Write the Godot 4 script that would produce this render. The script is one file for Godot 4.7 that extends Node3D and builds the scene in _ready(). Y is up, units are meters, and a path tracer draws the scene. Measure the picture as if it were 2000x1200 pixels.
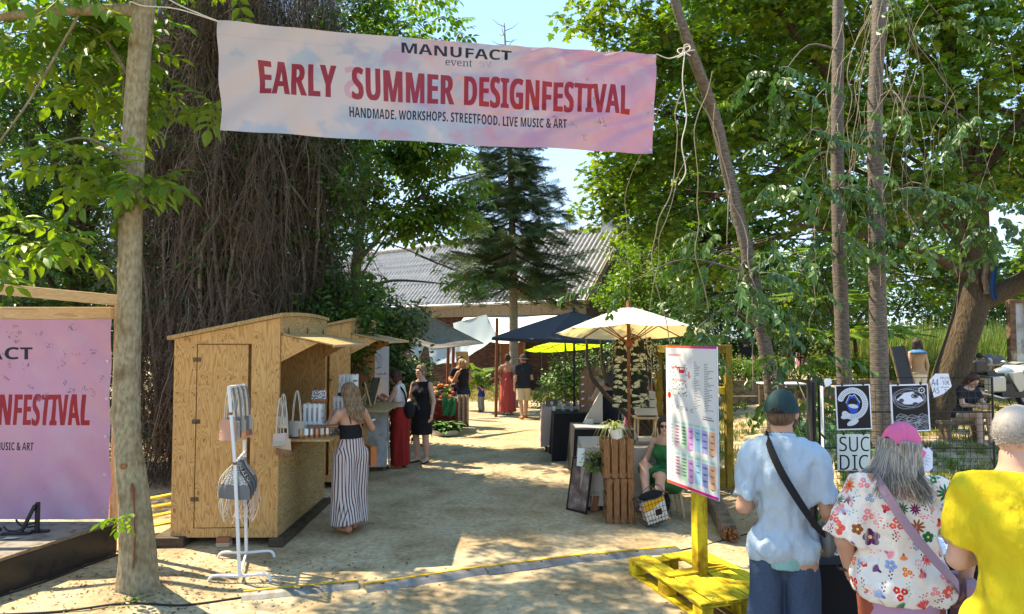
extends Node3D

# ---------------------------------------------------------------- camera, sky, sun, exposure: set first in _ready()
var names_used := {}
var R := RandomNumberGenerator.new()
var noise_a := FastNoiseLite.new()

func _ready() -> void:
	R.seed = 7
	var cam := Camera3D.new()
	cam.name = "camera"
	cam.position = Vector3(0, 2.2, 0)
	cam.rotation = Vector3(atan(60.0 / 1350.0), 0, 0)
	cam.fov = rad_to_deg(2.0 * atan(600.0 / 1350.0))
	cam.near = 0.05
	cam.far = 400.0
	add_child(cam)
	cam.current = true
	var sky_material := ProceduralSkyMaterial.new()
	sky_material.sky_top_color = Color(0.21, 0.37, 0.62).linear_to_srgb()
	sky_material.sky_horizon_color = Color(0.54, 0.66, 0.76).linear_to_srgb()
	sky_material.sky_curve = 0.16
	sky_material.sky_energy_multiplier = 1.0
	sky_material.ground_bottom_color = Color(0.22, 0.19, 0.13).linear_to_srgb()
	sky_material.ground_horizon_color = Color(0.45, 0.47, 0.42).linear_to_srgb()
	sky_material.sun_angle_max = 1.0
	var sky := Sky.new()
	sky.sky_material = sky_material
	var env := Environment.new()
	env.background_mode = Environment.BG_SKY
	env.sky = sky
	env.tonemap_mode = Environment.TONE_MAPPER_LINEAR
	env.tonemap_exposure = 2.6
	env.sdfgi_enabled = true
	env.ssao_enabled = true
	env.ssil_enabled = true
	var we := WorldEnvironment.new()
	we.name = "world_environment"
	we.environment = env
	add_child(we)
	var sun := DirectionalLight3D.new()
	sun.name = "sun"
	sun.light_color = Color(1.0, 0.93, 0.80)
	sun.light_energy = 1.6
	sun.light_angular_distance = 0.55
	sun.shadow_enabled = true
	add_child(sun)
	sun.look_at_from_position(Vector3(-0.50, 0.80, -0.26) * 40.0, Vector3.ZERO)
	noise_a.seed = 3
	noise_a.frequency = 1.0
	noise_a.fractal_octaves = 2
	make_materials()
	build_setting()
	build_house()
	build_trees()
	build_stage()
	build_booths()
	build_left_wares()
	build_middle()
	build_right_stalls()
	build_sign()
	build_print_stand()
	build_garden()
	build_ground_things()
	build_banner()
	build_people()

# ---------------------------------------------------------------- node helpers
func numbered(called: String) -> String:
	var k: int = names_used.get(called, 0)
	names_used[called] = k + 1
	return called if k == 0 else "%s_%03d" % [called, k]

func tag(o: Node3D, label: String, category: String, group := "", kind := "") -> Node3D:
	if label: o.set_meta("label", label)
	if category: o.set_meta("category", category)
	if group: o.set_meta("group", group)
	if kind: o.set_meta("kind", kind)
	return o

func thing(called: String, label: String, category: String, at := Vector3.ZERO, turn := 0.0, group := "") -> Node3D:
	var o := Node3D.new()
	o.name = numbered(called)
	add_child(o)
	o.position = at
	o.rotation.y = turn
	tag(o, label, category, group)
	return o

func part(parent: Node, called: String, m, material: Material, xf := Transform3D()) -> MeshInstance3D:
	var o := MeshInstance3D.new()
	o.name = numbered(called) if parent == self else called
	o.mesh = m.mesh() if m is Geo else m
	o.material_override = material
	parent.add_child(o, true)
	o.transform = xf
	return o

func solo(called: String, label: String, category: String, m, material: Material, xf := Transform3D(), group := "") -> MeshInstance3D:
	var o := part(self, called, m, material, xf)
	tag(o, label, category, group)
	return o

func structure(called: String, m, material: Material, xf := Transform3D()) -> MeshInstance3D:
	var o := part(self, called, m, material, xf)
	o.set_meta("kind", "structure")
	return o

func scatter(parent: Node, called: String, mesh: Mesh, material: Material, where: Array, tints: Array, kind := "stuff") -> MultiMeshInstance3D:
	var mm := MultiMesh.new()
	mm.transform_format = MultiMesh.TRANSFORM_3D
	mm.use_colors = true
	mm.mesh = mesh
	mm.instance_count = where.size()
	var b := PackedFloat32Array()
	b.resize(where.size() * 16)
	var k := 0
	for i in where.size():
		var t: Transform3D = where[i]
		var x := t.basis.x
		var y := t.basis.y
		var z := t.basis.z
		var o := t.origin
		var c: Color = tints[i % tints.size()]
		for f in [x.x, y.x, z.x, o.x, x.y, y.y, z.y, o.y, x.z, y.z, z.z, o.z, c.r, c.g, c.b, 1.0]:
			b[k] = f
			k += 1
	mm.buffer = b
	var n := MultiMeshInstance3D.new()
	n.name = numbered(called) if parent == self else called
	n.multimesh = mm
	n.material_override = material
	parent.add_child(n, true)
	if kind: n.set_meta("kind", kind)
	return n

func at(x: float, y: float, z: float, b := Basis()) -> Transform3D:
	return Transform3D(b, Vector3(x, y, z))

func yaw(a: float) -> Basis:
	return Basis(Vector3.UP, a)

func rnd(a: float, b: float) -> float:
	return R.randf_range(a, b)

# ---------------------------------------------------------------- geometry
class Geo:
	var v := PackedVector3Array()
	var n := PackedVector3Array()
	var uv := PackedVector2Array()
	var c := PackedColorArray()
	var ix := PackedInt32Array()
	var col := Color.WHITE
	var colored := false

	func tint(k: Color) -> Geo:
		col = k
		colored = true
		return self

	func add(p: Vector3, nn: Vector3, u := Vector2.ZERO) -> int:
		v.append(p)
		n.append(nn)
		uv.append(u)
		c.append(col)
		return v.size() - 1

	func face(ps: Array, nn := Vector3.ZERO) -> void:
		if nn == Vector3.ZERO:
			nn = (ps[2] - ps[0]).cross(ps[1] - ps[0]).normalized()
		var f := v.size()
		var us := [Vector2(0, 1), Vector2(1, 1), Vector2(1, 0), Vector2(0, 0)]
		for i in ps.size():
			add(ps[i], nn, us[i % 4])
		for i in range(1, ps.size() - 1):
			ix.append_array([f, f + i, f + i + 1])

	func box(ctr: Vector3, s: Vector3, b := Basis(), bev := 0.0) -> Geo:
		var h := s * 0.5
		bev = minf(bev, minf(h.x, minf(h.y, h.z)) * 0.9)
		var f := v.size()
		for k in 8:
			var g := Vector3(1 if k & 1 else -1, 1 if k & 2 else -1, 1 if k & 4 else -1)
			for a in 3:
				var q := g * (h - Vector3.ONE * bev)
				q[a] = g[a] * h[a]
				var nn := Vector3.ZERO
				nn[a] = g[a]
				var u := Vector2(q.x, q.y)
				if a == 0: u = Vector2(q.z, q.y)
				if a == 1: u = Vector2(q.x, q.z)
				add(ctr + b * q, b * nn, u)
		for a in 3:
			var p := (a + 1) % 3
			var q := (a + 2) % 3
			for sgn in 2:
				var base := (1 << a) if sgn else 0
				var k0 := base
				var k1 := base | (1 << p)
				var k2 := base | (1 << p) | (1 << q)
				var k3 := base | (1 << q)
				ix.append_array([f + k0 * 3 + a, f + k1 * 3 + a, f + k2 * 3 + a, f + k0 * 3 + a, f + k2 * 3 + a, f + k3 * 3 + a])
		if bev > 0.0:
			for a in 3:
				var p := (a + 1) % 3
				var q := (a + 2) % 3
				for sp in 2:
					for sq in 2:
						var k0 := ((1 << p) if sp else 0) | ((1 << q) if sq else 0)
						var k1 := k0 | (1 << a)
						ix.append_array([f + k0 * 3 + p, f + k1 * 3 + p, f + k1 * 3 + q, f + k0 * 3 + p, f + k1 * 3 + q, f + k0 * 3 + q])
			for k in 8:
				ix.append_array([f + k * 3, f + k * 3 + 1, f + k * 3 + 2])
		return self

	func bar(p: Vector3, q: Vector3, w: float, h: float, bev := 0.0, up := Vector3.UP) -> Geo:
		var z := (q - p).normalized()
		if absf(z.dot(up)) > 0.98: up = Vector3.RIGHT
		var x := up.cross(z).normalized()
		return box((p + q) * 0.5, Vector3(w, h, p.distance_to(q)), Basis(x, z.cross(x), z), bev)

	func tube(pts: Array, rad, sides := 8, cap := true) -> Geo:
		var cnt := pts.size()
		var prev := Vector3.UP
		var first := v.size()
		var along := 0.0
		for i in cnt:
			var d: Vector3 = (pts[mini(i + 1, cnt - 1)] - pts[maxi(i - 1, 0)]).normalized()
			if i == 0:
				prev = Vector3.RIGHT if absf(d.dot(Vector3.UP)) > 0.9 else Vector3.UP
			var x := prev.cross(d)
			x = x.normalized() if x.length() > 1e-4 else d.cross(Vector3(0.3, 0.5, 0.8)).normalized()
			var y := d.cross(x).normalized()
			prev = y
			var r: float = rad[mini(i, rad.size() - 1)] if rad is Array else rad
			if i: along += pts[i].distance_to(pts[i - 1])
			for k in sides + 1:
				var a := TAU * k / sides
				var nn := x * cos(a) + y * sin(a)
				add(pts[i] + nn * r, nn, Vector2(float(k) / sides, along))
		for i in cnt - 1:
			for k in sides:
				var a := first + i * (sides + 1) + k
				var b := a + sides + 1
				ix.append_array([a, a + 1, b + 1, a, b + 1, b])
		if cap:
			for e in 2:
				var i := 0 if e == 0 else cnt - 1
				var d: Vector3 = (pts[1] - pts[0]).normalized() * -1.0 if e == 0 else (pts[cnt - 1] - pts[cnt - 2]).normalized()
				var ctr := add(pts[i], d)
				var s := v.size()
				for k in sides + 1:
					add(v[first + i * (sides + 1) + k], d)
				for k in sides:
					ix.append_array([ctr, s + k, s + k + 1])
		return self

	func lathe(prof: Array, seg := 16, xf := Transform3D(), sharp := false) -> Geo:
		var cnt := prof.size()
		for i in cnt - 1:
			var p: Vector2 = prof[i]
			var q: Vector2 = prof[i + 1]
			var f := v.size()
			for e in 2:
				var w: Vector2 = p if e == 0 else q
				var d := q - p
				if not sharp:
					d = (prof[mini(i + e + 1, cnt - 1)] - prof[maxi(i + e - 1, 0)])
				var n2 := Vector2(d.y, -d.x).normalized()
				for k in seg + 1:
					var a := TAU * k / seg
					add(xf * Vector3(cos(a) * w.x, w.y, sin(a) * w.x), xf.basis * Vector3(cos(a) * n2.x, n2.y, sin(a) * n2.x), Vector2(float(k) / seg, float(i + e) / (cnt - 1)))
			for k in seg:
				ix.append_array([f + k, f + k + 1, f + seg + 2 + k, f + k, f + seg + 2 + k, f + seg + 1 + k])
		return self

	func prism(poly: PackedVector2Array, depth: float, xf := Transform3D()) -> Geo:
		var t := Geometry2D.triangulate_polygon(poly)
		for e in 2:
			var z := depth * (0.5 if e == 0 else -0.5)
			var f := v.size()
			for p in poly:
				add(xf * Vector3(p.x, p.y, z), xf.basis * Vector3(0, 0, 1 if e == 0 else -1), p)
			for i in t:
				ix.append(f + i)
		var cw := Geometry2D.is_polygon_clockwise(poly)
		for i in poly.size():
			var p := poly[i]
			var q := poly[(i + 1) % poly.size()]
			var d := (q - p).normalized()
			var nn := Vector3(d.y, -d.x, 0) * (-1.0 if cw else 1.0)
			var f := v.size()
			for w in [[p, 0.5], [q, 0.5], [q, -0.5], [p, -0.5]]:
				add(xf * Vector3(w[0].x, w[0].y, depth * w[1]), (xf.basis * nn).normalized(), w[0])
			ix.append_array([f, f + 1, f + 2, f, f + 2, f + 3])
		return self

	func sheet(fn: Callable, nu: int, nv: int) -> Geo:
		var f := v.size()
		for j in nv + 1:
			for i in nu + 1:
				var a := float(i) / nu
				var b := float(j) / nv
				var p: Vector3 = fn.call(a, b)
				var du: Vector3 = fn.call(a + 0.002, b) - fn.call(a - 0.002, b)
				var dv: Vector3 = fn.call(a, b + 0.002) - fn.call(a, b - 0.002)
				add(p, du.cross(dv).normalized(), Vector2(a, b))
		for j in nv:
			for i in nu:
				var a := f + j * (nu + 1) + i
				ix.append_array([a, a + 1, a + nu + 2, a, a + nu + 2, a + nu + 1])
		return self

	func ball(ctr: Vector3, r: Vector3, seg := 12, rings := 8, b := Basis()) -> Geo:
		var f := v.size()
		for j in rings + 1:
			for i in seg + 1:
				var t := PI * j / rings
				var a := TAU * i / seg
				var d := Vector3(sin(t) * cos(a), cos(t), sin(t) * sin(a))
				add(ctr + b * (d * r), (b * (d / r)).normalized(), Vector2(float(i) / seg, float(j) / rings))
		for j in rings:
			for i in seg:
				var a := f + j * (seg + 1) + i
				ix.append_array([a, a + 1, a + seg + 2, a, a + seg + 2, a + seg + 1])
		return self

	func merge(o: Geo, xf := Transform3D()) -> Geo:
		var f := v.size()
		for i in o.v.size():
			v.append(xf * o.v[i])
			n.append((xf.basis * o.n[i]).normalized())
			uv.append(o.uv[i])
			c.append(o.c[i] if o.colored else col)
		colored = colored or o.colored
		for i in o.ix:
			ix.append(f + i)
		return self

	func mesh() -> ArrayMesh:
		for t in range(0, ix.size(), 3):
			var a := ix[t]
			var b := ix[t + 1]
			var d := ix[t + 2]
			if (v[d] - v[a]).cross(v[b] - v[a]).dot(n[a] + n[b] + n[d]) < 0.0:
				ix[t + 1] = d
				ix[t + 2] = b
		var arr := []
		arr.resize(Mesh.ARRAY_MAX)
		arr[Mesh.ARRAY_VERTEX] = v
		arr[Mesh.ARRAY_NORMAL] = n
		arr[Mesh.ARRAY_TEX_UV] = uv
		if colored: arr[Mesh.ARRAY_COLOR] = c
		arr[Mesh.ARRAY_INDEX] = ix
		var m := ArrayMesh.new()
		m.add_surface_from_arrays(Mesh.PRIMITIVE_TRIANGLES, arr)
		return m

func box(s: Vector3, bev := 0.004) -> Geo:
	return Geo.new().box(Vector3.ZERO, s, Basis(), bev)

func curve(pts: Array, steps: int) -> Array:
	var out := []
	var n := pts.size()
	for i in n - 1:
		var p0 = pts[maxi(i - 1, 0)]
		var p1 = pts[i]
		var p2 = pts[i + 1]
		var p3 = pts[mini(i + 2, n - 1)]
		for k in steps:
			out.append(p1.cubic_interpolate(p2, p0, p3, float(k) / steps))
	out.append(pts[n - 1])
	return out

func lerps(vals: Array, count: int) -> Array:
	var out := []
	for i in count:
		var t := float(i) / (count - 1) * (vals.size() - 1)
		var k := mini(int(t), vals.size() - 2)
		out.append(lerpf(vals[k], vals[k + 1], t - k))
	return out

# ---------------------------------------------------------------- prints: lettering and drawings are rasterised into pictures
class Canvas:
	var im: Image
	var w: int
	var h: int
	func _init(ww: int, hh: int, bg: Color) -> void:
		w = ww
		h = hh
		im = Image.create(ww, hh, false, Image.FORMAT_RGB8)
		im.fill(bg)
	func rect(x: float, y: float, ww: float, hh: float, col: Color) -> void:
		im.fill_rect(Rect2i(int(x), int(y), maxi(1, int(ww)), maxi(1, int(hh))), col)
	func poly(ps: PackedVector2Array, col: Color) -> void:
		var lo := 1e9
		var hi := -1e9
		for p in ps:
			lo = minf(lo, p.y)
			hi = maxf(hi, p.y)
		var cnt := ps.size()
		for y in range(maxi(0, int(floor(lo))), mini(h - 1, int(ceil(hi))) + 1):
			var yy := y + 0.5
			var xs := []
			for i in cnt:
				var p := ps[i]
				var q := ps[(i + 1) % cnt]
				if (p.y <= yy) != (q.y <= yy):
					xs.append(p.x + (yy - p.y) / (q.y - p.y) * (q.x - p.x))
			xs.sort()
			for i in range(0, xs.size() - 1, 2):
				var a := maxi(0, int(round(xs[i])))
				var b := mini(w, int(round(xs[i + 1])))
				if b > a: im.fill_rect(Rect2i(a, y, b - a, 1), col)
	func line(p: Vector2, q: Vector2, t: float, col: Color) -> void:
		var d := (q - p).normalized().orthogonal() * t * 0.5
		poly(PackedVector2Array([p + d, q + d, q - d, p - d]), col)
	func path(ps: Array, t: float, col: Color) -> void:
		for i in ps.size() - 1:
			line(ps[i], ps[i + 1], t, col)
	func oval(ctr: Vector2, r: Vector2, col: Color, turn := 0.0) -> void:
		var ps := PackedVector2Array()
		for k in 20:
			ps.append(ctr + (Vector2(cos(TAU * k / 20), sin(TAU * k / 20)) * r).rotated(turn))
		poly(ps, col)
	# letters fill the given height and, if width is set, exactly that width
	func text(s: String, x: float, y: float, height: float, width: float, col: Color, bold := true, serif := false, slant := 0.0, mirror := false) -> void:
		var f := SystemFont.new()
		f.font_names = PackedStringArray(["Droid Serif" if serif else "Droid Sans"])
		f.font_weight = 700 if bold else 400
		var tm := TextMesh.new()
		tm.font = f
		tm.font_size = 64
		tm.pixel_size = 0.01
		tm.depth = 0.0
		tm.curve_step = 1.0
		tm.text = s
		var arr := tm.get_mesh_arrays()
		var vs: PackedVector3Array = arr[Mesh.ARRAY_VERTEX]
		var ids = arr[Mesh.ARRAY_INDEX]
		var lo := Vector3(1e9, 1e9, 0)
		var hi := Vector3(-1e9, -1e9, 0)
		for p in vs:
			lo = lo.min(p)
			hi = hi.max(p)
		var sy := height / maxf(hi.y - lo.y, 0.001)
		var sx := width / maxf(hi.x - lo.x, 0.001) if width > 0.0 else sy
		var cnt: int = ids.size() if ids != null and ids.size() else vs.size()
		for t in range(0, cnt, 3):
			var ps := PackedVector2Array()
			for k in 3:
				var p: Vector3 = vs[ids[t + k]] if ids != null and ids.size() else vs[t + k]
				var px := (p.x - lo.x) * sx
				if mirror: px = width - px
				var py := (hi.y - p.y) * sy
				ps.append(Vector2(x + px - slant * (py - height), y + py))
			poly(ps, col)
	func tex() -> ImageTexture:
		im.generate_mipmaps()
		return ImageTexture.create_from_image(im)

# ---------------------------------------------------------------- materials (base colours are linear, real-world values)
var M := {}
var T := {}

func lin(r: float, g: float, b: float) -> Color:
	return Color(r, g, b).linear_to_srgb()

func noise_tex(ramp: Array, freq: float, octaves := 4, seed_ := 1, warp := 0.0, size := 512, kind := FastNoiseLite.TYPE_SIMPLEX_SMOOTH, fractal := FastNoiseLite.FRACTAL_FBM) -> NoiseTexture2D:
	var f := FastNoiseLite.new()
	f.noise_type = kind
	f.seed = seed_
	f.frequency = freq
	f.fractal_type = fractal
	f.fractal_octaves = octaves
	if warp > 0.0:
		f.domain_warp_enabled = true
		f.domain_warp_amplitude = warp
		f.domain_warp_frequency = freq * 0.8
	var t := NoiseTexture2D.new()
	t.width = size
	t.height = size
	t.seamless = true
	t.noise = f
	if ramp.size():
		var g := Gradient.new()
		var offs := PackedFloat32Array()
		var cols := PackedColorArray()
		for r in ramp:
			offs.append(r[0])
			cols.append(r[1])
		g.offsets = offs
		g.colors = cols
		t.color_ramp = g
	return t

func mat(called: String, color: Color, rough := 0.8, o := {}) -> StandardMaterial3D:
	var m := StandardMaterial3D.new()
	m.resource_name = called
	m.albedo_color = color
	m.roughness = rough
	m.metallic = o.get("metal", 0.0)
	m.metallic_specular = o.get("spec", 0.4)
	if o.has("tex"):
		m.albedo_texture = o.tex
	if o.has("tri"):
		m.uv1_triplanar = true
		m.uv1_world_triplanar = o.get("world", false)
		var s = o.tri
		m.uv1_scale = s if s is Vector3 else Vector3.ONE * s
		m.uv1_triplanar_sharpness = 6.0
	if o.has("uv"):
		m.uv1_scale = o.uv
	if o.has("bump"):
		m.heightmap_enabled = true
		m.heightmap_texture = o.get("bump_tex", T.fine)
		m.heightmap_scale = o.bump
	if o.has("over"):
		m.detail_enabled = true
		m.detail_albedo = o.over
		m.detail_blend_mode = o.get("over_mode", BaseMaterial3D.BLEND_MODE_MUL)
		m.detail_uv_layer = BaseMaterial3D.DETAIL_UV_2
		m.uv2_triplanar = true
		m.uv2_world_triplanar = o.get("world", false)
		m.uv2_scale = Vector3.ONE * o.get("over_scale", 0.3)
	if o.has("back"):
		m.backlight_enabled = true
		m.backlight = o.back
	if o.has("sheen"):
		m.rim_enabled = true
		m.rim = o.sheen
		m.rim_tint = 0.6
	if o.has("coat"):
		m.clearcoat_enabled = true
		m.clearcoat = o.coat
		m.clearcoat_roughness = 0.1
	if o.get("tint", false):
		m.vertex_color_use_as_albedo = true
	if o.has("sss"):
		m.subsurf_scatter_enabled = true
		m.subsurf_scatter_strength = o.sss
	m.cull_mode = BaseMaterial3D.CULL_DISABLED
	M[called] = m
	return m

# rotary-cut plywood: contour lines of a stretched field, with knots that bend the lines round them
func plywood_tex(seed_: int, pale: Color, dark: Color, knot_rows: Array, per_row: int) -> ImageTexture:
	var w := 512
	var h := 1024
	var f := FastNoiseLite.new()
	f.seed = seed_
	f.frequency = 1.0
	f.fractal_octaves = 3
	var g := RandomNumberGenerator.new()
	g.seed = seed_
	var knots := []
	for row in knot_rows:
		for k in per_row:
			knots.append([Vector2(g.randf() * w, (row + g.randf_range(-0.012, 0.012)) * h), g.randf_range(3.0, 7.0)])
	var im := Image.create(w, h, false, Image.FORMAT_RGB8)
	for y in h:
		var near := []
		for k in knots:
			if absf(k[0].y - y) < 60.0: near.append(k)
		for x in w:
			var e := 1.0 - absf(2.0 * x / w - 1.0)
			var q: float = f.get_noise_2d(x * 0.0085, y * 0.0014) * 5.5 + f.get_noise_2d(x * 0.05 + 40.0, y * 0.006) * 0.7
			var dk := 0.0
			for k in near:
				var dx: float = x - k[0].x
				var dy: float = (y - k[0].y) * 0.55
				var r2 := dx * dx + dy * dy
				q += 2.2 * exp(-r2 / (k[1] * k[1] * 9.0))
				if r2 < k[1] * k[1]: dk = 0.8
			var s: float = q - floor(q)
			var t := pow(s, 2.2) * 0.95 + 0.09 * f.get_noise_2d(x * 0.5, y * 0.02)
			var cc := pale.lerp(dark, clampf(t + dk * 0.9, 0.0, 1.25))
			im.set_pixel(x, y, cc)
	return ImageTexture.create_from_image(im)

func wood(called: String, pale: Color, dark: Color, axis: int, o := {}) -> StandardMaterial3D:
	var key := "wood" + str(pale) + str(dark)
	if not T.has(key):
		T[key] = noise_tex([[0.0, dark], [0.2, pale], [0.28, dark.lerp(pale, 0.4)], [0.36, pale], [0.45, dark.lerp(pale, 0.3)], [0.55, pale], [0.63, dark.lerp(pale, 0.5)], [0.72, pale], [0.8, dark], [1.0, pale.darkened(0.1)]], 0.006, 4, 11, 12.0, 512)
	var s: Vector3 = Vector3.ONE * float(o.get("cross", 3.0))
	s[axis] = o.get("along", 0.35)
	var d := {"tex": T[key], "tri": s, "bump": o.get("bump", 0.15), "bump_tex": T.coarse}
	if o.has("over"):
		d.over = o.over
		d.over_scale = o.get("over_scale", 0.8)
		d.over_mode = o.get("over_mode", BaseMaterial3D.BLEND_MODE_MUL)
	return mat(called, Color.WHITE, o.get("rough", 0.75), d)

func make_materials() -> void:
	T.fine = noise_tex([], 0.06, 4, 5)
	T.coarse = noise_tex([], 0.012, 5, 6)
	T.worn = noise_tex([[0.0, Color(0.42, 0.38, 0.27)], [0.3, Color(0.74, 0.71, 0.6)], [0.55, Color(0.97, 0.97, 0.95)], [1.0, Color(1, 1, 1)]], 0.011, 6, 29)
	T.crease = noise_tex([], 0.006, 4, 14, 22.0, 512, FastNoiseLite.TYPE_SIMPLEX_SMOOTH, FastNoiseLite.FRACTAL_RIDGED)
	T.fibre = noise_tex([], 0.09, 3, 8)
	T.soil = noise_tex([[0.0, lin(0.29, 0.22, 0.135)], [0.35, lin(0.41, 0.325, 0.20)], [0.6, lin(0.475, 0.38, 0.24)], [1.0, lin(0.58, 0.475, 0.315)]], 0.02, 6, 21, 0.0, 1024)
	T.patch = noise_tex([[0.0, Color(0.74, 0.71, 0.66)], [0.4, Color(0.92, 0.90, 0.87)], [0.7, Color(1, 1, 1)], [1.0, Color(0.86, 0.83, 0.78)]], 0.012, 5, 23)
	T.blotch = noise_tex([[0.0, Color(0.62, 0.6, 0.55)], [0.45, Color(1, 1, 1)], [1.0, Color(0.9, 0.88, 0.84)]], 0.02, 5, 25)
	T.grime = noise_tex([[0.0, Color(0.55, 0.53, 0.48)], [0.3, Color(0.84, 0.83, 0.8)], [0.5, Color(0.97, 0.97, 0.96)], [1.0, Color(1, 1, 1)]], 0.012, 6, 27, 10.0)
	mat("soil", Color.WHITE, 0.95, {"tex": T.soil, "tri": 0.55, "world": true, "bump": 0.55, "bump_tex": T.coarse, "over": T.patch, "over_scale": 0.16})
	mat("pebble", Color.WHITE, 0.9, {"tint": true})
	mat("litter", Color.WHITE, 0.9, {"tint": true, "back": Color(0.2, 0.2, 0.1)})
	mat("blade", Color.WHITE, 0.6, {"tint": true, "back": Color(0.75, 0.8, 0.3)})
	for k in [["leaf_walnut", Color(0.9, 1.0, 0.2)], ["leaf_maple", Color(0.95, 1.0, 0.2)], ["leaf_cherry", Color(0.62, 0.78, 0.18)], ["leaf_small", Color(0.8, 0.95, 0.2)], ["leaf_dark", Color(0.35, 0.45, 0.12)]]:
		mat(k[0], Color.WHITE, 0.42, {"tint": true, "back": k[1], "spec": 0.5})
	mat("needle", Color.WHITE, 0.6, {"tint": true, "back": Color(0.2, 0.25, 0.1)})
	mat("twig", lin(0.085, 0.062, 0.042), 0.9)
	mat("dry_vine", Color.WHITE, 0.9, {"tint": true})
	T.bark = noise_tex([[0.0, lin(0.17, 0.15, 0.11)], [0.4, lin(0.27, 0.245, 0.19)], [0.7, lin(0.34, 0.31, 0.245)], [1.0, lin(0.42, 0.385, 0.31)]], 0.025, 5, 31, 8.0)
	T.dirt = noise_tex([[0.0, Color(0.62, 0.55, 0.45)], [0.3, Color(0.86, 0.83, 0.76)], [0.6, Color(1, 1, 0.98)], [1.0, Color(0.94, 0.97, 0.88)]], 0.009, 6, 33)
	mat("bark_walnut", lin(1.0, 0.93, 0.78), 0.9, {"tex": T.bark, "tri": Vector3(2.2, 0.8, 2.2), "bump": 0.9, "bump_tex": T.coarse, "over": T.dirt, "over_scale": 0.7})
	T.cherry = noise_tex([[0.0, lin(0.05, 0.04, 0.032)], [0.3, lin(0.09, 0.073, 0.058)], [0.55, lin(0.125, 0.104, 0.085)], [1.0, lin(0.20, 0.172, 0.145)]], 0.02, 6, 35)
	mat("bark_cherry", Color.WHITE, 0.7, {"tex": T.cherry, "tri": Vector3(1.0, 3.4, 1.0), "bump": 0.3, "bump_tex": T.coarse})
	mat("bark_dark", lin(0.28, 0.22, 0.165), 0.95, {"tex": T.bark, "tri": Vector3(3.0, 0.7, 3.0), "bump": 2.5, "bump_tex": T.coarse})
	mat("bark_spruce", Color.WHITE, 0.95, {"tex": T.bark, "tri": Vector3(1.5, 1.2, 1.5), "bump": 2.0, "bump_tex": T.coarse, "over": T.blotch, "over_scale": 1.0})
	T.ply = plywood_tex(41, lin(0.62, 0.375, 0.14), lin(0.37, 0.18, 0.05), [0.12, 0.36, 0.385, 0.62, 0.86], 7)
	T.ply_b = plywood_tex(44, lin(0.47, 0.335, 0.15), lin(0.24, 0.14, 0.05), [0.3, 0.75], 3)
	mat("plywood", Color.WHITE, 0.6, {"tex": T.ply, "tri": Vector3(0.87, 0.4, 0.87), "bump": 0.05})
	mat("plywood_level", Color.WHITE, 0.65, {"tex": T.ply_b, "tri": Vector3(0.87, 0.8, 0.8), "bump": 0.08})
	mat("plywood_top", lin(1.0, 0.98, 0.92), 0.65, {"tex": T.ply_b, "tri": Vector3(0.87, 0.8, 0.4), "bump": 0.05})
	for a in 3:
		wood("timber_" + "xyz"[a], lin(0.60, 0.42, 0.22), lin(0.42, 0.26, 0.12), a)
		wood("old_wood_" + "xyz"[a], lin(0.27, 0.205, 0.135), lin(0.12, 0.085, 0.055), a, {"over": T.grime})
		wood("crate_" + "xyz"[a], lin(0.30, 0.145, 0.055), lin(0.115, 0.05, 0.02), a, {"rough": 0.6})
		wood("yellow_" + "xyz"[a], lin(0.78, 0.60, 0.02), lin(0.56, 0.40, 0.012), a, {"over": T.worn, "over_scale": 0.6, "rough": 0.6})
		wood("olive_" + "xyz"[a], lin(0.30, 0.22, 0.02), lin(0.15, 0.10, 0.012), a, {"over": T.grime, "over_scale": 0.6})
	wood("red_wood", lin(0.22, 0.075, 0.03), lin(0.11, 0.035, 0.015), 1)
	wood("dark_block", lin(0.10, 0.075, 0.05), lin(0.05, 0.035, 0.025), 0, {"over": T.grime})
	mat("white_paint", lin(0.72, 0.72, 0.70), 0.4, {"bump": 0.02, "tri": 2.0})
	mat("white_wood", lin(0.72, 0.72, 0.69), 0.6, {"tri": 4.0, "bump": 0.06, "bump_tex": T.coarse})
	mat("grey_white", lin(0.40, 0.43, 0.45), 0.5, {"tri": 2.0, "bump": 0.05, "over": T.patch, "over_scale": 0.5})
	mat("black_metal", lin(0.018, 0.018, 0.02), 0.45)
	mat("dark_panel", lin(0.035, 0.03, 0.026), 0.28, {"tri": 1.0, "over": T.blotch, "over_scale": 0.6})
	mat("deck", lin(0.23, 0.20, 0.17), 0.75, {"tri": 1.5, "bump": 0.1, "over": T.grime, "over_scale": 0.8})
	mat("aluminium", lin(0.25, 0.25, 0.25), 0.5, {"metal": 0.6, "tri": 3.0, "over": T.patch, "over_scale": 1.0})
	mat("steel", lin(0.5, 0.5, 0.5), 0.35, {"metal": 1.0})
	mat("brass", lin(0.40, 0.31, 0.16), 0.45, {"metal": 0.8})
	mat("copper", lin(0.45, 0.22, 0.13), 0.35, {"metal": 0.9})
	mat("yellow_plastic", lin(0.62, 0.40, 0.03), 0.5, {"tri": 3.0, "over": T.patch, "over_scale": 1.0})
	mat("rubber", lin(0.022, 0.021, 0.02), 0.75)
	mat("white_cable", lin(0.7, 0.7, 0.68), 0.5)
	mat("rope", lin(0.62, 0.60, 0.54), 0.85)
	mat("paper", lin(0.80, 0.80, 0.78), 0.7)
	mat("card", lin(0.43, 0.30, 0.18), 0.8, {"tri": 3.0, "bump": 0.03})
	mat("kraft", lin(0.50, 0.38, 0.25), 0.8, {"tri": 6.0, "bump": 0.03})
	mat("cork_pink", lin(0.55, 0.30, 0.21), 0.75)
	mat("leather", lin(0.40, 0.13, 0.03), 0.5, {"tri": 5.0, "bump": 0.04})
	mat("grey_felt", lin(0.16, 0.165, 0.17), 0.95, {"tri": 20.0, "bump": 0.05, "sheen": 0.2})
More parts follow.
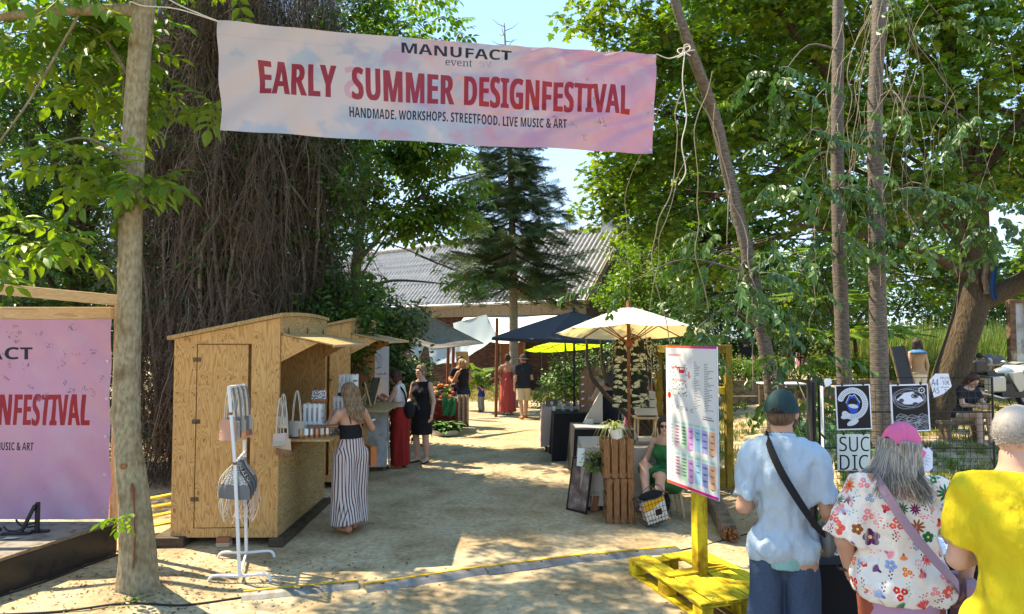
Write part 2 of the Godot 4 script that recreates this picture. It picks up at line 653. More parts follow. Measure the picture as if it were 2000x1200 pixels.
	mat("linen", lin(0.42, 0.385, 0.33), 0.95, {"tri": 12.0, "bump": 0.03, "sheen": 0.2, "back": Color(0.15, 0.15, 0.14)})
	mat("linen_pink", lin(0.55, 0.43, 0.38), 0.95, {"tri": 12.0, "bump": 0.03})
	mat("black_cloth", lin(0.012, 0.012, 0.014), 0.9, {"tri": 12.0, "bump": 0.03, "sheen": 0.15})
	mat("cord", lin(0.60, 0.55, 0.46), 0.9)
	mat("cord_grey", lin(0.20, 0.19, 0.18), 0.9)
	mat("ivory", lin(0.55, 0.5, 0.4), 0.7)
	T.animal = noise_tex([[0.0, lin(0.02, 0.018, 0.016)], [0.47, lin(0.03, 0.025, 0.02)], [0.5, lin(0.72, 0.70, 0.65)], [1.0, lin(0.75, 0.73, 0.7)]], 0.03, 2, 51, 20.0, 256)
	mat("patterned", Color.WHITE, 0.9, {"tex": T.animal, "tri": 7.0})
	mat("patterned_fine", Color.WHITE, 0.9, {"tex": T.animal, "tri": 14.0})
	mat("navy_canvas", lin(0.030, 0.032, 0.042), 0.85, {"tri": 10.0, "bump": 0.03, "sheen": 0.3})
	mat("cream_canvas", lin(0.84, 0.80, 0.68), 0.85, {"back": Color(0.85, 0.75, 0.5), "tint": true})
	mat("lime_canvas", lin(0.50, 0.68, 0.03), 0.8, {"back": Color(0.8, 1.0, 0.1), "tint": true})
	mat("grey_canvas", lin(0.20, 0.19, 0.17), 0.85, {"tri": 3.0, "over": T.blotch, "over_scale": 0.6})
	mat("pale_tarp", lin(0.42, 0.50, 0.54), 0.4, {"tri": 3.0, "bump": 0.25, "bump_tex": T.coarse, "back": Color(0.3, 0.35, 0.4)})
	mat("white_awning", lin(0.72, 0.70, 0.64), 0.8, {"tri": 2.0, "bump": 0.4, "bump_tex": T.coarse})
	T.sheet = noise_tex([[0.0, lin(0.17, 0.165, 0.16)], [0.4, lin(0.30, 0.29, 0.28)], [0.7, lin(0.40, 0.39, 0.37)], [1.0, lin(0.50, 0.485, 0.455)]], 0.02, 5, 55)
	mat("fibre_cement", Color.WHITE, 0.9, {"tex": T.sheet, "tri": 0.5, "bump": 0.2})
	T.brick = noise_tex([[0.0, lin(0.035, 0.02, 0.015)], [0.5, lin(0.08, 0.042, 0.03)], [1.0, lin(0.14, 0.08, 0.055)]], 0.03, 4, 57)
	mat("brick", Color.WHITE, 0.9, {"tex": T.brick, "tri": 1.2, "tint": true})
	mat("mortar", lin(0.075, 0.062, 0.05), 0.95)
	mat("fascia", lin(0.23, 0.17, 0.095), 0.7, {"tri": 2.0, "over": T.blotch, "over_scale": 0.8})
	mat("zinc", lin(0.40, 0.41, 0.42), 0.5, {"metal": 0.5})
	mat("terracotta", lin(0.33, 0.13, 0.06), 0.85)
	mat("white_pot", lin(0.7, 0.7, 0.68), 0.5)
	mat("red_cloth", lin(0.20, 0.018, 0.018), 0.9, {"tri": 5.0, "over": noise_tex([[0.0, Color(0.2, 0.15, 0.15)], [0.45, Color(0.5, 0.4, 0.4)], [0.5, Color(1, 0.9, 0.8)], [1, Color(1, 1, 1)]], 0.03, 3, 61), "over_scale": 3.0})
	mat("glass", Color(0.9, 0.95, 0.95, 0.12), 0.05, {"spec": 0.5})
	M.glass.transparency = BaseMaterial3D.TRANSPARENCY_ALPHA
	mat("orange_red", lin(0.55, 0.10, 0.03), 0.6)
	mat("teal", lin(0.03, 0.33, 0.30), 0.6)
	mat("vegetable", Color.WHITE, 0.5, {"tint": true})
	mat("silver_paint", lin(0.36, 0.39, 0.38), 0.28, {"metal": 0.35, "coat": 0.7})
	mat("black_plastic", lin(0.02, 0.02, 0.021), 0.4)
	mat("rust", lin(0.16, 0.10, 0.06), 0.85, {"tri": 2.0, "over": T.grime, "over_scale": 1.0})
	mat("chalkboard", lin(0.03, 0.036, 0.045), 0.6)

func V(x: float, y: float, z: float) -> Vector3:
	return Vector3(x, y, z)

func G() -> Geo:
	return Geo.new()

# ---------------------------------------------------------------- the ground and what lies on it
func ground_y(x: float, z: float) -> float:
	var d := -z
	var y := 0.10 * smoothstep(2.45, 2.9, x + 0.18 * (7.5 - d)) * smoothstep(4.6, 5.6, d)
	y += 0.10 * smoothstep(1.0, 1.45, x) * (1.0 - smoothstep(4.5, 5.2, d)) * smoothstep(0.0, 1.5, d)
	y += 0.42 * smoothstep(3.2, 6.5, x) * smoothstep(8.0, 14.0, d)
	y += 0.07 * exp(-(pow(x + 3.18, 2) + pow(d - 6.0, 2)) * 5.0)
	y += 0.03 * noise_a.get_noise_2d(x * 0.35, z * 0.35) * smoothstep(0.5, 3.0, absf(x) + 0.4)
	y += 0.012 * noise_a.get_noise_2d(x * 1.9, z * 1.9)
	return y

func spread(t: float, near: float, far: float) -> float:
	return near * t + (far - near) * pow(absf(t), 4.0) * signf(t)

func build_setting() -> void:
	var g := G()
	var nx := 190
	var nz := 230
	var cols := nx + 1
	for j in nz + 1:
		for i in nx + 1:
			var x := spread(2.0 * i / nx - 1.0, 12.0, 90.0)
			var z := -9.0 - spread(2.0 * j / nz - 1.0, 14.0, 110.0)
			var y := ground_y(x, z)
			var nn := Vector3(y - ground_y(x + 0.05, z), 0.05, y - ground_y(x, z + 0.05)).normalized()
			g.add(Vector3(x, y, z), nn, Vector2(x, z))
	for j in nz:
		for i in nx:
			var a := j * cols + i
			g.ix.append_array([a, a + 1, a + cols + 1, a, a + cols + 1, a + cols])
	structure("ground", g, M.soil)
	# small stones trodden into the path
	var stone := G().ball(Vector3.ZERO, Vector3(1, 0.55, 0.8), 6, 4)
	for i in stone.v.size():
		stone.v[i] *= 1.0 + 0.22 * sin(stone.v[i].x * 5.0 + stone.v[i].z * 7.0)
	var where := []
	var tints := []
	for k in 2600:
		var z := -3.8 - 22.0 * pow(R.randf(), 2.2)
		var x := rnd(-4.6, 3.4)
		var s := 0.004 + 0.011 * pow(R.randf(), 5.0)
		where.append(Transform3D(Basis(Vector3.UP, rnd(0, TAU)).scaled(Vector3.ONE * s), Vector3(x, ground_y(x, z), z)))
		var t := rnd(0.6, 1.15)
		tints.append(Color(0.34 * t, 0.28 * t, 0.19 * t))
	tag(scatter(self, "gravel", stone.mesh(), M.pebble, where, tints), "small tan stones scattered over the sandy path", "gravel")
	# dry leaves and bark crumbs, thick round the walnut and along the edges
	var dry := G()
	dry.face([Vector3(-1, 0, 0), Vector3(-0.2, 0.22, 0.45), Vector3(1, 0.12, 0)])
	dry.face([Vector3(-1, 0, 0), Vector3(-0.2, 0.1, -0.45), Vector3(1, 0.12, 0)])
	where = []
	tints = []
	for k in 4200:
		var x := 0.0
		var z := 0.0
		if k % 3 == 0:
			x = -3.2 + R.randfn() * 1.0
			z = -6.1 + R.randfn() * 0.6
		elif k % 3 == 1:
			x = rnd(2.3, 7.5)
			z = rnd(-13.0, -4.6)
		else:
			x = rnd(-4.5, 3.0)
			z = -4.0 - 20.0 * pow(R.randf(), 1.6)
			if absf(x + 0.3) < 1.6 and R.randf() < 0.5: continue
		var s := rnd(0.006, 0.024)
		where.append(Transform3D(Basis.from_euler(Vector3(rnd(-0.4, 0.4), rnd(0, TAU), rnd(-0.4, 0.4))).scaled(Vector3.ONE * s), Vector3(x, ground_y(x, z) + 0.005, z)))
		var t := rnd(0.5, 1.3)
		tints.append(Color(0.15 * t, 0.10 * t, 0.052 * t) if R.randf() < 0.8 else Color(0.24 * t, 0.2 * t, 0.1 * t))
	tag(scatter(self, "leaf_litter", dry.mesh(), M.litter, where, tints), "dry brown leaves and crumbs lying on the sandy ground", "leaf litter")
	# thin grass on the bank
	var tuft := G()
	for k in 9:
		var a := rnd(0, TAU)
		var b := Vector3(cos(a), 0, sin(a))
		var s := Vector3(-b.z, 0, b.x) * 0.006
		var o := b * rnd(0.0, 0.06)
		var hgt := rnd(0.05, 0.13)
		var lean := b * rnd(0.02, 0.09)
		tuft.face([o - s, o + s, o + lean * 0.4 + Vector3(0, hgt * 0.6, 0) + s * 0.7, o + lean * 0.4 + Vector3(0, hgt * 0.6, 0) - s * 0.7])
		tuft.face([o + lean * 0.4 + Vector3(0, hgt * 0.6, 0) - s * 0.7, o + lean * 0.4 + Vector3(0, hgt * 0.6, 0) + s * 0.7, o + lean + Vector3(0, hgt, 0)])
	where = []
	tints = []
	for k in 15000:
		var x := rnd(2.3, 16.0)
		var z := -rnd(4.6, 19.0)
		var q := noise_a.get_noise_2d(x * 0.9, z * 0.9)
		if q < -0.02 + 0.25 * exp(-absf(x - 2.3)) or x < 2.45 + 0.18 * (-z - 7.5) + 0.15: continue
		where.append(Transform3D(Basis(Vector3.UP, rnd(0, TAU)).scaled(Vector3.ONE * rnd(0.6, 1.5)), Vector3(x, ground_y(x, z) - 0.005, z)))
		var t := rnd(0.7, 1.3)
		tints.append(Color(0.17 * t, 0.22 * t, 0.045 * t) if R.randf() < 0.7 else Color(0.36 * t, 0.30 * t, 0.12 * t))
	tag(scatter(self, "grass", tuft.mesh(), M.blade, where, tints), "thin patchy grass on the bank behind the print stand", "grass")
	where = []
	tints = []
	for k in 1500:
		var x := rnd(-4.5, 4.5)
		var z := -rnd(24.0, 28.0)
		where.append(Transform3D(Basis(Vector3.UP, rnd(0, TAU)).scaled(Vector3(1.4, rnd(1.0, 3.0), 1.4)), Vector3(x, ground_y(x, z) - 0.005, z)))
		var t := rnd(0.7, 1.3)
		tints.append(Color(0.42 * t, 0.34 * t, 0.16 * t))
	tag(scatter(self, "dry_grass", tuft.mesh(), M.blade, where, tints), "straw-coloured dry grass at the foot of the brick house", "grass")

# ---------------------------------------------------------------- the house with the corrugated roof at the end of the path
func build_house() -> void:
	var u := Vector3(-0.8, 0, -0.6)
	var w := Vector3(0.6, 0, -0.8)
	var o := thing("brick_house", "low brick house with a grey corrugated roof at the end of the path", "house", Vector3(2.75, 0, -25.6))
	o.transform.basis = Basis(u, Vector3.UP, w * -1.0)
	# own axes: x along the eave, y up, -z up the slope
	var eave := 3.62
	var length := 17.0
	var run := 3.1
	var roof := G()
	for tier in 3:
		var t0 := tier / 3.0
		var t1 := (tier + 1) / 3.0 + 0.02
		roof.sheet(func(a: float, b: float) -> Vector3:
			var x := a * length
			var t := lerpf(t0, t1, b)
			var lift := 0.05 * sin(x * TAU / 0.23) + 0.03 * (1.0 - b) + 0.015 * sin(floor(x / 0.9) * 12.9)
			return Vector3(x, eave + run * t + lift * 0.75, -run * t + lift * 0.6), 900, 2)
	var ro := part(o, "roof", roof, M.fibre_cement)
	part(ro, "ridge_cap", G().tube([Vector3(0, eave + run + 0.05, -run), Vector3(length, eave + run + 0.05, -run)], 0.13, 8), M.fibre_cement)
	var ch := part(ro, "chimney", box(Vector3(0.55, 1.0, 0.5), 0.01), M.grey_white, at(0.75, eave + run + 0.2, -run - 0.1))
	part(ch, "chimney_cap", box(Vector3(0.7, 0.1, 0.65), 0.01), M.mortar, at(0, 0.55, 0))
	part(o, "verge_board", G().bar(Vector3(-0.02, eave - 0.12, 0), Vector3(-0.02, eave + run - 0.12, -run), 0.05, 0.22), M.fascia)
	part(o, "gutter", G().tube([Vector3(0, eave - 0.03, 0.07), Vector3(length, eave - 0.03, 0.07)], 0.055, 8), M.zinc)
	for k in 34:
		part(o, "fascia_board", G().box(Vector3(0.25 + k * 0.5, eave - 0.33, -0.02), Vector3(0.494, 0.42, 0.04), Basis(), 0.006), M.fascia)
	part(o, "wall", G().box(Vector3(length * 0.5, 1.6, -0.5), Vector3(length, 3.4, 0.3)), M.mortar)
	part(o, "end_wall", G().prism(PackedVector2Array([Vector2(0.36, 0), Vector2(0.36, eave), Vector2(run - 0.05, eave + run - 0.4), Vector2(run + 2.5, eave + 0.6), Vector2(run + 2.5, 0)]), 0.25, Transform3D(Basis(Vector3(0, 0, -1), Vector3.UP, Vector3(1, 0, 0)), Vector3(0.2, 0, 0))), M.brick)
	part(o, "back_slope", G().sheet(func(a: float, b: float) -> Vector3: return Vector3(a * length, eave + run * (1.0 - b * 0.95), -run - run * b * 0.95), 4, 2), M.fibre_cement)
	var brick := box(Vector3(0.238, 0.064, 0.05), 0.004)
	var where := []
	var tints := []
	for row in 40:
		for k in 36:
			where.append(at(0.3 + k * 0.25 + (0.125 if row % 2 else 0.0), 0.05 + row * 0.076, -0.345 + rnd(-0.004, 0.004)))
			var t := rnd(0.6, 1.3)
			tints.append(Color(t, t * rnd(0.9, 1.05), t))
	scatter(o, "brick_courses", brick.mesh(), M.brick, where, tints)
	var door := part(o, "door", box(Vector3(1.1, 2.1, 0.08)), M.red_wood, at(3.6, 1.05, -0.29))
	part(door, "door_frame", G().box(Vector3(-0.6, 0, 0), Vector3(0.1, 2.2, 0.12)).box(Vector3(0.6, 0, 0), Vector3(0.1, 2.2, 0.12)).box(Vector3(0, 1.1, 0), Vector3(1.3, 0.1, 0.12)), M.old_wood_y)
	# white awning hung under the eave
	var a := thing("cloth_awning", "white cloth awning stretched below the eave of the brick house", "awning", Vector3(2.75, 0, -25.6))
	a.transform.basis = o.transform.basis
	part(a, "cloth", G().sheet(func(p: float, q: float) -> Vector3:
		return Vector3(0.75 + p * 5.2 + q * 0.35 * (0.5 - p), 3.05 - q * 1.02 + 0.05 * sin(p * 13.0) * q, 0.02 + q * 1.4 + 0.05 * sin(p * 9.0 + q * 4.0)), 40, 10), M.white_awning)
	part(a, "pole", G().tube([Vector3(1.0, 0, 1.42), Vector3(1.0, 2.1, 1.42)], 0.03, 6), M.black_metal)
	part(a, "pole", G().tube([Vector3(5.6, 0, 1.42), Vector3(5.6, 2.1, 1.42)], 0.03, 6), M.black_metal)

# ---------------------------------------------------------------- leaves, sprays and trees
func add_leaf(g: Geo, base: Vector3, dir: Vector3, up: Vector3, length: float, width: float, droop := 0.25) -> void:
	var side := dir.cross(up).normalized()
	up = side.cross(dir).normalized()
	var prof := [[0.0, 0.0], [0.22, 0.36], [0.5, 0.5], [0.78, 0.32], [1.0, 0.0]]
	for s in [-1.0, 1.0]:
		var nn: Vector3 = (up - side * s * 0.35).normalized()
		var f := g.v.size()
		for q in prof:
			var t: float = q[0]
			var mid := base + dir * length * t - up * droop * length * t * t
			g.add(mid, (nn + dir * droop * t).normalized())
			g.add(mid + side * s * width * q[1] + up * width * q[1] * 0.3, (nn + dir * droop * t).normalized())
		for k in 4:
			g.ix.append_array([f + k * 2, f + k * 2 + 1, f + k * 2 + 3, f + k * 2, f + k * 2 + 3, f + k * 2 + 2])

func add_maple(g: Geo, base: Vector3, dir: Vector3, up: Vector3, size: float) -> void:
	var side := dir.cross(up).normalized()
	up = side.cross(dir).normalized()
	var pts := [Vector2(0, 0), Vector2(0.28, -0.12), Vector2(0.5, 0.1), Vector2(0.3, 0.22), Vector2(0.62, 0.5), Vector2(0.3, 0.52), Vector2(0.22, 0.68), Vector2(0, 1.05), Vector2(-0.22, 0.68), Vector2(-0.3, 0.52), Vector2(-0.62, 0.5), Vector2(-0.3, 0.22), Vector2(-0.5, 0.1), Vector2(-0.28, -0.12)]
	var c := g.add(base + dir * size * 0.3, up)
	var f := g.v.size()
	for p in pts:
		g.add(base + (dir * p.y + side * p.x) * size - up * size * (0.22 * absf(p.x) + 0.18 * p.y * p.y), (up + side * p.x * 0.35 + dir * p.y * 0.25).normalized())
	for k in pts.size():
		g.ix.append_array([c, f + k, f + (k + 1) % pts.size()])

func leaf_spray(kind: String, seed_: int) -> ArrayMesh:
	var g := G()
	var q := RandomNumberGenerator.new()
	q.seed = seed_
	match kind:
		"walnut":
			for k in 3:
				var a := TAU * k / 3.0 + q.randf() * 1.2
				var d := V(cos(a), q.randf_range(-0.3, 0.35), sin(a)).normalized()
				var side := d.cross(Vector3.UP).normalized()
				g.tube([Vector3.ZERO, d * 0.17, d * 0.34 - V(0, 0.06, 0)], [0.004, 0.003, 0.002], 3, false)
				for m in 3:
					var p: Vector3 = d * (0.10 + 0.09 * m) - V(0, 0.02 * m, 0)
					for s in [-1.0, 1.0]:
						add_leaf(g, p, (side * s + d * 0.55 - V(0, q.randf_range(0.1, 0.6), 0)).normalized(), Vector3.UP + side * q.randf_range(-0.4, 0.4), 0.11 + 0.025 * m, 0.062 + 0.01 * m)
				add_leaf(g, d * 0.34 - V(0, 0.06, 0), (d - V(0, 0.35, 0)).normalized(), Vector3.UP + side * 0.2, 0.17, 0.085)
		"maple":
			for k in 8:
				var a := 2.4 * k + q.randf()
				var o := V(cos(a), q.randf_range(-0.35, 0.35), sin(a)) * q.randf_range(0.06, 0.24)
				var d := V(cos(a + q.randf_range(-0.6, 0.6)), q.randf_range(-0.75, 0.0), sin(a)).normalized()
				add_maple(g, o, d, V(q.randf_range(-0.4, 0.4), 1, q.randf_range(-0.4, 0.4)), q.randf_range(0.095, 0.145))
				g.tube([o * 0.2, o], 0.0022, 3, false)
		"cherry":
			g.tube([Vector3.ZERO, V(0.18, -0.03, 0), V(0.36, -0.12, 0), V(0.5, -0.26, 0)], [0.005, 0.004, 0.003, 0.002], 3, false)
			for k in 15:
				var t := 0.06 + 0.46 * k / 14.0
				var o := V(t, -0.9 * t * t, 0)
				var d := V(q.randf_range(-0.1, 0.7), q.randf_range(-1.3, -0.4), q.randf_range(-0.9, 0.9)).normalized()
				add_leaf(g, o, d, V(q.randf_range(0.2, 1.0), 0.6, q.randf_range(-0.6, 0.6)), q.randf_range(0.09, 0.13), q.randf_range(0.05, 0.066), 0.12)
		"small":
			for k in 18:
				var a := q.randf() * TAU
				var o := V(cos(a), q.randf_range(-0.6, 0.7), sin(a)) * q.randf_range(0.03, 0.26)
				var d := V(cos(a + q.randf_range(-1, 1)), q.randf_range(-0.7, 0.4), sin(a)).normalized()
				add_leaf(g, o, d, V(q.randf_range(-0.5, 0.5), 1, q.randf_range(-0.5, 0.5)), q.randf_range(0.07, 0.12), q.randf_range(0.035, 0.055))
			for k in 4:
				var a := q.randf() * TAU
				g.tube([V(0, -0.05, 0), V(cos(a), 0.4, sin(a)) * 0.2], 0.003, 3, false)
		"spruce":
			g.tube([Vector3.ZERO, V(0.6, -0.02, 0)], [0.008, 0.004], 4, false)
			for k in 9:
				var t := 0.05 + 0.062 * k
				for s in [-1.0, 1.0]:
					var d := V(0.75, q.randf_range(-0.35, 0.05), s).normalized()
					var l: float = (0.26 - 0.022 * k) * q.randf_range(0.8, 1.15)
					var o := V(t, -0.02 * t, 0)
					for m in 9:
						var p := o + d * l * m / 9.0
						for e in 2:
							var nd := (d * 0.8 + V(q.randf_range(-1, 1), q.randf_range(-0.2, 0.9), q.randf_range(-1, 1)) * 0.8).normalized()
							var sd := nd.cross(V(0.3, 1, 0.2)).normalized() * 0.006
							g.face([p - sd, p + sd, p + nd * 0.055])
		"frond":
			# long pinnate leaf held flat, as on sumac
			g.tube([Vector3.ZERO, V(0.3, 0.03, 0), V(0.6, -0.05, 0)], [0.006, 0.004, 0.002], 3, false)
			for k in 12:
				var t := 0.06 + 0.045 * k
				for s in [-1.0, 1.0]:
					add_leaf(g, V(t, 0.04 - 0.12 * t * t, 0), V(0.45, -0.15, s).normalized(), Vector3.UP, 0.16 - 0.006 * k, 0.045)
	return g.mesh()

func sprays(kind: String) -> Array:
	if not T.has("spray_" + kind):
		T["spray_" + kind] = [leaf_spray(kind, 5), leaf_spray(kind, 9)]
	return T["spray_" + kind]

# blobs: [centre, radii, count]; leaves crowd towards the outside of each blob, with holes between
func crown(parent: Node, called: String, kind: String, material: Material, blobs: Array, size: Vector2, tone: Array, flat := 0.5, outward := false) -> void:
	var where := [[], []]
	var tints := [[], []]
	for b in blobs:
		var c: Vector3 = b[0]
		var rad: Vector3 = b[1]
		for k in b[2]:
			var d := V(R.randfn(), R.randfn(), R.randfn()).normalized()
			var t := pow(R.randf(), 0.55)
			var p := c + d * rad * t
			if noise_a.get_noise_3d(p.x * 1.3, p.y * 1.3, p.z * 1.3) < -0.16: continue
			var bas: Basis
			if outward:
				var a := atan2(-d.z, d.x) + rnd(-0.7, 0.7)
				bas = Basis(Vector3.UP, a) * Basis(Vector3.BACK, rnd(-0.35, 0.25))
			else:
				bas = Basis.from_euler(V(rnd(-flat, flat), rnd(0, TAU), rnd(-flat, flat)))
			var e = k % 2
			where[e].append(Transform3D(bas.scaled(Vector3.ONE * rnd(size.x, size.y)), p))
			var q: Color = tone[R.randi() % tone.size()]
			var m := rnd(0.75, 1.3)
			tints[e].append(Color(q.r * m * rnd(0.9, 1.12), q.g * m, q.b * m))
	for e in 2:
		if where[e].size():
			scatter(parent, called, sprays(kind)[e], material, where[e], tints[e])

func limb(parent: Node, called: String, pts: Array, radii: Array, material: Material, sides := 9, steps := 5) -> MeshInstance3D:
	var c := curve(pts, steps)
	var g := G().tube(c, lerps(radii, c.size()), sides)
	return part(parent, called, g, material)

func limbs_to(parent: Node, from: Vector3, blobs: Array, r: float, material: Material, twigs := 4) -> void:
	for b in blobs:
		var c: Vector3 = b[0]
		var rad: Vector3 = b[1]
		var root := from * V(1, rnd(0.75, 1.45), 1)
		var mid := root.lerp(c, 0.5) + V(rnd(-0.4, 0.4), rnd(0.0, 0.7), rnd(-0.4, 0.4))
		limb(parent, "limb", [root, mid, c], [r, r * 0.6, r * 0.3], material, 6, 4)
		for k in twigs:
			var d := V(R.randfn(), R.randfn() * 0.6, R.randfn()).normalized()
			var e: Vector3 = c + d * rad * 0.85
			limb(parent, "branch", [mid.lerp(c, rnd(0.3, 1.0)), c.lerp(e, 0.5) + V(0, 0.1, 0), e], [r * 0.3, r * 0.2, r * 0.06], material, 4, 3)

const LIGHT_GREEN := [Color(0.17, 0.27, 0.03), Color(0.21, 0.30, 0.035), Color(0.13, 0.23, 0.03), Color(0.25, 0.32, 0.04)]
const MID_GREEN := [Color(0.10, 0.19, 0.03), Color(0.13, 0.22, 0.035), Color(0.08, 0.16, 0.03)]
const DEEP_GREEN := [Color(0.055, 0.115, 0.03), Color(0.07, 0.135, 0.03), Color(0.045, 0.095, 0.028), Color(0.085, 0.15, 0.03)]
const BLUE_GREEN := [Color(0.065, 0.13, 0.03), Color(0.085, 0.155, 0.035), Color(0.05, 0.105, 0.03)]

func build_trees() -> void:
	# --- walnut in front, left of the path
	var o := thing("walnut_tree", "slim pale-barked walnut tree in front of the pink stage backdrop", "tree", V(-3.18, 0, -6.0))
	var tp := [V(0.0, -0.05, 0.0), V(0.0, 0.12, 0.0), V(-0.05, 0.7, 0.0), V(-0.14, 1.32, 0.0), V(-0.16, 1.8, 0.0), V(-0.15, 2.38, 0.0), V(-0.15, 3.36, 0.0), V(-0.13, 4.27, 0.0), V(-0.08, 5.2, 0.0), V(-0.02, 6.2, -0.1), V(0.05, 7.4, -0.2)]
	var tc := curve(tp, 8)
	var tr := lerps([0.19, 0.16, 0.128, 0.107, 0.108, 0.095, 0.093, 0.093, 0.088, 0.078, 0.06], tc.size())
	var g := G()
	for i in tc.size():
		for k in 25:
			var a := TAU * k / 24.0
			var p: Vector3 = tc[i]
			var r: float = tr[i] * (1.0 + 0.05 * sin(a * 3.0 + p.y * 1.7) + 0.035 * noise_a.get_noise_3d(cos(a) * 2.0, p.y * 2.2, sin(a) * 2.0))
			if p.y < 0.3: r *= 1.0 + 0.16 * (0.3 - p.y) / 0.3 * sin(a * 5.0 + 1.0)
			for kn in [[1.16, 1.45, 0.035], [1.55, 2.3, 0.03], [3.2, 1.6, 0.025], [0.95, 1.15, 0.028], [2.05, 0.9, 0.026], [2.72, 2.0, 0.02], [1.72, 1.2, 0.022], [3.9, 1.1, 0.02], [2.45, 1.4, 0.02]]:
				var da := absf(wrapf(a - kn[1], -PI, PI))
				r += kn[2] * exp(-pow((p.y - kn[0]) / 0.05, 2.0) - pow(da / 0.4, 2.0))
			g.add(p + V(cos(a) * r, 0, sin(a) * r), V(cos(a), 0, sin(a)), Vector2(k / 24.0, p.y))
	for i in tc.size() - 1:
		for k in 24:
			var a := i * 25 + k
			g.ix.append_array([a, a + 1, a + 26, a, a + 26, a + 25])
	part(o, "trunk", g, M.bark_walnut)
	part(o, "knot", G().ball(Vector3.ZERO, V(0.035, 0.028, 0.02), 10, 6), M.crate_y, at(-0.1, 1.12, 0.12))
	part(o, "bark_scar", G().tube(curve([V(-0.02, 0.98, 0.127), V(0.0, 0.85, 0.128), V(0.012, 0.7, 0.131), V(0.025, 0.45, 0.142), V(0.025, 0.28, 0.154)], 4), [0.004, 0.012, 0.016, 0.011, 0.013, 0.006], 5), M.red_wood)
	limb(o, "limb", [V(-0.1, 5.1, 0.0), V(-0.65, 5.05, 0.1), V(-1.15, 4.95, 0.2), V(-1.9, 4.8, 0.3)], [0.06, 0.045, 0.035, 0.025], M.bark_walnut, 8)
	limb(o, "limb", [V(-0.6, 5.0, 0.1), V(-0.85, 4.2, 0.3), V(-1.15, 3.6, 0.4), V(-1.35, 2.9, 0.5)], [0.012, 0.01, 0.007, 0.004], M.bark_walnut, 6)
	limb(o, "limb", [V(-0.15, 3.75, 0.05), V(-0.35, 3.85, 0.35), V(-0.5, 3.7, 0.6)], [0.02, 0.012, 0.006], M.bark_walnut, 6)
	var low := [[V(-0.55, 3.62, 0.35), V(0.5, 0.22, 0.35), 15], [V(-1.0, 3.0, 0.1), V(0.4, 0.25, 0.35), 12], [V(-1.5, 3.6, 0.3), V(0.3, 0.5, 0.4), 9], [V(-0.05, 3.55, 0.3), V(0.22, 0.25, 0.2), 7], [V(0.2, 4.5, -0.7), V(0.12, 0.2, 0.2), 3], [V(-1.5, 2.8, 0.1), V(0.4, 0.3, 0.3), 6]]
	var high := [[V(-0.9, 5.15, -0.4), V(1.0, 0.65, 0.8), 85], [V(0.25, 5.5, -0.5), V(0.4, 0.3, 0.5), 7], [V(-0.6, 4.5, -0.6), V(0.4, 0.5, 0.5), 20]]
	var top := [[V(0.6, 7.6, -0.4), V(2.1, 1.2, 2.0), 195], [V(-1.4, 7.6, -2.0), V(2.0, 1.3, 2.0), 170], [V(-1.8, 7.0, 1.2), V(1.8, 1.2, 1.8), 110], [V(1.0, 7.2, 2.6), V(1.6, 0.9, 1.5), 170], [V(3.2, 8.3, 1.4), V(2.0, 0.9, 1.8), 190]]
	limbs_to(o, V(0.0, 6.0, -0.1), top, 0.06, M.bark_walnut)
	limbs_to(o, V(-0.1, 4.6, 0.0), high, 0.02, M.bark_walnut, 2)
	crown(o, "crown", "walnut", M.leaf_walnut, low + high + top, Vector2(0.8, 1.15), LIGHT_GREEN, 0.5)
	crown(o, "shoot", "walnut", M.leaf_walnut, [[V(-0.28, 0.85, 0.3), V(0.16, 0.16, 0.08), 5], [V(0.0, 0.72, 0.26), V(0.08, 0.12, 0.06), 3]], Vector2(0.4, 0.6), LIGHT_GREEN, 0.6)
	crown(o, "weed", "small", M.leaf_walnut, [[V(0.05, 0.05, 0.28), V(0.08, 0.03, 0.05), 4]], Vector2(0.3, 0.5), MID_GREEN, 0.6)
	# --- tree smothered in dry hanging vines behind the booths
	vine_tree()
	# --- dark trees behind the stage
	o = thing("broadleaf_tree", "dense dark green tree behind the stage, left of the vine-hung tree", "tree", V(-8.0, 0, -12.5))
	limb(o, "trunk", [V(0, -0.1, 0), V(0.1, 3, 0), V(-0.1, 8, 0)], [0.22, 0.18, 0.08], M.bark_dark)
	var bl := [[V(0.6, 3.0, 0.2), V(1.9, 1.4, 1.2), 420], [V(1.4, 5.0, 0.0), V(1.8, 1.5, 1.3), 420], [V(-0.6, 6.3, 0.3), V(1.8, 1.3, 1.4), 330], [V(1.5, 7.6, -0.2), V(2.2, 1.5, 1.5), 420], [V(-0.8, 4.2, 0.4), V(1.3, 1.2, 1.0), 240], [V(0.5, 1.6, 0.4), V(2.0, 0.9, 0.8), 220], [V(0.0, 9.6, 0), V(2.6, 1.4, 1.8), 300]]
	limbs_to(o, V(0, 2.5, 0), bl, 0.07, M.bark_dark)
	crown(o, "crown", "small", M.leaf_small, bl, Vector2(0.9, 1.5), DEEP_GREEN, 0.6)
	o = thing("broadleaf_tree", "tall dark tree closing the view far behind the stage roof beam", "tree", V(-13.5, 0, -19.0))
	limb(o, "trunk", [V(0, -0.1, 0), V(0.2, 4, 0), V(0, 9, 0)], [0.3, 0.22, 0.1], M.bark_dark)
	bl = [[V(0, 3.0, 0), V(3.2, 2.0, 2.0), 420], [V(1.5, 6.0, 0), V(3.0, 2.2, 2.0), 420], [V(-1.5, 8.5, 0), V(3.2, 2.2, 2.2), 380], [V(2.0, 9.8, 0), V(2.8, 1.8, 2.0), 300]]
	limbs_to(o, V(0, 3, 0), bl, 0.1, M.bark_dark)
	crown(o, "crown", "small", M.leaf_small, bl, Vector2(1.4, 2.2), DEEP_GREEN, 0.6)
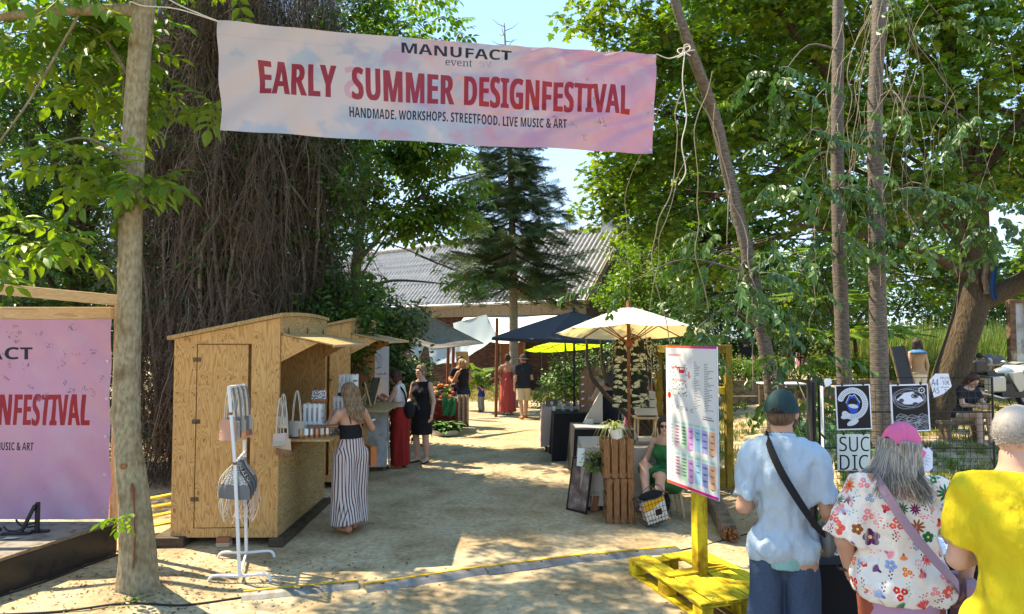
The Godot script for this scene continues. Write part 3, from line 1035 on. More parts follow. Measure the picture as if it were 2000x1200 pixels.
	# --- light open tree between the vines and the spruce
	o = thing("young_walnut_tree", "airy bright green tree with forked brown trunk beside the hanging vines", "tree", V(-3.6, 0, -15.0))
	limb(o, "trunk", [V(0, -0.1, 0), V(0.05, 2.0, 0), V(0.25, 4.2, 0), V(0.45, 6.3, 0), V(0.8, 8.6, 0)], [0.17, 0.14, 0.11, 0.08, 0.03], M.bark_cherry)
	limb(o, "limb", [V(0.05, 3.3, 0), V(-0.6, 4.2, 0.2), V(-1.1, 5.4, 0.2)], [0.07, 0.05, 0.02], M.bark_cherry, 7)
	limb(o, "limb", [V(0.1, 3.7, 0), V(1.0, 4.6, 0.3), V(1.9, 5.4, 0.4), V(2.9, 5.7, 0.5)], [0.06, 0.04, 0.03, 0.012], M.bark_cherry, 7)
	limb(o, "limb", [V(0.15, 3.2, 0), V(1.1, 3.4, 0.5), V(2.3, 3.3, 0.8)], [0.045, 0.03, 0.01], M.bark_cherry, 7)
	bl = [[V(1.4, 6.2, 0.2), V(1.5, 0.9, 1.0), 190], [V(0.2, 5.2, 0.3), V(1.0, 0.8, 0.8), 95], [V(2.2, 5.0, 0.5), V(0.9, 0.8, 0.7), 85], [V(1.2, 4.6, 0.6), V(1.1, 0.4, 0.7), 60], [V(0.3, 3.4, 0.7), V(0.7, 0.4, 0.6), 25], [V(0.6, 7.6, 0.0), V(1.6, 1.0, 1.2), 150], [V(-0.9, 5.8, 0.2), V(0.8, 0.9, 0.7), 70], [V(2.6, 3.5, 0.8), V(0.6, 0.3, 0.4), 14], [V(0.2, 2.4, 0.9), V(0.6, 0.6, 0.5), 45], [V(1.0, 9.0, 0.0), V(1.9, 0.9, 1.6), 150], [V(2.9, 7.4, -1.0), V(0.9, 0.4, 0.7), 22]]
	limbs_to(o, V(0.1, 3.6, 0), bl, 0.03, M.bark_cherry, 5)
	crown(o, "crown", "walnut", M.leaf_walnut, bl, Vector2(0.85, 1.25), LIGHT_GREEN + MID_GREEN, 0.5)
	# --- laurel bush behind the second booth
	o = thing("laurel_bush", "dark glossy bush behind the second plywood booth", "bush", V(-2.8, 0, -14.1))
	bl = [[V(0.0, 1.4, 0), V(1.0, 1.4, 0.7), 330], [V(0.55, 1.2, 0.1), V(0.75, 1.1, 0.6), 200], [V(-0.6, 2.6, -0.2), V(1.0, 1.0, 0.7), 220], [V(0.2, 2.5, 0.0), V(0.9, 0.8, 0.7), 170], [V(-1.3, 1.6, 0.0), V(0.9, 1.5, 0.6), 190]]
	limbs_to(o, V(0, 0.0, 0), bl, 0.04, M.bark_dark)
	crown(o, "crown", "small", M.leaf_dark, bl, Vector2(0.9, 1.4), DEEP_GREEN, 0.7)
	# --- spruce before the house
	spruce()
	# --- sunlit tree behind the cream umbrella
	o = thing("maple_sapling", "sunlit yellow-green tree behind the cream umbrella", "tree", V(3.2, 0, -17.5))
	limb(o, "trunk", [V(0, 0, 0), V(0.1, 1.5, 0), V(0.1, 4.4, 0)], [0.1, 0.08, 0.03], M.bark_cherry)
	bl = [[V(0.1, 4.0, 0), V(1.0, 0.9, 0.9), 130], [V(-0.3, 3.0, 0.2), V(1.0, 0.8, 0.8), 130], [V(0.9, 3.0, 0.2), V(1.0, 1.0, 0.9), 150], [V(0.3, 2.0, 0.4), V(1.3, 0.7, 0.9), 140], [V(0.6, 4.9, 0), V(0.8, 0.6, 0.7), 70]]
	limbs_to(o, V(0, 1.5, 0), bl, 0.04, M.bark_cherry)
	crown(o, "crown", "small", M.leaf_small, bl, Vector2(0.9, 1.4), LIGHT_GREEN, 0.6)
	o = thing("hedge_bush", "green leafy bush by the brick wall behind the lime umbrella", "bush", V(1.75, 0, -19.0))
	bl = [[V(0, 0.9, 0), V(0.85, 0.95, 0.6), 260], [V(0.9, 1.0, 0.2), V(0.7, 1.0, 0.6), 190], [V(-0.55, 0.6, 0.2), V(0.5, 0.6, 0.4), 90]]
	limbs_to(o, V(0, 0, 0), bl, 0.02, M.bark_cherry)
	crown(o, "crown", "small", M.leaf_dark, bl, Vector2(0.8, 1.2), MID_GREEN, 0.7)
	# --- great maple on the right with leaning trunk
	maple()
	cherries()
	# --- layered bright tree in the garden
	o = thing("sumac_tree", "low spreading tree with layers of feathery bright leaves in the garden", "tree", V(9.3, 0.45, -19.5))
	limb(o, "trunk", [V(0.2, -0.1, 0), V(-0.1, 0.7, 0), V(-0.45, 1.4, 0.1)], [0.13, 0.1, 0.07], M.bark_dark)
	limb(o, "limb", [V(-0.1, 0.6, 0), V(0.35, 1.1, 0.0), V(0.3, 1.9, 0.1)], [0.08, 0.06, 0.04], M.bark_dark)
	bl = []
	for k in 9:
		bl.append([V(rnd(-1.9, 1.9), rnd(1.75, 4.6), rnd(-0.8, 0.8)), V(1.3, 0.14, 1.0), 58])
	limbs_to(o, V(0, 1.5, 0), bl, 0.035, M.bark_dark, 3)
	crown(o, "crown", "frond", M.leaf_small, bl, Vector2(0.8, 1.3), LIGHT_GREEN, 0.35, true)
	# --- shrubs that close the garden behind the planters
	for d in [[5.6, -25.0, "leafy hazel behind the planters, left of the leaning cherry"], [8.4, -26.5, "leafy hazel filling the gap between the cherry trunks"], [11.2, -27.0, "leafy hazel before the reeds behind the liana-hung cherry"]]:
		o = thing("hazel_shrub", d[2], "shrub", V(d[0], 0.45, d[1]), 0.0, "hazels behind the planters")
		bl = [[V(0, 1.4, 0), V(1.9, 1.5, 0.8), 150], [V(-0.8, 3.0, 0), V(1.4, 1.2, 0.8), 110], [V(0.9, 3.2, 0), V(1.4, 1.3, 0.8), 110]]
		limbs_to(o, V(0, 0.1, 0), bl, 0.04, M.bark_dark, 3)
		crown(o, "crown", "small", M.leaf_small, bl, Vector2(1.3, 2.2), MID_GREEN + DEEP_GREEN, 0.7)
	# --- far wood that closes the horizon
	o = Node3D.new()
	o.name = numbered("distant_wood")
	add_child(o)
	tag(o, "far green wood rising behind the garden and the house", "wood", "", "stuff")
	bl = []
	for k in 44:
		var x := -42.0 + k * 2.1
		var hh := rnd(3.0, 5.5) if absf(x + 1.0) < 8.0 else rnd(8.0, 13.0)
		bl.append([V(x, hh * 0.45, -48.0 - rnd(0, 8)), V(3.2, hh * 0.6, 2.0), 130])
	crown(o, "foliage", "small", M.leaf_small, bl, Vector2(3.0, 5.5), MID_GREEN + DEEP_GREEN, 0.7)

func vine_tree() -> void:
	var o := thing("vine_covered_tree", "tall tree smothered in brown dry hanging vines behind the booths", "tree", V(-4.4, 0, -11.2))
	limb(o, "trunk", [V(0.3, -0.1, -0.2), V(0.2, 4, -0.2), V(0.0, 8.3, -0.2)], [0.35, 0.28, 0.12], M.bark_dark)
	limb(o, "trunk", [V(-1.0, -0.1, -0.3), V(-1.0, 4, -0.3), V(-0.5, 8, -0.2)], [0.22, 0.18, 0.1], M.bark_dark)
	# strands: wavering thin stems, a few shapes used again and again
	var shapes := []
	for k in 7:
		var pts := []
		var p := Vector3.ZERO
		var drift := V(rnd(-0.05, 0.05), 0, rnd(-0.04, 0.04))
		var steps := 11
		for i in steps:
			pts.append(p)
			p += V(rnd(-0.06, 0.06), -rnd(0.12, 0.2), rnd(-0.06, 0.06)) + drift
			if k > 4 and i > 5: p += V(rnd(-0.14, 0.14), 0.1, rnd(-0.1, 0.1))
		var g := G().tube(pts, 0.0048, 3, false)
		for b in 9:
			var q: Vector3 = pts[1 + R.randi() % 9]
			var e := q + V(rnd(-0.34, 0.34), rnd(-0.4, 0.15), rnd(-0.2, 0.2))
			g.tube([q, q.lerp(e, 0.5) + V(rnd(-0.06, 0.06), 0.04, 0), e], [0.0032, 0.0028, 0.002], 3, false)
		shapes.append(g.mesh())
	var where := []
	var tints := []
	for s in shapes:
		where.append([])
		tints.append([])
	for k in 9500:
		var y := rnd(0.9, 8.6)
		# ragged outline: broad above, narrowing towards the booths
		var half := 1.5 + 0.25 * noise_a.get_noise_1d(y * 2.0)
		var x := rnd(-half, half)
		var curtain := noise_a.get_noise_2d(x * 3.0, 5.0)
		var z := 0.9 - 1.7 * pow(R.randf(), 1.2) - 0.12 * x * x + curtain * 0.7
		if noise_a.get_noise_2d(x * 2.6 + 9.0, y * 0.5) < -0.12 and R.randf() < 0.85: continue
		var e := k % shapes.size()
		var b := Basis(Vector3.UP, rnd(0, TAU)) * Basis(Vector3.RIGHT, R.randfn() * 0.16)
		where[e].append(Transform3D(b.scaled(V(1, rnd(0.6, 1.3), 1)), V(x, y, z)))
		var t := rnd(0.5, 1.5)
		tints[e].append(Color(0.105 * t, 0.082 * t, 0.056 * t) if R.randf() < 0.65 else Color(0.15 * t, 0.13 * t, 0.098 * t))
	for e in shapes.size():
		scatter(o, "hanging_vines", shapes[e], M.dry_vine, where[e], tints[e])
	for k in 34:
		var x := rnd(-1.5, 1.5)
		var z := rnd(0.2, 0.8) - 0.15 * x * x
		var pts := []
		for i in 7:
			pts.append(V(x + 0.16 * sin(i * 1.3 + k) + rnd(-0.06, 0.06), 0.4 + i * 1.35, z + rnd(-0.12, 0.12)))
		limb(o, "vine_stem", pts, [rnd(0.02, 0.045), rnd(0.015, 0.03), 0.012], M.bark_spruce if k % 3 == 0 else M.bark_cherry, 6, 3)
	var bl := [[V(-0.2, 4.5, 0.7), V(1.5, 3.0, 0.2), 110], [V(-1.6, 4.0, 0.4), V(0.4, 2.6, 0.4), 110], [V(1.5, 6.0, 0.6), V(0.4, 1.5, 0.4), 70], [V(1.75, 4.4, 0.3), V(0.55, 1.6, 0.5), 120], [V(1.7, 2.4, 0.6), V(0.6, 1.0, 0.4), 110], [V(-2.0, 1.4, 0.4), V(0.5, 1.5, 0.4), 60], [V(-1.4, 2.8, -0.4), V(0.7, 1.2, 0.3), 60], [V(-0.4, 8.6, -0.5), V(1.5, 0.8, 1.0), 110], [V(1.75, 6.6, -0.4), V(0.6, 1.5, 0.6), 150], [V(2.1, 7.9, -0.4), V(0.6, 0.7, 0.6), 80], [V(0, 3.5, -1.3), V(1.7, 3.0, 0.3), 200], [V(-0.4, 0.9, 0.3), V(1.6, 0.7, 0.4), 90], [V(2.0, 2.3, 0.3), V(0.5, 0.9, 0.4), 70]]
	crown(o, "crown", "small", M.leaf_small, bl, Vector2(0.8, 1.3), DEEP_GREEN + MID_GREEN, 0.7)

func spruce() -> void:
	var o := thing("spruce_tree", "dark spruce with drooping boughs standing before the corrugated roof", "tree", V(0.05, 0, -22.0))
	limb(o, "trunk", [V(0, -0.1, 0), V(0, 3, 0), V(-0.05, 6, 0), V(-0.2, 10, 0), V(-0.3, 12.4, 0)], [0.155, 0.14, 0.11, 0.06, 0.015], M.bark_spruce)
	part(o, "nest_box", box(V(0.16, 0.24, 0.14)), M.crate_y, at(0.24, 3.85, 0.12))
	var where := [[], []]
	var tints := [[], []]
	for k in 104:
		var y := 3.9 + 7.4 * pow(k / 104.0, 0.95) + rnd(-0.15, 0.15)
		var t := (y - 3.9) / 7.6
		var l := lerpf(2.3, 0.4, t) * rnd(0.75, 1.15)
		if y < 4.5: l *= 0.75
		var a := k * 2.399 + rnd(-0.3, 0.3)
		var d := V(cos(a), 0, sin(a))
		var base := V(lerpf(0.0, -0.25, t), y, 0)
		var pts := [base, base + d * l * 0.5 + V(0, -0.2 * l, 0), base + d * l + V(0, -0.2 * l + 0.1, 0)]
		part(o, "bough", G().tube(curve(pts, 3), lerps([0.035 * (1.0 - t) + 0.012, 0.015, 0.005], 7), 4, false), M.twig)
		var n := int(5 + l * 8.0)
		for i in n:
			var s := 0.2 + 0.8 * i / n
			var p: Vector3 = base + d * l * s + V(rnd(-0.1, 0.1), -0.44 * l * s + 0.25 * l * s * s + rnd(-0.12, 0.06), rnd(-0.1, 0.1))
			for e in [-1.0, 0.0, 1.0]:
				if R.randf() < 0.36: continue
				var bas := Basis(Vector3.UP, -a + e * rnd(0.5, 1.1)) * Basis(Vector3.BACK, rnd(-0.7, 0.35)) * Basis(Vector3.RIGHT, rnd(-0.5, 0.5))
				var w := i % 2
				where[w].append(Transform3D(bas.scaled(Vector3.ONE * rnd(0.7, 1.15) * (1.15 - 0.35 * t)), p))
				var m := rnd(0.6, 1.3)
				tints[w].append(Color(0.10 * m, 0.155 * m, 0.05 * m))
	for w in 2:
		scatter(o, "crown", sprays("spruce")[w], M.needle, where[w], tints[w])
	var dead := G()
	for k in 10:
		var a := k * 2.4
		var y := 11.2 + k * 0.12
		dead.tube([V(-0.27, y, 0), V(-0.27 + cos(a) * 0.25, y + 0.05, sin(a) * 0.25), V(-0.27 + cos(a) * 0.45, y + 0.18, sin(a) * 0.45)], [0.014, 0.01, 0.005], 4)
	part(o, "dead_top", dead, M.twig)

func maple() -> void:
	var o := thing("maple_tree", "great maple with a thick dark leaning trunk and spreading canopy", "tree", V(7.85, 0.45, -13.0))
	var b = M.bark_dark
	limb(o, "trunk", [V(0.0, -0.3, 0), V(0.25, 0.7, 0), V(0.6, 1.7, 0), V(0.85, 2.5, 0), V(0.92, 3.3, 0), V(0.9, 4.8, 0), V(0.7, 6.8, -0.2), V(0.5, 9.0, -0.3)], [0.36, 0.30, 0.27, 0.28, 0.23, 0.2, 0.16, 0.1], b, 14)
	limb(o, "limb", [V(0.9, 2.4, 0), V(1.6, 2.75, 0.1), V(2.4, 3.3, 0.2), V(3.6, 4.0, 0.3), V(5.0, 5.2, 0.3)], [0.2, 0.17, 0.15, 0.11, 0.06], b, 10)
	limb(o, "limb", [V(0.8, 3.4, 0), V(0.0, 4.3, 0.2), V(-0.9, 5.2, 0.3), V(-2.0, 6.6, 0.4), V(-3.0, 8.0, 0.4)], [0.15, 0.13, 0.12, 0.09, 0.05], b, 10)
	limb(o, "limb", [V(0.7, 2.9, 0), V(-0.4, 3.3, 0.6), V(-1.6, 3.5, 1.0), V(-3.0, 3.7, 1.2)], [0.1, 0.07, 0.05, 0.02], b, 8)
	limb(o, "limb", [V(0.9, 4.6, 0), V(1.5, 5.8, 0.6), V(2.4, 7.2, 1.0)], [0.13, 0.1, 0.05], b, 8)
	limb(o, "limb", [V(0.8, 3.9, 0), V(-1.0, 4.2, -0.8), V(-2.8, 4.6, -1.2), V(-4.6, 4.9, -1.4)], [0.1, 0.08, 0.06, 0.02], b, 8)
	# blue and grey cloths tied round the fork
	part(o, "tied_cloth", G().sheet(func(p: float, q: float) -> Vector3: return V(0.8 + p * 0.1 + 0.02 * sin(q * 9.0), 3.15 - q * 0.6, 0.33 + 0.03 * sin(p * 7.0)), 6, 8), M.old_wood_y)
	part(o, "tied_cloth", G().sheet(func(p: float, q: float) -> Vector3: return V(0.94 + p * 0.1 + 0.02 * sin(q * 7.0), 3.15 - q * 0.7, 0.34 + 0.03 * sin(p * 7.0)), 6, 8), mat("blue_cloth", lin(0.02, 0.06, 0.16), 0.9))
	var bl := []
	# the canopy from the picture's centre out to the right, in layers
	for c in [[-5.9, 6.5, -0.6, 1.1, 1.0, 130], [-5.3, 5.2, -0.8, 1.2, 0.7, 110], [-5.7, 7.9, -0.4, 1.3, 0.9, 120], [-4.6, 7.1, 0.2, 1.2, 1.0, 140], [-4.2, 5.6, 0.3, 1.1, 0.8, 110], [-3.2, 6.4, 0.3, 1.2, 0.9, 130], [-3.0, 8.2, 0.4, 1.6, 1.0, 170], [-3.3, 4.6, 0.4, 1.1, 0.6, 90], [-1.8, 7.4, 0.5, 1.4, 1.0, 160], [-1.6, 5.6, 0.5, 1.3, 0.8, 130], [-2.0, 4.0, 0.8, 1.1, 0.5, 90], [0.2, 7.8, 0.4, 1.6, 1.1, 180], [0.0, 6.0, 0.6, 1.3, 0.8, 120], [-0.3, 4.4, 0.8, 1.2, 0.5, 80], [1.8, 6.8, 0.6, 1.5, 1.0, 160], [2.0, 5.2, 0.5, 1.4, 0.8, 140], [3.4, 6.0, 0.4, 1.4, 1.0, 130], [2.8, 4.4, 0.8, 1.3, 0.6, 110], [3.8, 4.2, 0.2, 1.2, 0.7, 80], [1.4, 8.8, 0.0, 2.2, 1.0, 160], [-2.4, 9.6, 0.0, 2.4, 0.9, 170], [-4.9, 9.4, 0.0, 1.6, 0.8, 110], [2.3, 3.3, 0.6, 1.2, 0.45, 70], [-4.9, 4.1, -1.2, 1.0, 0.5, 70], [-3.8, 3.3, -1.6, 1.2, 0.5, 80]]:
		bl.append([V(c[0], c[1], c[2]), V(c[3], c[4], 1.2), int(c[5] * 2.2)])
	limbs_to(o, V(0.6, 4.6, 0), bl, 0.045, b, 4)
	crown(o, "crown", "maple", M.leaf_maple, bl, Vector2(0.6, 1.25), MID_GREEN + LIGHT_GREEN + LIGHT_GREEN, 0.45)
	# a second crown further back that fills in behind
	o = thing("maple_tree", "broad maple further back in the garden behind the leaning trunk", "tree", V(6.5, 0.45, -24.0))
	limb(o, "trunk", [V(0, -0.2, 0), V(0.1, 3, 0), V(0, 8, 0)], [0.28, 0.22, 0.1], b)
	bl = []
	for k in 44:
		bl.append([V(rnd(-2.5, 12.0), rnd(3.2, 14.0), rnd(-1.5, 1.5)), V(2.0, 1.3, 1.4), 150])
	limbs_to(o, V(0, 4, 0), bl, 0.05, b, 2)
	crown(o, "crown", "maple", M.leaf_maple, bl, Vector2(1.2, 2.0), LIGHT_GREEN + MID_GREEN, 0.45)

func cherries() -> void:
	var defs := [
		["cherry tree leaning towards the banner, its right rope tied to it", V(3.3, 0.1, -8.6), [V(0, -0.1, 0), V(-0.04, 0.8, 0), V(-0.13, 1.57, 0.1), V(-0.22, 2.15, 0.1), V(-0.33, 2.86, 0.1), V(-0.57, 3.94, 0.1), V(-0.85, 4.85, 0.3), V(-1.3, 5.45, 0.9), V(-1.55, 6.2, 1.0), V(-1.65, 7.0, 1.0)], [0.115, 0.095, 0.086, 0.082, 0.077, 0.073, 0.068, 0.055, 0.045, 0.03]],
		["straight cherry tree, the slimmer of the upright pair behind the prints", V(4.66, 0.16, -9.6), [V(0, -0.1, 0), V(-0.06, 1.44, 0), V(-0.09, 3.18, 0), V(-0.09, 4.63, 0), V(-0.05, 6.1, 0), V(0.0, 8.0, 0)], [0.12, 0.10, 0.092, 0.086, 0.078, 0.06]],
		["straight cherry tree hung with dry lianas, behind the eye print", V(4.80, 0.12, -9.0), [V(0, -0.1, 0), V(-0.02, 0.96, 0), V(-0.03, 2.48, 0), V(-0.02, 3.82, 0), V(0.0, 5.2, 0), V(0.09, 6.6, 0), V(0.12, 8.2, 0)], [0.14, 0.115, 0.105, 0.098, 0.092, 0.085, 0.06]]]
	for k in 3:
		var d: Array = defs[k]
		var o := thing("cherry_tree", d[0], "tree", d[1], 0.0, "cherry trees behind the print stand")
		var c := curve(d[2], 7)
		var g := G().tube(c, lerps(d[3], c.size()), 14)
		for i in g.v.size():
			var p := g.v[i]
			var q := 0.007 * noise_a.get_noise_3d(p.x * 6.0, p.y * 3.0, p.z * 6.0)
			for ring in 5:
				q += 0.008 * exp(-pow((p.y - 0.9 - ring * 1.15 - 0.45 * sin(ring * 5.0 + k * 2.0)) / 0.04, 2.0))
			g.v[i] = p + g.n[i] * q
		part(o, "trunk", g, M.bark_cherry)
		var own: Vector3 = d[1]
		var bl := []
		var list := []
		if k == 0:
			# hanging sprays before the trunk and over the cream umbrella
			list = [[1.25, 2.78, -7.5, 0.28, 0.06, 6], [2.15, 2.95, -7.6, 0.4, 0.2, 13], [2.5, 2.75, -7.7, 0.45, 0.3, 30], [1.95, 2.3, -7.3, 0.08, 0.2, 4], [2.5, 3.3, -8.0, 0.45, 0.3, 30], [2.4, 2.35, -7.4, 0.25, 0.25, 12], [2.75, 2.5, -7.9, 0.3, 0.4, 18], [2.6, 1.42, -6.7, 0.34, 0.2, 22], [2.55, 1.05, -6.4, 0.25, 0.2, 12], [3.15, 1.5, -7.4, 0.35, 0.3, 26], [3.2, 1.9, -7.8, 0.3, 0.3, 15], [3.0, 1.1, -7.0, 0.35, 0.3, 18]]
		elif k == 1:
			list = [[3.6, 4.0, -8.6, 0.7, 0.25, 46], [4.1, 3.5, -8.6, 0.6, 0.3, 44], [3.4, 3.2, -8.4, 0.5, 0.3, 30], [4.3, 4.9, -9.0, 0.5, 0.4, 22], [3.5, 5.6, -8.8, 0.6, 0.4, 24], [3.75, 4.75, -8.8, 0.4, 0.2, 18], [3.3, 2.6, -8.4, 0.4, 0.3, 16]]
		else:
			list = [[5.3, 3.9, -8.4, 0.55, 0.3, 40], [5.9, 3.5, -8.4, 0.4, 0.35, 28], [5.75, 4.75, -8.4, 0.45, 0.16, 22], [5.0, 3.3, -8.3, 0.4, 0.4, 24], [4.9, 4.9, -8.4, 0.25, 0.2, 10], [5.5, 6.2, -8.6, 0.8, 0.5, 24], [4.3, 3.95, -8.3, 0.35, 0.2, 14]]
		for b in list:
			bl.append([V(b[0], b[1], b[2]) - own, V(b[3], b[4], 0.35), int(b[5] * 0.75)])
		for b in bl:
			var c0: Vector3 = b[0]
			var from: Vector3 = d[2][mini(3 + k, d[2].size() - 1)]
			for q in d[2]:
				if absf(q.y - c0.y - 0.3) < absf(from.y - c0.y - 0.3): from = q
			limb(o, "branch", [from, from.lerp(c0, 0.55) + V(0, 0.25, 0), c0], [0.018, 0.012, 0.004], M.bark_cherry, 5, 4)
		crown(o, "crown", "cherry", M.leaf_cherry, bl, Vector2(0.7, 1.05), BLUE_GREEN, 0.3, true)
	# dry lianas
	var spots := [[4.85, 6.9, -8.75, 26, 0.35, "tangle of pale dry lianas hanging round the third cherry trunk"], [1.95, 5.3, -7.5, 6, 0.2, "dry lianas dangling from the rope knot on the leaning cherry"], [6.1, 6.6, -8.8, 6, 0.8, "few long dry lianas dangling beside the maple fork"]]
	for s in spots:
		var g := G()
		for k in s[3]:
			var p := V(s[0] + R.randfn() * s[4], s[1] - rnd(0, 1.6), s[2] + R.randfn() * 0.12)
			var pts := []
			var drift := rnd(-0.12, 0.12)
			var n := 8 + R.randi() % 10
			for i in n:
				pts.append(p)
				p += V(drift + rnd(-0.045, 0.045), -rnd(0.16, 0.3), rnd(-0.05, 0.05))
				drift = drift * 0.8 + rnd(-0.05, 0.05)
			g.tube(curve(pts, 3), rnd(0.0025, 0.006), 4, false)
		solo("liana", s[5], "liana", g, mat("liana_" + str(int(s[3])), lin(0.26, 0.215, 0.15), 0.9))

# ---------------------------------------------------------------- shared makers
# a board or cloth with thickness over a curved surface
func slab(fn: Callable, nu: int, nv: int, thick: float) -> Geo:
	var g := G().sheet(fn, nu, nv)
	var n := g.v.size()
	for i in n:
		g.add(g.v[i] - g.n[i] * thick, -g.n[i], g.uv[i])
	var cnt := g.ix.size()
	for i in cnt:
		g.ix.append(g.ix[i] + n)
	var cols := nu + 1
	var rim := []
	for i in nu: rim.append([i, i + 1])
	for i in nu: rim.append([nv * cols + i, nv * cols + i + 1])
	for j in nv: rim.append([j * cols, (j + 1) * cols])
	for j in nv: rim.append([j * cols + nu, (j + 1) * cols + nu])
	var mid := Vector3.ZERO
	for i in n: mid += g.v[i] / n
	for e in rim:
		var a: Vector3 = g.v[e[0]]
		var b: Vector3 = g.v[e[1]]
		var nn: Vector3 = (b - a).cross(g.n[e[0]]).normalized()
		if nn.dot((a + b) * 0.5 - mid) < 0.0: nn = -nn
		g.face([a, b, g.v[e[1] + n], g.v[e[0] + n]], nn)
	return g

# watercolour ground of the festival prints
func wash(w: int, h: int, seed_: int, blue: float) -> Image:
	var f := FastNoiseLite.new()
	f.seed = seed_
	f.frequency = 0.011
	f.fractal_octaves = 4
	f.domain_warp_enabled = true
	f.domain_warp_amplitude = 25.0
	var im := Image.create(w, h, false, Image.FORMAT_RGB8)
	for y in h:
		for x in w:
			var u := float(x) / w
			var a := f.get_noise_2d(x, y)
			var b := f.get_noise_2d(x + 900, y * 1.3)
			var pink := clampf(smoothstep(0.50 - 0.2 * blue, 1.0, u + a * 0.5) + 0.5 * smoothstep(0.1, 0.45, b) * smoothstep(0.2, 0.35, u), 0.0, 1.0)
			if blue < 0.5: pink = clampf(0.95 + a * 0.5, 0.0, 1.2)
			var c := Color(0.74, 0.70, 0.715)
			var bl := blue * clampf(smoothstep(0.0, 0.4, b + 0.35 - absf(u - 0.48) * 1.3 + 0.3 * (float(y) / h - 0.5)), 0.0, 1.0)
			c = c.lerp(Color(0.58, 0.65, 0.74), bl * 0.8)
			c = c.lerp(Color(0.72, 0.49, 0.61), pink * 0.8)
			im.set_pixel(x, y, c.lerp(Color(0.78, 0.7, 0.62), clampf(a * 0.7, 0.0, 0.3)))
	return im

func festival_print(w: int, h: int, base: Image, p: Dictionary) -> ImageTexture:
	var c := Canvas.new(w, h, Color.WHITE)
	base.resize(w, h, Image.INTERPOLATE_CUBIC)
	c.im = base
	var q := RandomNumberGenerator.new()
	q.seed = p.seed
	var red := Color(0.56, 0.09, 0.13)
	var ink := Color(0.08, 0.08, 0.15)
	if not p.dark:
		# the print on the other face shows through, mirrored and faint
		c.text("S", 0.60 * w - 1.0 * w * 0.0 - 0.33 * w, p.y2 * h, p.h2 * h, 0.035 * w, Color(0.73, 0.58, 0.64), true, false, 0.0, true)
		c.text("D", 0.512 * w, p.y2 * h, p.h2 * h, 0.03 * w, Color(0.76, 0.62, 0.61), true, false, 0.0, true)
		c.text("ve", 0.575 * w, p.y1b * h, 0.06 * h, 0.03 * w, Color(0.62, 0.58, 0.6), false, true, 0.0, true)
		c.rect(0, p.y1 * h * 2.6, w, 2, Color(0.69, 0.65, 0.67))
		c.rect(0, p.y1 * h * 2.75, w, 1, Color(0.69, 0.65, 0.67))
	c.text("MANUFACT", p.x1 * w, p.y1 * h, p.h1 * h, p.w1 * w, ink, true)
	c.text("event", p.x1b * w, p.y1b * h, p.h1b * h, p.w1b * w, Color(0.2, 0.2, 0.24), false, true)
	var words := ["EARLY", "SUMMER", "DESIGNFESTIVAL"]
	var spans: Array = p.spans
	for k in 3:
		c.text(words[k], spans[k][0] * w, p.y2 * h, p.h2 * h, (spans[k][1] - spans[k][0]) * w, red if k == 2 or p.dark else Color(0.53, 0.14, 0.20), true)
		for e in 2:  # heavier strokes, as in the photo's bold narrow face
			c.text(words[k], spans[k][0] * w + (3 if e else -3), p.y2 * h, p.h2 * h, (spans[k][1] - spans[k][0]) * w, red if k == 2 or p.dark else Color(0.53, 0.14, 0.20), true)
	c.text("HANDMADE. WORKSHOPS. STREETFOOD. LIVE MUSIC & ART", p.x3 * w, p.y3 * h, p.h3 * h, p.w3 * w, ink, true)
	# scuffs and stains on the sheet
	for k in p.scuffs:
		var o := Vector2(p.sx[0] + q.randf() * (p.sx[1] - p.sx[0]), p.sy[0] + q.randf() * (p.sy[1] - p.sy[0])) * Vector2(w, h)
		for i in 7:
			var d := Vector2(q.randfn(), q.randfn()) * 9.0
			c.line(o + d, o + d + Vector2(q.randf_range(3, 16), 0).rotated(q.randf_range(0.3, 1.3)), q.randf_range(2, 5), Color(0.36, 0.28, 0.34).lerp(Color(0.6, 0.48, 0.52), q.randf()))
	for k in 5:
		c.oval(Vector2(q.randf() * w, h * q.randf()), Vector2(q.randf_range(3, 12), q.randf_range(3, 9)), Color(0.62, 0.52, 0.42), q.randf() * 3)
	return c.tex()

# a flat bag of cloth or paper on two straps, hung from a point
func tote(parent: Node, w: float, h: float, strap: float, upper: Material, lower: Material, string: Material) -> void:
	part(parent, "bag_body", slab(func(a: float, b: float) -> Vector3: return V((a - 0.5) * w * (1.0 + 0.06 * b), -strap - b * h, 0.018 * sin(PI * a) * (0.3 + b)), 6, 6, 0.02), upper)
	part(parent, "bag_base", slab(func(a: float, b: float) -> Vector3: return V((a - 0.5) * w * (1.03 + 0.04 * b), -strap - h * lerpf(0.55 + 0.18 * a, 1.005, b), 0.019 * sin(PI * a) * (0.8 + 0.6 * b) + 0.003), 6, 4, 0.025), lower)
	for s in [-1.0, 1.0]:
		var pts := [V(-w * 0.3, -strap - 0.02, 0.012 * s), V(-w * 0.2, -strap * 0.4, 0.016 * s), V(0, 0, 0.01 * s), V(w * 0.2, -strap * 0.4, 0.016 * s), V(w * 0.3, -strap - 0.02, 0.012 * s)]
		part(parent, "strap", G().tube(curve(pts, 4), 0.005, 4), string)

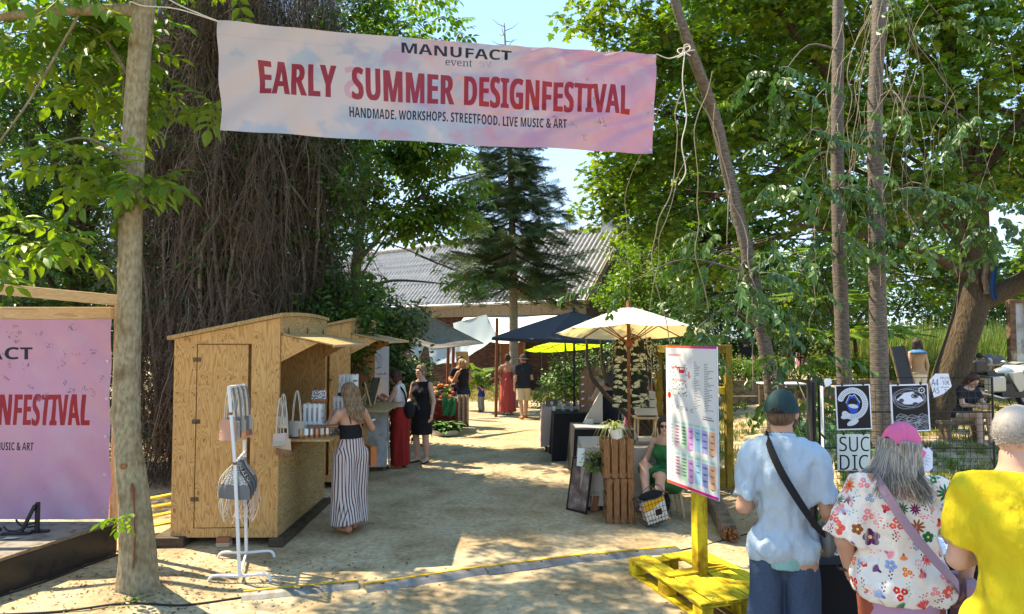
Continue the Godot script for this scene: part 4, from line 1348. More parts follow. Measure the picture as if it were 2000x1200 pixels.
func slat_crate(o: Node3D, s: Vector3, slats: int, m, end_slats := 3) -> void:
	# open box of slats, open side towards +z; own axes centred on the base
	var t := 0.012
	var face: Material = m[0]
	for k in slats:
		var x := -s.x * 0.5 + s.x * (k + 0.5) / slats
		part(o, "slat", G().box(V(x, s.y * 0.5, s.z * 0.5 - t), V(s.x / slats * (0.78 if slats == 4 and face != M.white_wood else 0.58), s.y, t), Basis(), 0.003), face)
		part(o, "slat", G().box(V(x, s.y * 0.5, -s.z * 0.5), V(s.x / slats * 0.72, s.y, t), Basis(), 0.003), face)
	for y in [t, s.y - t]:
		for z in [s.z * 0.5 - t * 2.1, -s.z * 0.5 + t * 1.1]:
			part(o, "rail", G().box(V(0, y + (0.02 if y < 0.1 else -0.02), z), V(s.x, 0.035, t), Basis(), 0.003), m[1])
	for e in [-1.0, 1.0]:
		for k in end_slats:
			part(o, "end_slat", G().box(V(e * (s.x * 0.5 - t * 0.5), s.y * (k + 0.5) / end_slats, 0), V(t, s.y / end_slats * 0.7, s.z - t * 3.4), Basis(), 0.003), m[2])

# ---------------------------------------------------------------- the stage with its pink backdrop
func build_stage() -> void:
	var o := thing("wooden_stage", "low stage with a grey plank deck and dark side panel by the walnut tree", "stage", V(-4.03, 0, -7.12))
	var e := V(-0.30, 0, 1.15).normalized()      # along the front edge, towards the camera
	var edge := PackedVector2Array([Vector2(0, 0), Vector2(-4.4, 0), Vector2(-4.4, 3.3), Vector2(-0.862, 3.3)])
	for k in 7:
		var strip := PackedVector2Array([Vector2(-0.003 - k * 0.62, 0), Vector2(-0.617 - k * 0.62, 0), Vector2(-0.617 - k * 0.62, 3.3), Vector2(-0.003 - k * 0.62, 3.3)])
		for q in Geometry2D.intersect_polygons(strip, edge):
			part(o, "deck_panel", G().prism(q, 0.024, Transform3D(Basis(V(1, 0, 0), V(0, 0, 1), V(0, -1, 0)), V(0, 0.318, 0))), M.deck)
	part(o, "side_panel", G().bar(V(0, 0.15, 0), e * 3.4 + V(0, 0.15, 0), 0.02, 0.306), M.dark_panel)
	part(o, "edge_strip", G().bar(V(0, 0.322, 0), e * 3.4 + V(0, 0.322, 0), 0.03, 0.03, 0.004), M.old_wood_z)
	part(o, "joist", G().box(V(-2.2, 0.15, 0), V(4.2, 0.28, 0.04)), M.old_wood_x)
	part(o, "corner_post", G().box(V(-0.10, 1.28, -0.13), V(0.06, 2.56, 0.06), Basis(), 0.004), M.timber_y)
	part(o, "corner_post", G().box(V(-4.3, 1.28, -0.13), V(0.06, 2.56, 0.06), Basis(), 0.004), M.timber_y)
	part(o, "top_beam", G().box(V(-2.3, 2.455, -0.06), V(4.35, 0.125, 0.06), Basis(), 0.004), M.timber_x)
	part(o, "roof_beam", G().bar(V(-4.6, 3.02, 0.12), V(0.22, 2.56, 0.12), 0.06, 0.11, 0.004), M.timber_x)
	# printed sheet
	var pt := festival_print(2048, 1024, wash(512, 256, 77, 0.0), {"seed": 5, "dark": true, "x1": 0.475, "y1": 0.14, "h1": 0.062, "w1": 0.325, "x1b": 0.63, "y1b": 0.225, "h1b": 0.04, "w1b": 0.07, "y2": 0.375, "h2": 0.158, "spans": [[0.17, 0.325], [0.36, 0.565], [0.595, 0.953]], "x3": 0.38, "y3": 0.615, "h3": 0.04, "w3": 0.436, "scuffs": 46, "sx": [0.55, 0.99], "sy": [0.02, 0.4]})
	mat("pink_sheet", Color.WHITE, 0.5, {"tex": pt, "spec": 0.4})
	var s := thing("printed_backdrop", "large pink festival sheet with red lettering hung across the stage end", "banner", V(-4.13, 0.34, -7.14))
	part(s, "sheet", G().sheet(func(a: float, b: float) -> Vector3:
		return V(-4.16 * (1.0 - a), 2.05 * (1.0 - b), 0.022 * sin(a * 21.0 + b * 3.0) * (1.0 - b * 0.5) + 0.03 * sin(b * 7.0 + a * 5.0) * b + 0.012 * sin(a * 60.0 - b * 22.0) * exp(-pow((1.0 - a) * 5.0, 2.0))), 110, 46), M.pink_sheet)
	for k in 6:
		part(s, "eyelet", G().lathe([Vector2(0.006, 0), Vector2(0.013, 0.002), Vector2(0.013, -0.002)], 10, Transform3D(Basis(Vector3.RIGHT, PI / 2), V(-0.03, 0.08 + k * 0.385, 0.02))), M.steel)
	# black folding stand, power strip and cables on the deck
	o = thing("keyboard_stand", "black folding metal stand left on the stage deck", "stand", V(-4.62, 0.33, -6.72))
	part(o, "upright", G().bar(V(0.06, 0, 0), V(0.06, 0.29, 0), 0.035, 0.035, 0.004), M.black_metal)
	part(o, "brace", G().bar(V(-0.06, 0.01, 0.05), V(0.055, 0.27, 0.03), 0.03, 0.03, 0.004), M.black_metal)
	part(o, "foot", G().bar(V(-0.22, 0.012, 0.08), V(0.04, 0.012, 0.06), 0.05, 0.024, 0.004), M.black_metal)
	part(o, "foot", G().bar(V(0.0, 0.012, -0.02), V(0.16, 0.012, -0.02), 0.05, 0.024, 0.004), M.black_metal)
	part(o, "hook", G().tube(curve([V(-0.24, 0.07, 0.03), V(-0.2, 0.03, 0.03), V(-0.1, 0.03, 0.03), V(-0.02, 0.08, 0.03), V(0.05, 0.1, 0.03)], 4), 0.009, 6), M.black_metal)
	part(o, "hook", G().tube(curve([V(-0.16, 0.12, -0.02), V(-0.12, 0.07, -0.02), V(-0.04, 0.05, -0.02), V(0.04, 0.06, -0.02)], 4), 0.009, 6), M.black_metal)
	o = thing("power_strip", "black power strip on the stage deck with white leads", "power strip", V(-5.02, 0.33, -6.75), 0.2)
	part(o, "casing", box(V(0.16, 0.035, 0.05), 0.006).merge(box(V(0.0, 0.0, 0.0))), M.black_plastic, at(0, 0.0175, 0))
	for k in 3:
		part(o, "socket", G().lathe([Vector2(0.016, 0.0), Vector2(0.016, 0.006), Vector2(0.012, 0.004), Vector2(0.0, 0.003)], 12), M.rubber, at(-0.05 + k * 0.05, 0.035, 0))
	solo("white_cable", "white cable looped on the stage deck by the power strip", "cable", G().tube(curve([V(-4.95, 0.36, -6.75), V(-5.1, 0.345, -6.65), V(-5.25, 0.337, -6.7), V(-5.05, 0.337, -6.5), V(-4.8, 0.337, -6.35), V(-4.72, 0.337, -6.15), V(-4.85, 0.337, -5.95), V(-5.3, 0.337, -5.8)], 6), 0.006, 6), M.white_cable)
	solo("white_cable", "second white cable curling at the stage's picture edge", "cable", G().tube(curve([V(-5.0, 0.36, -6.78), V(-5.2, 0.35, -6.86), V(-5.4, 0.337, -6.8), V(-5.3, 0.337, -6.55), V(-5.15, 0.337, -6.6), V(-5.2, 0.337, -6.75)], 6), 0.006, 6), M.white_cable)
	solo("paper_scrap", "pale scrap of paper lying on the stage deck edge", "paper", slab(func(a: float, b: float) -> Vector3: return V(-4.72 + a * 0.13, 0.337 + 0.008 * a * b, -6.55 + b * 0.07), 3, 3, 0.001), M.ivory)
	# yellow sail tip at the picture's corner
	o = thing("shade_sail", "pale yellow shade cloth corner tied to the walnut limb", "shade sail", V(-4.38, 4.92, -5.85))
	part(o, "cloth", slab(func(a: float, b: float) -> Vector3: return V(-1.4 * a, -0.06 * a - 0.5 * a * b - 0.05 * sin(a * 6.0) * b, 0.5 * a * b), 10, 8, 0.004), M.cream_canvas)

# ---------------------------------------------------------------- plywood booths
func build_booths() -> void:
	T.ply_level = ImageTexture.create_from_image(rotated(T.ply_b.get_image()))
	M.plywood_level.albedo_texture = T.ply_level
	M.plywood_level.uv1_scale = V(0.4, 0.8, 0.4)
	var o := thing("plywood_booth", "plywood market booth with a side door and raised hatch, nearest the stage", "booth", V(-3.62, 0, -7.43), 0.0, "plywood market booths")
	booth_parts(o)
	var two := o.duplicate() as Node3D
	two.name = numbered("plywood_booth")
	add_child(two)
	two.position = V(-3.50, 0.02, -10.15)
	tag(two, "second plywood booth, mostly hidden behind the one with the door", "booth", "plywood market booths")
	# what the booth stands on
	for d in [["wooden_sleeper", "dark squared sleeper jutting out below the booth's counter corner", V(-2.48, 0.045, -8.3), V(0.16, 0.085, 1.9)], ["wooden_sleeper", "dark old sleeper end beside the walnut trunk under the booth", V(-3.62, 0.05, -7.6), V(0.34, 0.10, 0.5)]]:
		solo(d[0], d[1], "sleeper", box(d[3], 0.008), M.dark_block, at(d[2].x, d[2].y, d[2].z), "sleepers under the booth")
	for k in 2:
		solo("brick", ["pale lower brick propping the booth floor", "red upper brick propping the booth floor"][k], "brick", box(V(0.14, 0.05, 0.1), 0.005), M.kraft if k == 0 else M.terracotta, at(-3.04, 0.024 + k * 0.05, -7.40, yaw(0.1 * k)), "bricks under the booth")
	o = thing("yellow_pallet", "yellow painted pallet leaning in the gap between walnut trunk and booth", "pallet", V(-3.78, 0.06, -8.15), 0.0)
	for k in 4:
		part(o, "board", G().bar(V(-0.5, 0.02 + k * 0.085, 0.5 - k * 0.12), V(0.18, 0.12 + k * 0.085, 0.3 - k * 0.12), 0.09, 0.02, 0.003), M.yellow_x)
	part(o, "block", box(V(0.1, 0.09, 0.14)), M.yellow_y, at(0.08, 0.05, 0.3))

func rotated(im: Image) -> Image:
	var r: Image = im.duplicate()
	r.rotate_90(CLOCKWISE)
	return r

func booth_parts(o: Node3D) -> void:
	var L := 1.82
	var W := 1.13
	var rise := func(x: float) -> float: return 2.185 + 0.23 * x / W
	var flat := Transform3D()
	var P := func(a: Array) -> PackedVector2Array:
		var r := PackedVector2Array()
		for q in a: r.append(Vector2(q[0], q[1]))
		return r
	var wall := G()
	wall.prism(P.call([[0, 0.085], [0.24, 0.085], [0.24, rise.call(0.24)], [0, rise.call(0)]]), 0.02, flat)
	wall.prism(P.call([[0.83, 0.085], [W, 0.085], [W, rise.call(W)], [0.83, rise.call(0.83)]]), 0.02, flat)
	wall.prism(P.call([[0.24, 2.135], [0.83, 2.135], [0.83, rise.call(0.83)], [0.24, rise.call(0.24)]]), 0.02, flat)
	wall.prism(P.call([[0.24, 0.085], [0.83, 0.085], [0.83, 0.18], [0.24, 0.18]]), 0.02, flat)
	part(o, "end_wall", wall, M.plywood)
	var door := part(o, "door", G().box(V(0.27, 0.97, 0), V(0.535, 1.94, 0.018), Basis(), 0.002), M.plywood, Transform3D(yaw(0.05), V(0.247, 0.186, 0.001)))
	for y in [0.3, 1.12, 1.78]:
		part(door, "hinge", G().box(V(0, y, 0.013), V(0.085, 0.045, 0.004), Basis(), 0.001).tube([V(0, y - 0.025, 0.016), V(0, y + 0.025, 0.016)], 0.006, 6), M.rust)
	part(o, "added_gap_blocker", G().prism(P.call([[0.03, 0.115], [W - 0.03, 0.115], [W - 0.03, rise.call(W) - 0.06], [0.03, rise.call(0) - 0.06]]), 0.015, at(0, 0, -0.11)), M.plywood)  # added panel close behind the door, shuts out light so the gap stays dark
	for q in [[0.03, 9], [0.2, 9], [1.1, 9], [0.88, 9]]:
		for k in q[1]:
			part(o, "screw", G().lathe([Vector2(0, 0.003), Vector2(0.006, 0.002), Vector2(0.007, 0)], 7, Transform3D(Basis(Vector3.RIGHT, PI / 2), V(q[0], 0.14 + k * 0.245, 0.01))), M.black_metal)
	part(o, "back_wall", G().box(V(0.011, 1.12, -L * 0.5), V(0.02, 2.06, L - 0.03)), M.plywood)
	part(o, "partition", G().prism(P.call([[0.022, 0.085], [W, 0.085], [W, rise.call(W)], [0.022, rise.call(0)]]), 0.02, at(0, 0, -L)), M.plywood)
	part(o, "floor", G().box(V(W * 0.5, 0.10, -L * 0.5), V(W - 0.04, 0.025, L - 0.03)), M.plywood_top)
	part(o, "counter_front", G().box(V(W - 0.011, 0.58, -L * 0.5), V(0.02, 0.99, L - 0.024)), M.plywood_level)
	var sh := part(o, "counter_shelf", G().box(V(1.23, 1.094, -L * 0.5), V(0.86, 0.022, L - 0.10), Basis(), 0.002), M.plywood_top)
	for z in [-0.35, -1.4]:
		part(sh, "bracket", G().prism(P.call([[W + 0.002, 1.08], [W + 0.2, 1.08], [W + 0.002, 0.9]]), 0.02, at(0, 0, z)), M.crate_y)
	part(o, "roof", slab(func(a: float, b: float) -> Vector3:
		return V(-0.07 + a * (W + 0.10), rise.call(-0.07 + a * (W + 0.10)) + 0.045 + 0.028 * a * sin(PI * b), 0.045 - b * (L + 0.09)), 8, 14, 0.04), M.plywood_top)
	part(o, "fascia", slab(func(a: float, b: float) -> Vector3: return V(W + 0.013, lerpf(2.245, rise.call(W) + 0.008 + 0.028 * sin(PI * a), b), -0.01 - a * (L - 0.01)), 14, 1, 0.022), M.plywood_level)
	var flap := part(o, "hatch_flap", G().bar(V(W + 0.02, 2.238, -L * 0.5), V(W + 0.57, 2.12, -L * 0.5), L - 0.02, 0.016, 0.002, Vector3.UP), M.plywood_top)
	part(flap, "edge_batten", G().box(V(W + 0.575, 2.112, -L * 0.5), V(0.03, 0.03, L - 0.02), Basis(), 0.003), M.timber_z)
	for z in [-0.025, -L + 0.03]:
		part(o, "cheek", G().prism(P.call([[W + 0.003, 2.228], [W + 0.40, 2.142], [W + 0.31, 2.10], [W + 0.003, 1.94]]), 0.018, at(0, 0, z)), M.plywood)
	for z in [-0.2, -0.9, -1.6]:
		part(o, "strap_hinge", G().box(V(W + 0.028, 2.27, z), V(0.006, 0.075, 0.02), Basis(), 0.001), M.black_metal)
	part(o, "sole_beam", G().box(V(W - 0.03, 0.06, -L * 0.5), V(0.06, 0.045, L - 0.1)), M.old_wood_z)

# ---------------------------------------------------------------- wares round the booths
func build_left_wares() -> void:
	# white clothes rack with hanging bags
	var o := thing("clothes_rack", "narrow white metal clothes rack hung with bags before the booth door", "clothes rack", V(-2.58, 0, -6.7))
	var near := [V(0.12, 0.05, 0.36), V(0.04, 1.05, 0.31), V(-0.045, 1.74, 0.27)]
	var far := [V(-0.08, 0.05, -0.32), V(-0.10, 1.05, -0.28), V(-0.115, 1.72, -0.26)]
	part(o, "upright", G().tube(near, 0.017, 8), M.white_paint)
	part(o, "upright", G().tube(far, 0.017, 8), M.white_paint)
	part(o, "top_rail", G().tube([near[2], far[2]], 0.017, 8), M.white_paint)
	part(o, "middle_rail", G().tube([near[1], far[1]], 0.014, 8), M.white_paint)
	part(o, "foot_rail", G().tube([near[0], far[0]], 0.012, 8), M.white_paint)
	for d in [[near[0], 0.27], [far[0], 0.27]]:
		var c: Vector3 = d[0]
		var w: float = d[1]
		part(o, "foot", G().tube(curve([c + V(-w, -0.055, 0.03), c + V(-w + 0.015, -0.01, 0.028), c + V(-w + 0.07, 0.01, 0.02), c, c + V(w - 0.07, 0.01, -0.02), c + V(w - 0.015, -0.01, -0.028), c + V(w, -0.055, -0.03)], 4), 0.014, 8), M.white_paint)
	part(o, "leather_loop", G().lathe([Vector2(0.022, -0.012), Vector2(0.022, 0.012)], 10, at(-0.02, 1.5, 0.285)), M.crate_y)
	part(o, "leather_loop", G().lathe([Vector2(0.022, -0.012), Vector2(0.022, 0.012)], 10, at(0.04, 1.05, 0.31)), M.crate_y)
	var lowers := [M.cork_pink, M.kraft, M.crate_y, M.copper, M.kraft, M.leather, M.crate_y, M.cork_pink]
	var uppers := [M.cork_pink, M.linen, M.grey_felt, M.linen, M.kraft, M.grey_felt, M.linen, M.kraft]
	var told := ["pink cork shoulder bag at the front of the rack's upper rail", "second bag behind the pink one on the rack", "grey bag with brown base in the rack's upper row", "linen bag with copper base hanging mid row on the rack", "kraft bag hanging mid row on the upper rail", "grey felt bag towards the back of the upper rail", "linen bag with brown base near the rack's back", "last kraft bag at the back end of the upper rail"]
	for k in 8:
		var t := k / 7.0
		var p = V(-2.58, 0, -6.7) + near[2].lerp(far[2], 0.06 + 0.88 * t)
		var b := thing("shoulder_bag", told[k], "bag", p + V(0.03 * t, 0, 0), -0.25 + 0.5 * t + rnd(-0.2, 0.2), "bags on the rack's upper rail")
		tote(b, 0.155, 0.19, 0.30 + 0.02 * sin(k * 2.0), uppers[k], lowers[k], M.cord_grey if k % 2 else M.cord)
	# drawstring backpacks on the lower rail
	var bt := ["grey drawstring backpack with leopard top at the rack's front", "drawstring backpack with dotted top behind the front one", "dark grey drawstring backpack in the lower row", "drawstring backpack at the back of the lower rail"]
	for k in 4:
		var t := k / 3.0
		var p = V(-2.58, 0, -6.7) + near[1].lerp(far[1], 0.1 + 0.75 * t) + V(0.0, -0.015, 0.0)
		var b := thing("drawstring_backpack", bt[k], "backpack", p, 0.12 * k - 0.25, "backpacks on the rack's lower rail")
		var w := 0.33 - 0.02 * k
		var up: Material = [M.patterned_fine, M.patterned, M.grey_felt, M.linen][k]
		var body := func(a: float, q: float, zz: float) -> Vector3:
			var ww := w * (0.22 + 0.78 * smoothstep(0.0, 0.75, q))
			return V((a - 0.5) * ww, -0.02 - 0.30 * q, zz * (0.02 + 0.035 * sin(PI * a)) * (0.4 + q * (1.25 - q)) + 0.006 * sin(a * 34.0) * (1.0 - q))
		for s in [1.0, -1.0]:
			part(b, "cloth_top", G().sheet(func(a: float, q: float) -> Vector3: return body.call(a, q * 0.56, s), 16, 6), up)
			part(b, "felt_base", G().sheet(func(a: float, q: float) -> Vector3: return body.call(a, 0.56 + q * 0.44, s), 10, 5), M.grey_felt)
		for s in 4:
			var x := (-0.5 + s / 3.0) * w * 0.95
			var pts := [V(x, -0.31, 0), V(x + rnd(-0.05, 0.03), -0.42, 0.02), V(x + rnd(-0.05, 0.05), -0.52 - rnd(0, 0.06), 0.0), V(x + rnd(0.0, 0.08), -0.43, -0.01), V(x + 0.03, -0.3, 0)]
			part(b, "cord", G().tube(curve(pts, 5), 0.0045, 4), M.linen_pink if s % 2 else M.cord)
		part(b, "cord", G().tube(curve([V(-w * 0.1, -0.02, 0.03), V(-w * 0.4, -0.14, 0.05), V(-w * 0.52, -0.31, 0.02)], 4), 0.005, 4), M.cord)
	# bags hung at the hatch corner
	var ht := ["kraft paper shoulder bag hung lowest at the booth's hatch corner", "taupe felt bag swinging inside the booth hatch", "pale striped bag behind the kraft one at the hatch corner", "small linen bag hung highest at the hatch corner"]
	var hp := [[V(-2.42, 1.53, -7.39), 0.40, 0.13, 0.17], [V(-2.36, 1.62, -7.62), 0.33, 0.16, 0.17], [V(-2.46, 1.56, -7.37), 0.37, 0.13, 0.13], [V(-2.44, 1.60, -7.41), 0.24, 0.11, 0.12]]
	for k in 4:
		var b := thing("shoulder_bag", ht[k], "bag", hp[k][0], [0.2, -0.1, 0.5, -0.3][k], "bags hung at the hatch")
		tote(b, hp[k][2], hp[k][3], hp[k][1], [M.kraft, M.linen, M.linen_pink, M.linen][k], [M.crate_y, M.linen, M.linen, M.kraft][k], M.cord)
	# white crates on the shelf
	var cw := ["white slatted crate standing at the front of the booth shelf", "white crate behind the striped-trouser woman's face", "flat white crate lying under the slatted one", "white crate on top of the rear stack"]
	var cp := [[V(-2.26, 1.205, -7.92), V(0.22, 0.25, 0.17), 0.05], [V(-2.0, 1.106, -8.25), V(0.2, 0.40, 0.2), -0.2], [V(-2.22, 1.106, -7.95), V(0.34, 0.095, 0.22), 0.05], [V(-2.03, 1.507, -8.6), V(0.2, 0.24, 0.18), -0.2]]
	for k in 4:
		var b := thing("white_crate", cw[k], "crate", cp[k][0], cp[k][2], "white crates on the booth shelf")
		slat_crate(b, cp[k][1], 4, [M.white_wood, M.white_wood, M.white_wood])
	var b := thing("white_crate", "white crate at the far bottom of the stack on the shelf", "crate", V(-2.04, 1.106, -8.62), -0.2, "white crates on the booth shelf")
	slat_crate(b, V(0.26, 0.40, 0.22), 4, [M.white_wood, M.white_wood, M.white_wood])
	var pouches := [["zebra patterned pouch with tan base on the crate", V(-2.22, 1.457, -8.0), M.patterned, M.leather, V(0.17, 0.14, 0.09)], ["black dotted white pouch high on the rear crate", V(-1.99, 1.507, -8.27), M.patterned_fine, M.navy_canvas, V(0.16, 0.15, 0.08)], ["blue and white lattice pouch lying on the shelf front", V(-2.34, 1.106, -7.72), M.patterned_fine, M.patterned_fine, V(0.17, 0.075, 0.1)]]
	for p in pouches:
		var d := thing("cosmetic_pouch", p[0], "pouch", p[1], 0.1, "pouches on the booth shelf")
		var sz: Vector3 = p[4]
		part(d, "pouch_body", slab(func(a: float, q: float) -> Vector3: return V((a - 0.5) * sz.x * (1.0 - 0.1 * q), sz.y * (0.3 + 0.7 * q), sz.z * 0.5 * (1.0 - 0.75 * q) + 0.012 * sin(a * PI)), 8, 5, sz.z * 0.8), p[2])
		part(d, "pouch_base", G().box(V(0, sz.y * 0.16, 0), V(sz.x * 1.02, sz.y * 0.32, sz.z), Basis(), 0.012), p[3])
	for k in 6:
		var d := thing("metallic_tumbler", "foil-covered cup, number %s from the bags in the shelf's front row" % ["one", "two", "three", "four", "five", "six"][k], "cup", V(-2.30 + 0.052 * k, 1.106, -7.58 - 0.02 * k), 0.0, "cups in the shelf's front row")
		part(d, "cup_wall", G().lathe([Vector2(0.024, 0.03), Vector2(0.022, 0.1), Vector2(0.019, 0.1), Vector2(0.02, 0.035)], 12), [M.brass, M.paper, M.steel, M.copper, M.ivory, M.steel][k])
		part(d, "cup_base", G().lathe([Vector2(0.0, 0.0), Vector2(0.024, 0.0), Vector2(0.025, 0.032)], 12, Transform3D(), true), M.leather)
	solo("dark_board", "dark wooden board laid on the shelf behind the cups", "board", box(V(0.34, 0.02, 0.12), 0.003), M.crate_x, at(-2.1, 1.22, -7.72, yaw(0.15)))
	solo("open_booklet", "white open booklet lying on the shelf beside the woman's elbow", "booklet", slab(func(a: float, q: float) -> Vector3: return V(-1.92 + a * 0.22, 1.17 + 0.05 * absf(a - 0.5), -8.35 - q * 0.3), 6, 2, 0.012), M.paper)
	for k in 5:
		solo("strap_bundle", "dark brown strap lying in a heap by the hatch corner bags", "strap", G().tube(curve([V(-2.46 + k * 0.02, 1.112, -7.5 - k * 0.05), V(-2.38, 1.14 + k * 0.008, -7.6), V(-2.3 + k * 0.01, 1.115, -7.56 - k * 0.04)], 5), 0.008, 5), M.crate_x if k % 2 else M.red_wood, Transform3D(), "straps on the shelf")
	# second booth's wares
	var e := thing("wooden_easel", "small pale wooden easel on the second booth's table", "easel", V(-2.26, 1.14, -10.75), 0.3)
	part(e, "leg", G().bar(V(0.07, 0, 0.04), V(-0.03, 0.40, 0), 0.035, 0.018, 0.003), M.timber_y)
	part(e, "leg", G().bar(V(-0.13, 0, 0.04), V(0.0, 0.22, 0), 0.03, 0.018, 0.003), M.timber_y)
	part(e, "leg", G().bar(V(0, 0, -0.14), V(-0.02, 0.36, -0.01), 0.03, 0.018, 0.003), M.timber_y)
	e = thing("framed_board", "tilted wooden frame leaning behind the easel", "frame", V(-2.22, 1.14, -11.1), -0.9)
	part(e, "panel", G().bar(V(0, 0, 0.06), V(0, 0.42, -0.06), 0.3, 0.012, 0.0, Vector3.BACK), M.linen)
	for s in [-1.0, 1.0]:
		part(e, "frame_side", G().bar(V(0.15 * s, 0, 0.065), V(0.15 * s, 0.44, -0.055), 0.025, 0.02, 0.002, Vector3.BACK), M.timber_y)
	e = thing("leather_bag", "dark brown leather bag hung in the second booth's hatch", "bag", V(-2.38, 1.92, -10.7), 0.2)
	part(e, "bag_body", slab(func(a: float, q: float) -> Vector3: return V((a - 0.5) * 0.2 + 0.03 * q, -0.2 - 0.24 * q + 0.05 * a, 0.03 * sin(PI * a)), 6, 5, 0.03), M.red_wood)
	part(e, "strap", G().tube([V(-0.08, -0.2, 0), V(0, 0, 0), V(0.08, -0.17, 0)], 0.006, 5), M.red_wood)
	# jewellery table
	e = thing("display_table", "pale grey panelled table with glass jewellery beside the second booth", "table", V(-2.42, 0, -11.95), 0.2)
	part(e, "table_top", box(V(0.62, 0.03, 1.1), 0.004), M.timber_z, at(0, 1.0, 0))
	part(e, "front_panel", G().bar(V(-0.02, 0.08, 0.54), V(-0.02, 0.98, 0.54), 0.56, 0.02, 0.003, Vector3.BACK), M.grey_white)
	part(e, "side_panel", G().bar(V(0.30, 0.06, 0), V(0.27, 0.98, 0), 0.02, 1.06, 0.003, Vector3.BACK), M.grey_white)
	for s in [[-0.25, 0.45], [-0.25, -0.45], [0.25, -0.45], [0.22, 0.45]]:
		part(e, "leg", G().box(V(s[0], 0.49, s[1]), V(0.04, 0.98, 0.04)), M.old_wood_y)
	for k in 14:
		var p := V(-2.58 + 0.08 * (k % 5), 1.022, -11.55 - 0.18 * (k / 5)) + V(rnd(-0.02, 0.02), 0, rnd(-0.03, 0.03))
		if k % 3 == 0:
			solo("glass_dome", "small clear glass dome on the jewellery table", "glass dome", G().lathe([Vector2(0.03, 0), Vector2(0.03, 0.05), Vector2(0.02, 0.075), Vector2(0.0, 0.083)], 12), M.glass, at(p.x, p.y, p.z), "glass pieces on the jewellery table")
		else:
			solo("jewellery_tray", "little dark tray of silver jewellery on the grey table", "tray", G().box(V(0, 0.01, 0), V(0.07, 0.02, 0.09), Basis(), 0.003).ball(V(0, 0.024, 0), V(0.02, 0.008, 0.03), 8, 4), M.steel if k % 2 else M.black_plastic, at(p.x, p.y, p.z), "trays on the jewellery table")
	# tall white script sign
	var c := Canvas.new(256, 768, Color(0.72, 0.76, 0.78))
	c.path([Vector2(110, 60), Vector2(150, 110), Vector2(120, 170), Vector2(90, 120), Vector2(140, 70), Vector2(175, 130), Vector2(140, 200)], 4, Color(0.15, 0.2, 0.2))
	c.path([Vector2(120, 170), Vector2(128, 240)], 4, Color(0.15, 0.25, 0.2))
	for k in 11:
		if k == 2 or k == 3: continue
		var x := 34.0 + k * 18.0
		c.path([Vector2(x, 292), Vector2(x + 6, 262 + 12 * (k % 3)), Vector2(x + 12, 290), Vector2(x + 18, 286)], 4, Color(0.12, 0.14, 0.16))
	c.rect(0, 330, 256, 3, Color(0.6, 0.63, 0.64))
	e = thing("script_sign", "tall white sign board with a line drawing and handwritten script", "sign", V(-2.44, 0.7, -12.62), 0.1)
	mat("script_print", Color.WHITE, 0.6, {"tex": c.tex()})
	part(e, "print", G().sheet(func(a: float, q: float) -> Vector3: return V(-0.17 + a * 0.36 + 0.04 * (1.0 - q) * 0.0, 1.33 * (1.0 - q), 0.012), 2, 2), M.script_print)
	part(e, "board", G().box(V(0.01, 0.665, 0), V(0.375, 1.345, 0.02), Basis(), 0.002), M.grey_white)
	part(e, "foot", G().bar(V(0.01, -0.7, -0.1), V(0.01, 0.4, -0.015), 0.05, 0.03), M.old_wood_y)

# ---------------------------------------------------------------- umbrellas, sails and the vegetable stall
func umbrella(called: String, label: String, base: Vector3, hub: float, rim: float, radius: float, sides: int, turn: float, tilt: Vector3, cloth: Material, pole: Material, pole_r: float, valance := 0.0) -> Node3D:
	var o := thing(called, label, "umbrella", base)
	part(o, "pole", G().tube([V(0, 0, 0), V(0, hub, 0)], pole_r, 10), pole)
	var top := Node3D.new()
	var tb := Basis.from_euler(tilt)
	var xf := Transform3D(tb, V(0, hub, 0))
	top.free()
	for k in sides:
		var a0 := turn + TAU * k / sides
		var a1 := turn + TAU * (k + 1) / sides
		var p0 := V(cos(a0) * radius, rim - hub, sin(a0) * radius)
		var p1 := V(cos(a1) * radius, rim - hub, sin(a1) * radius)
		var g := G().sheet(func(a: float, b: float) -> Vector3:
			var e := p0.lerp(p1, a)
			var p := e * b
			p.y = (rim - hub) * pow(absf(b), 1.12) - 0.05 * sin(PI * a) * b * (1.0 - 0.4 * b)
			return xf * (p * (1.0 - 0.035 * sin(PI * a) * b * b)), 8, 10)
		if valance > 0.0:
			g.sheet(func(a: float, b: float) -> Vector3:
				var e := p0.lerp(p1, a) * (1.0 - 0.035 * sin(PI * a))
				return xf * (e * 1.001 + V(0, -0.03 * sin(PI * a) - valance * b, 0)), 8, 2)
		part(o, "canopy_panel", g, cloth)
		part(o, "rib", G().tube([xf * V(0, -0.06, 0), xf * (p0 * 0.5 + V(0, -0.03, 0)), xf * (p0 * 0.98 + V(0, -0.012, 0))], 0.009, 5), pole)
		part(o, "strut", G().tube([xf * V(0, -0.48, 0), xf * (p0 * 0.5 + V(0, -0.035, 0))], 0.007, 5), pole)
	part(o, "finial", G().lathe([Vector2(0.0, 0.09), Vector2(0.03, 0.05), Vector2(0.02, 0.0), Vector2(0.09, -0.02)], 10, xf), pole)
	part(o, "hub", G().lathe([Vector2(0.0, 0.03), Vector2(0.045, 0.03), Vector2(0.045, -0.05), Vector2(0.0, -0.05)], 12, xf * at(0, -0.47, 0), true), pole)
	return o

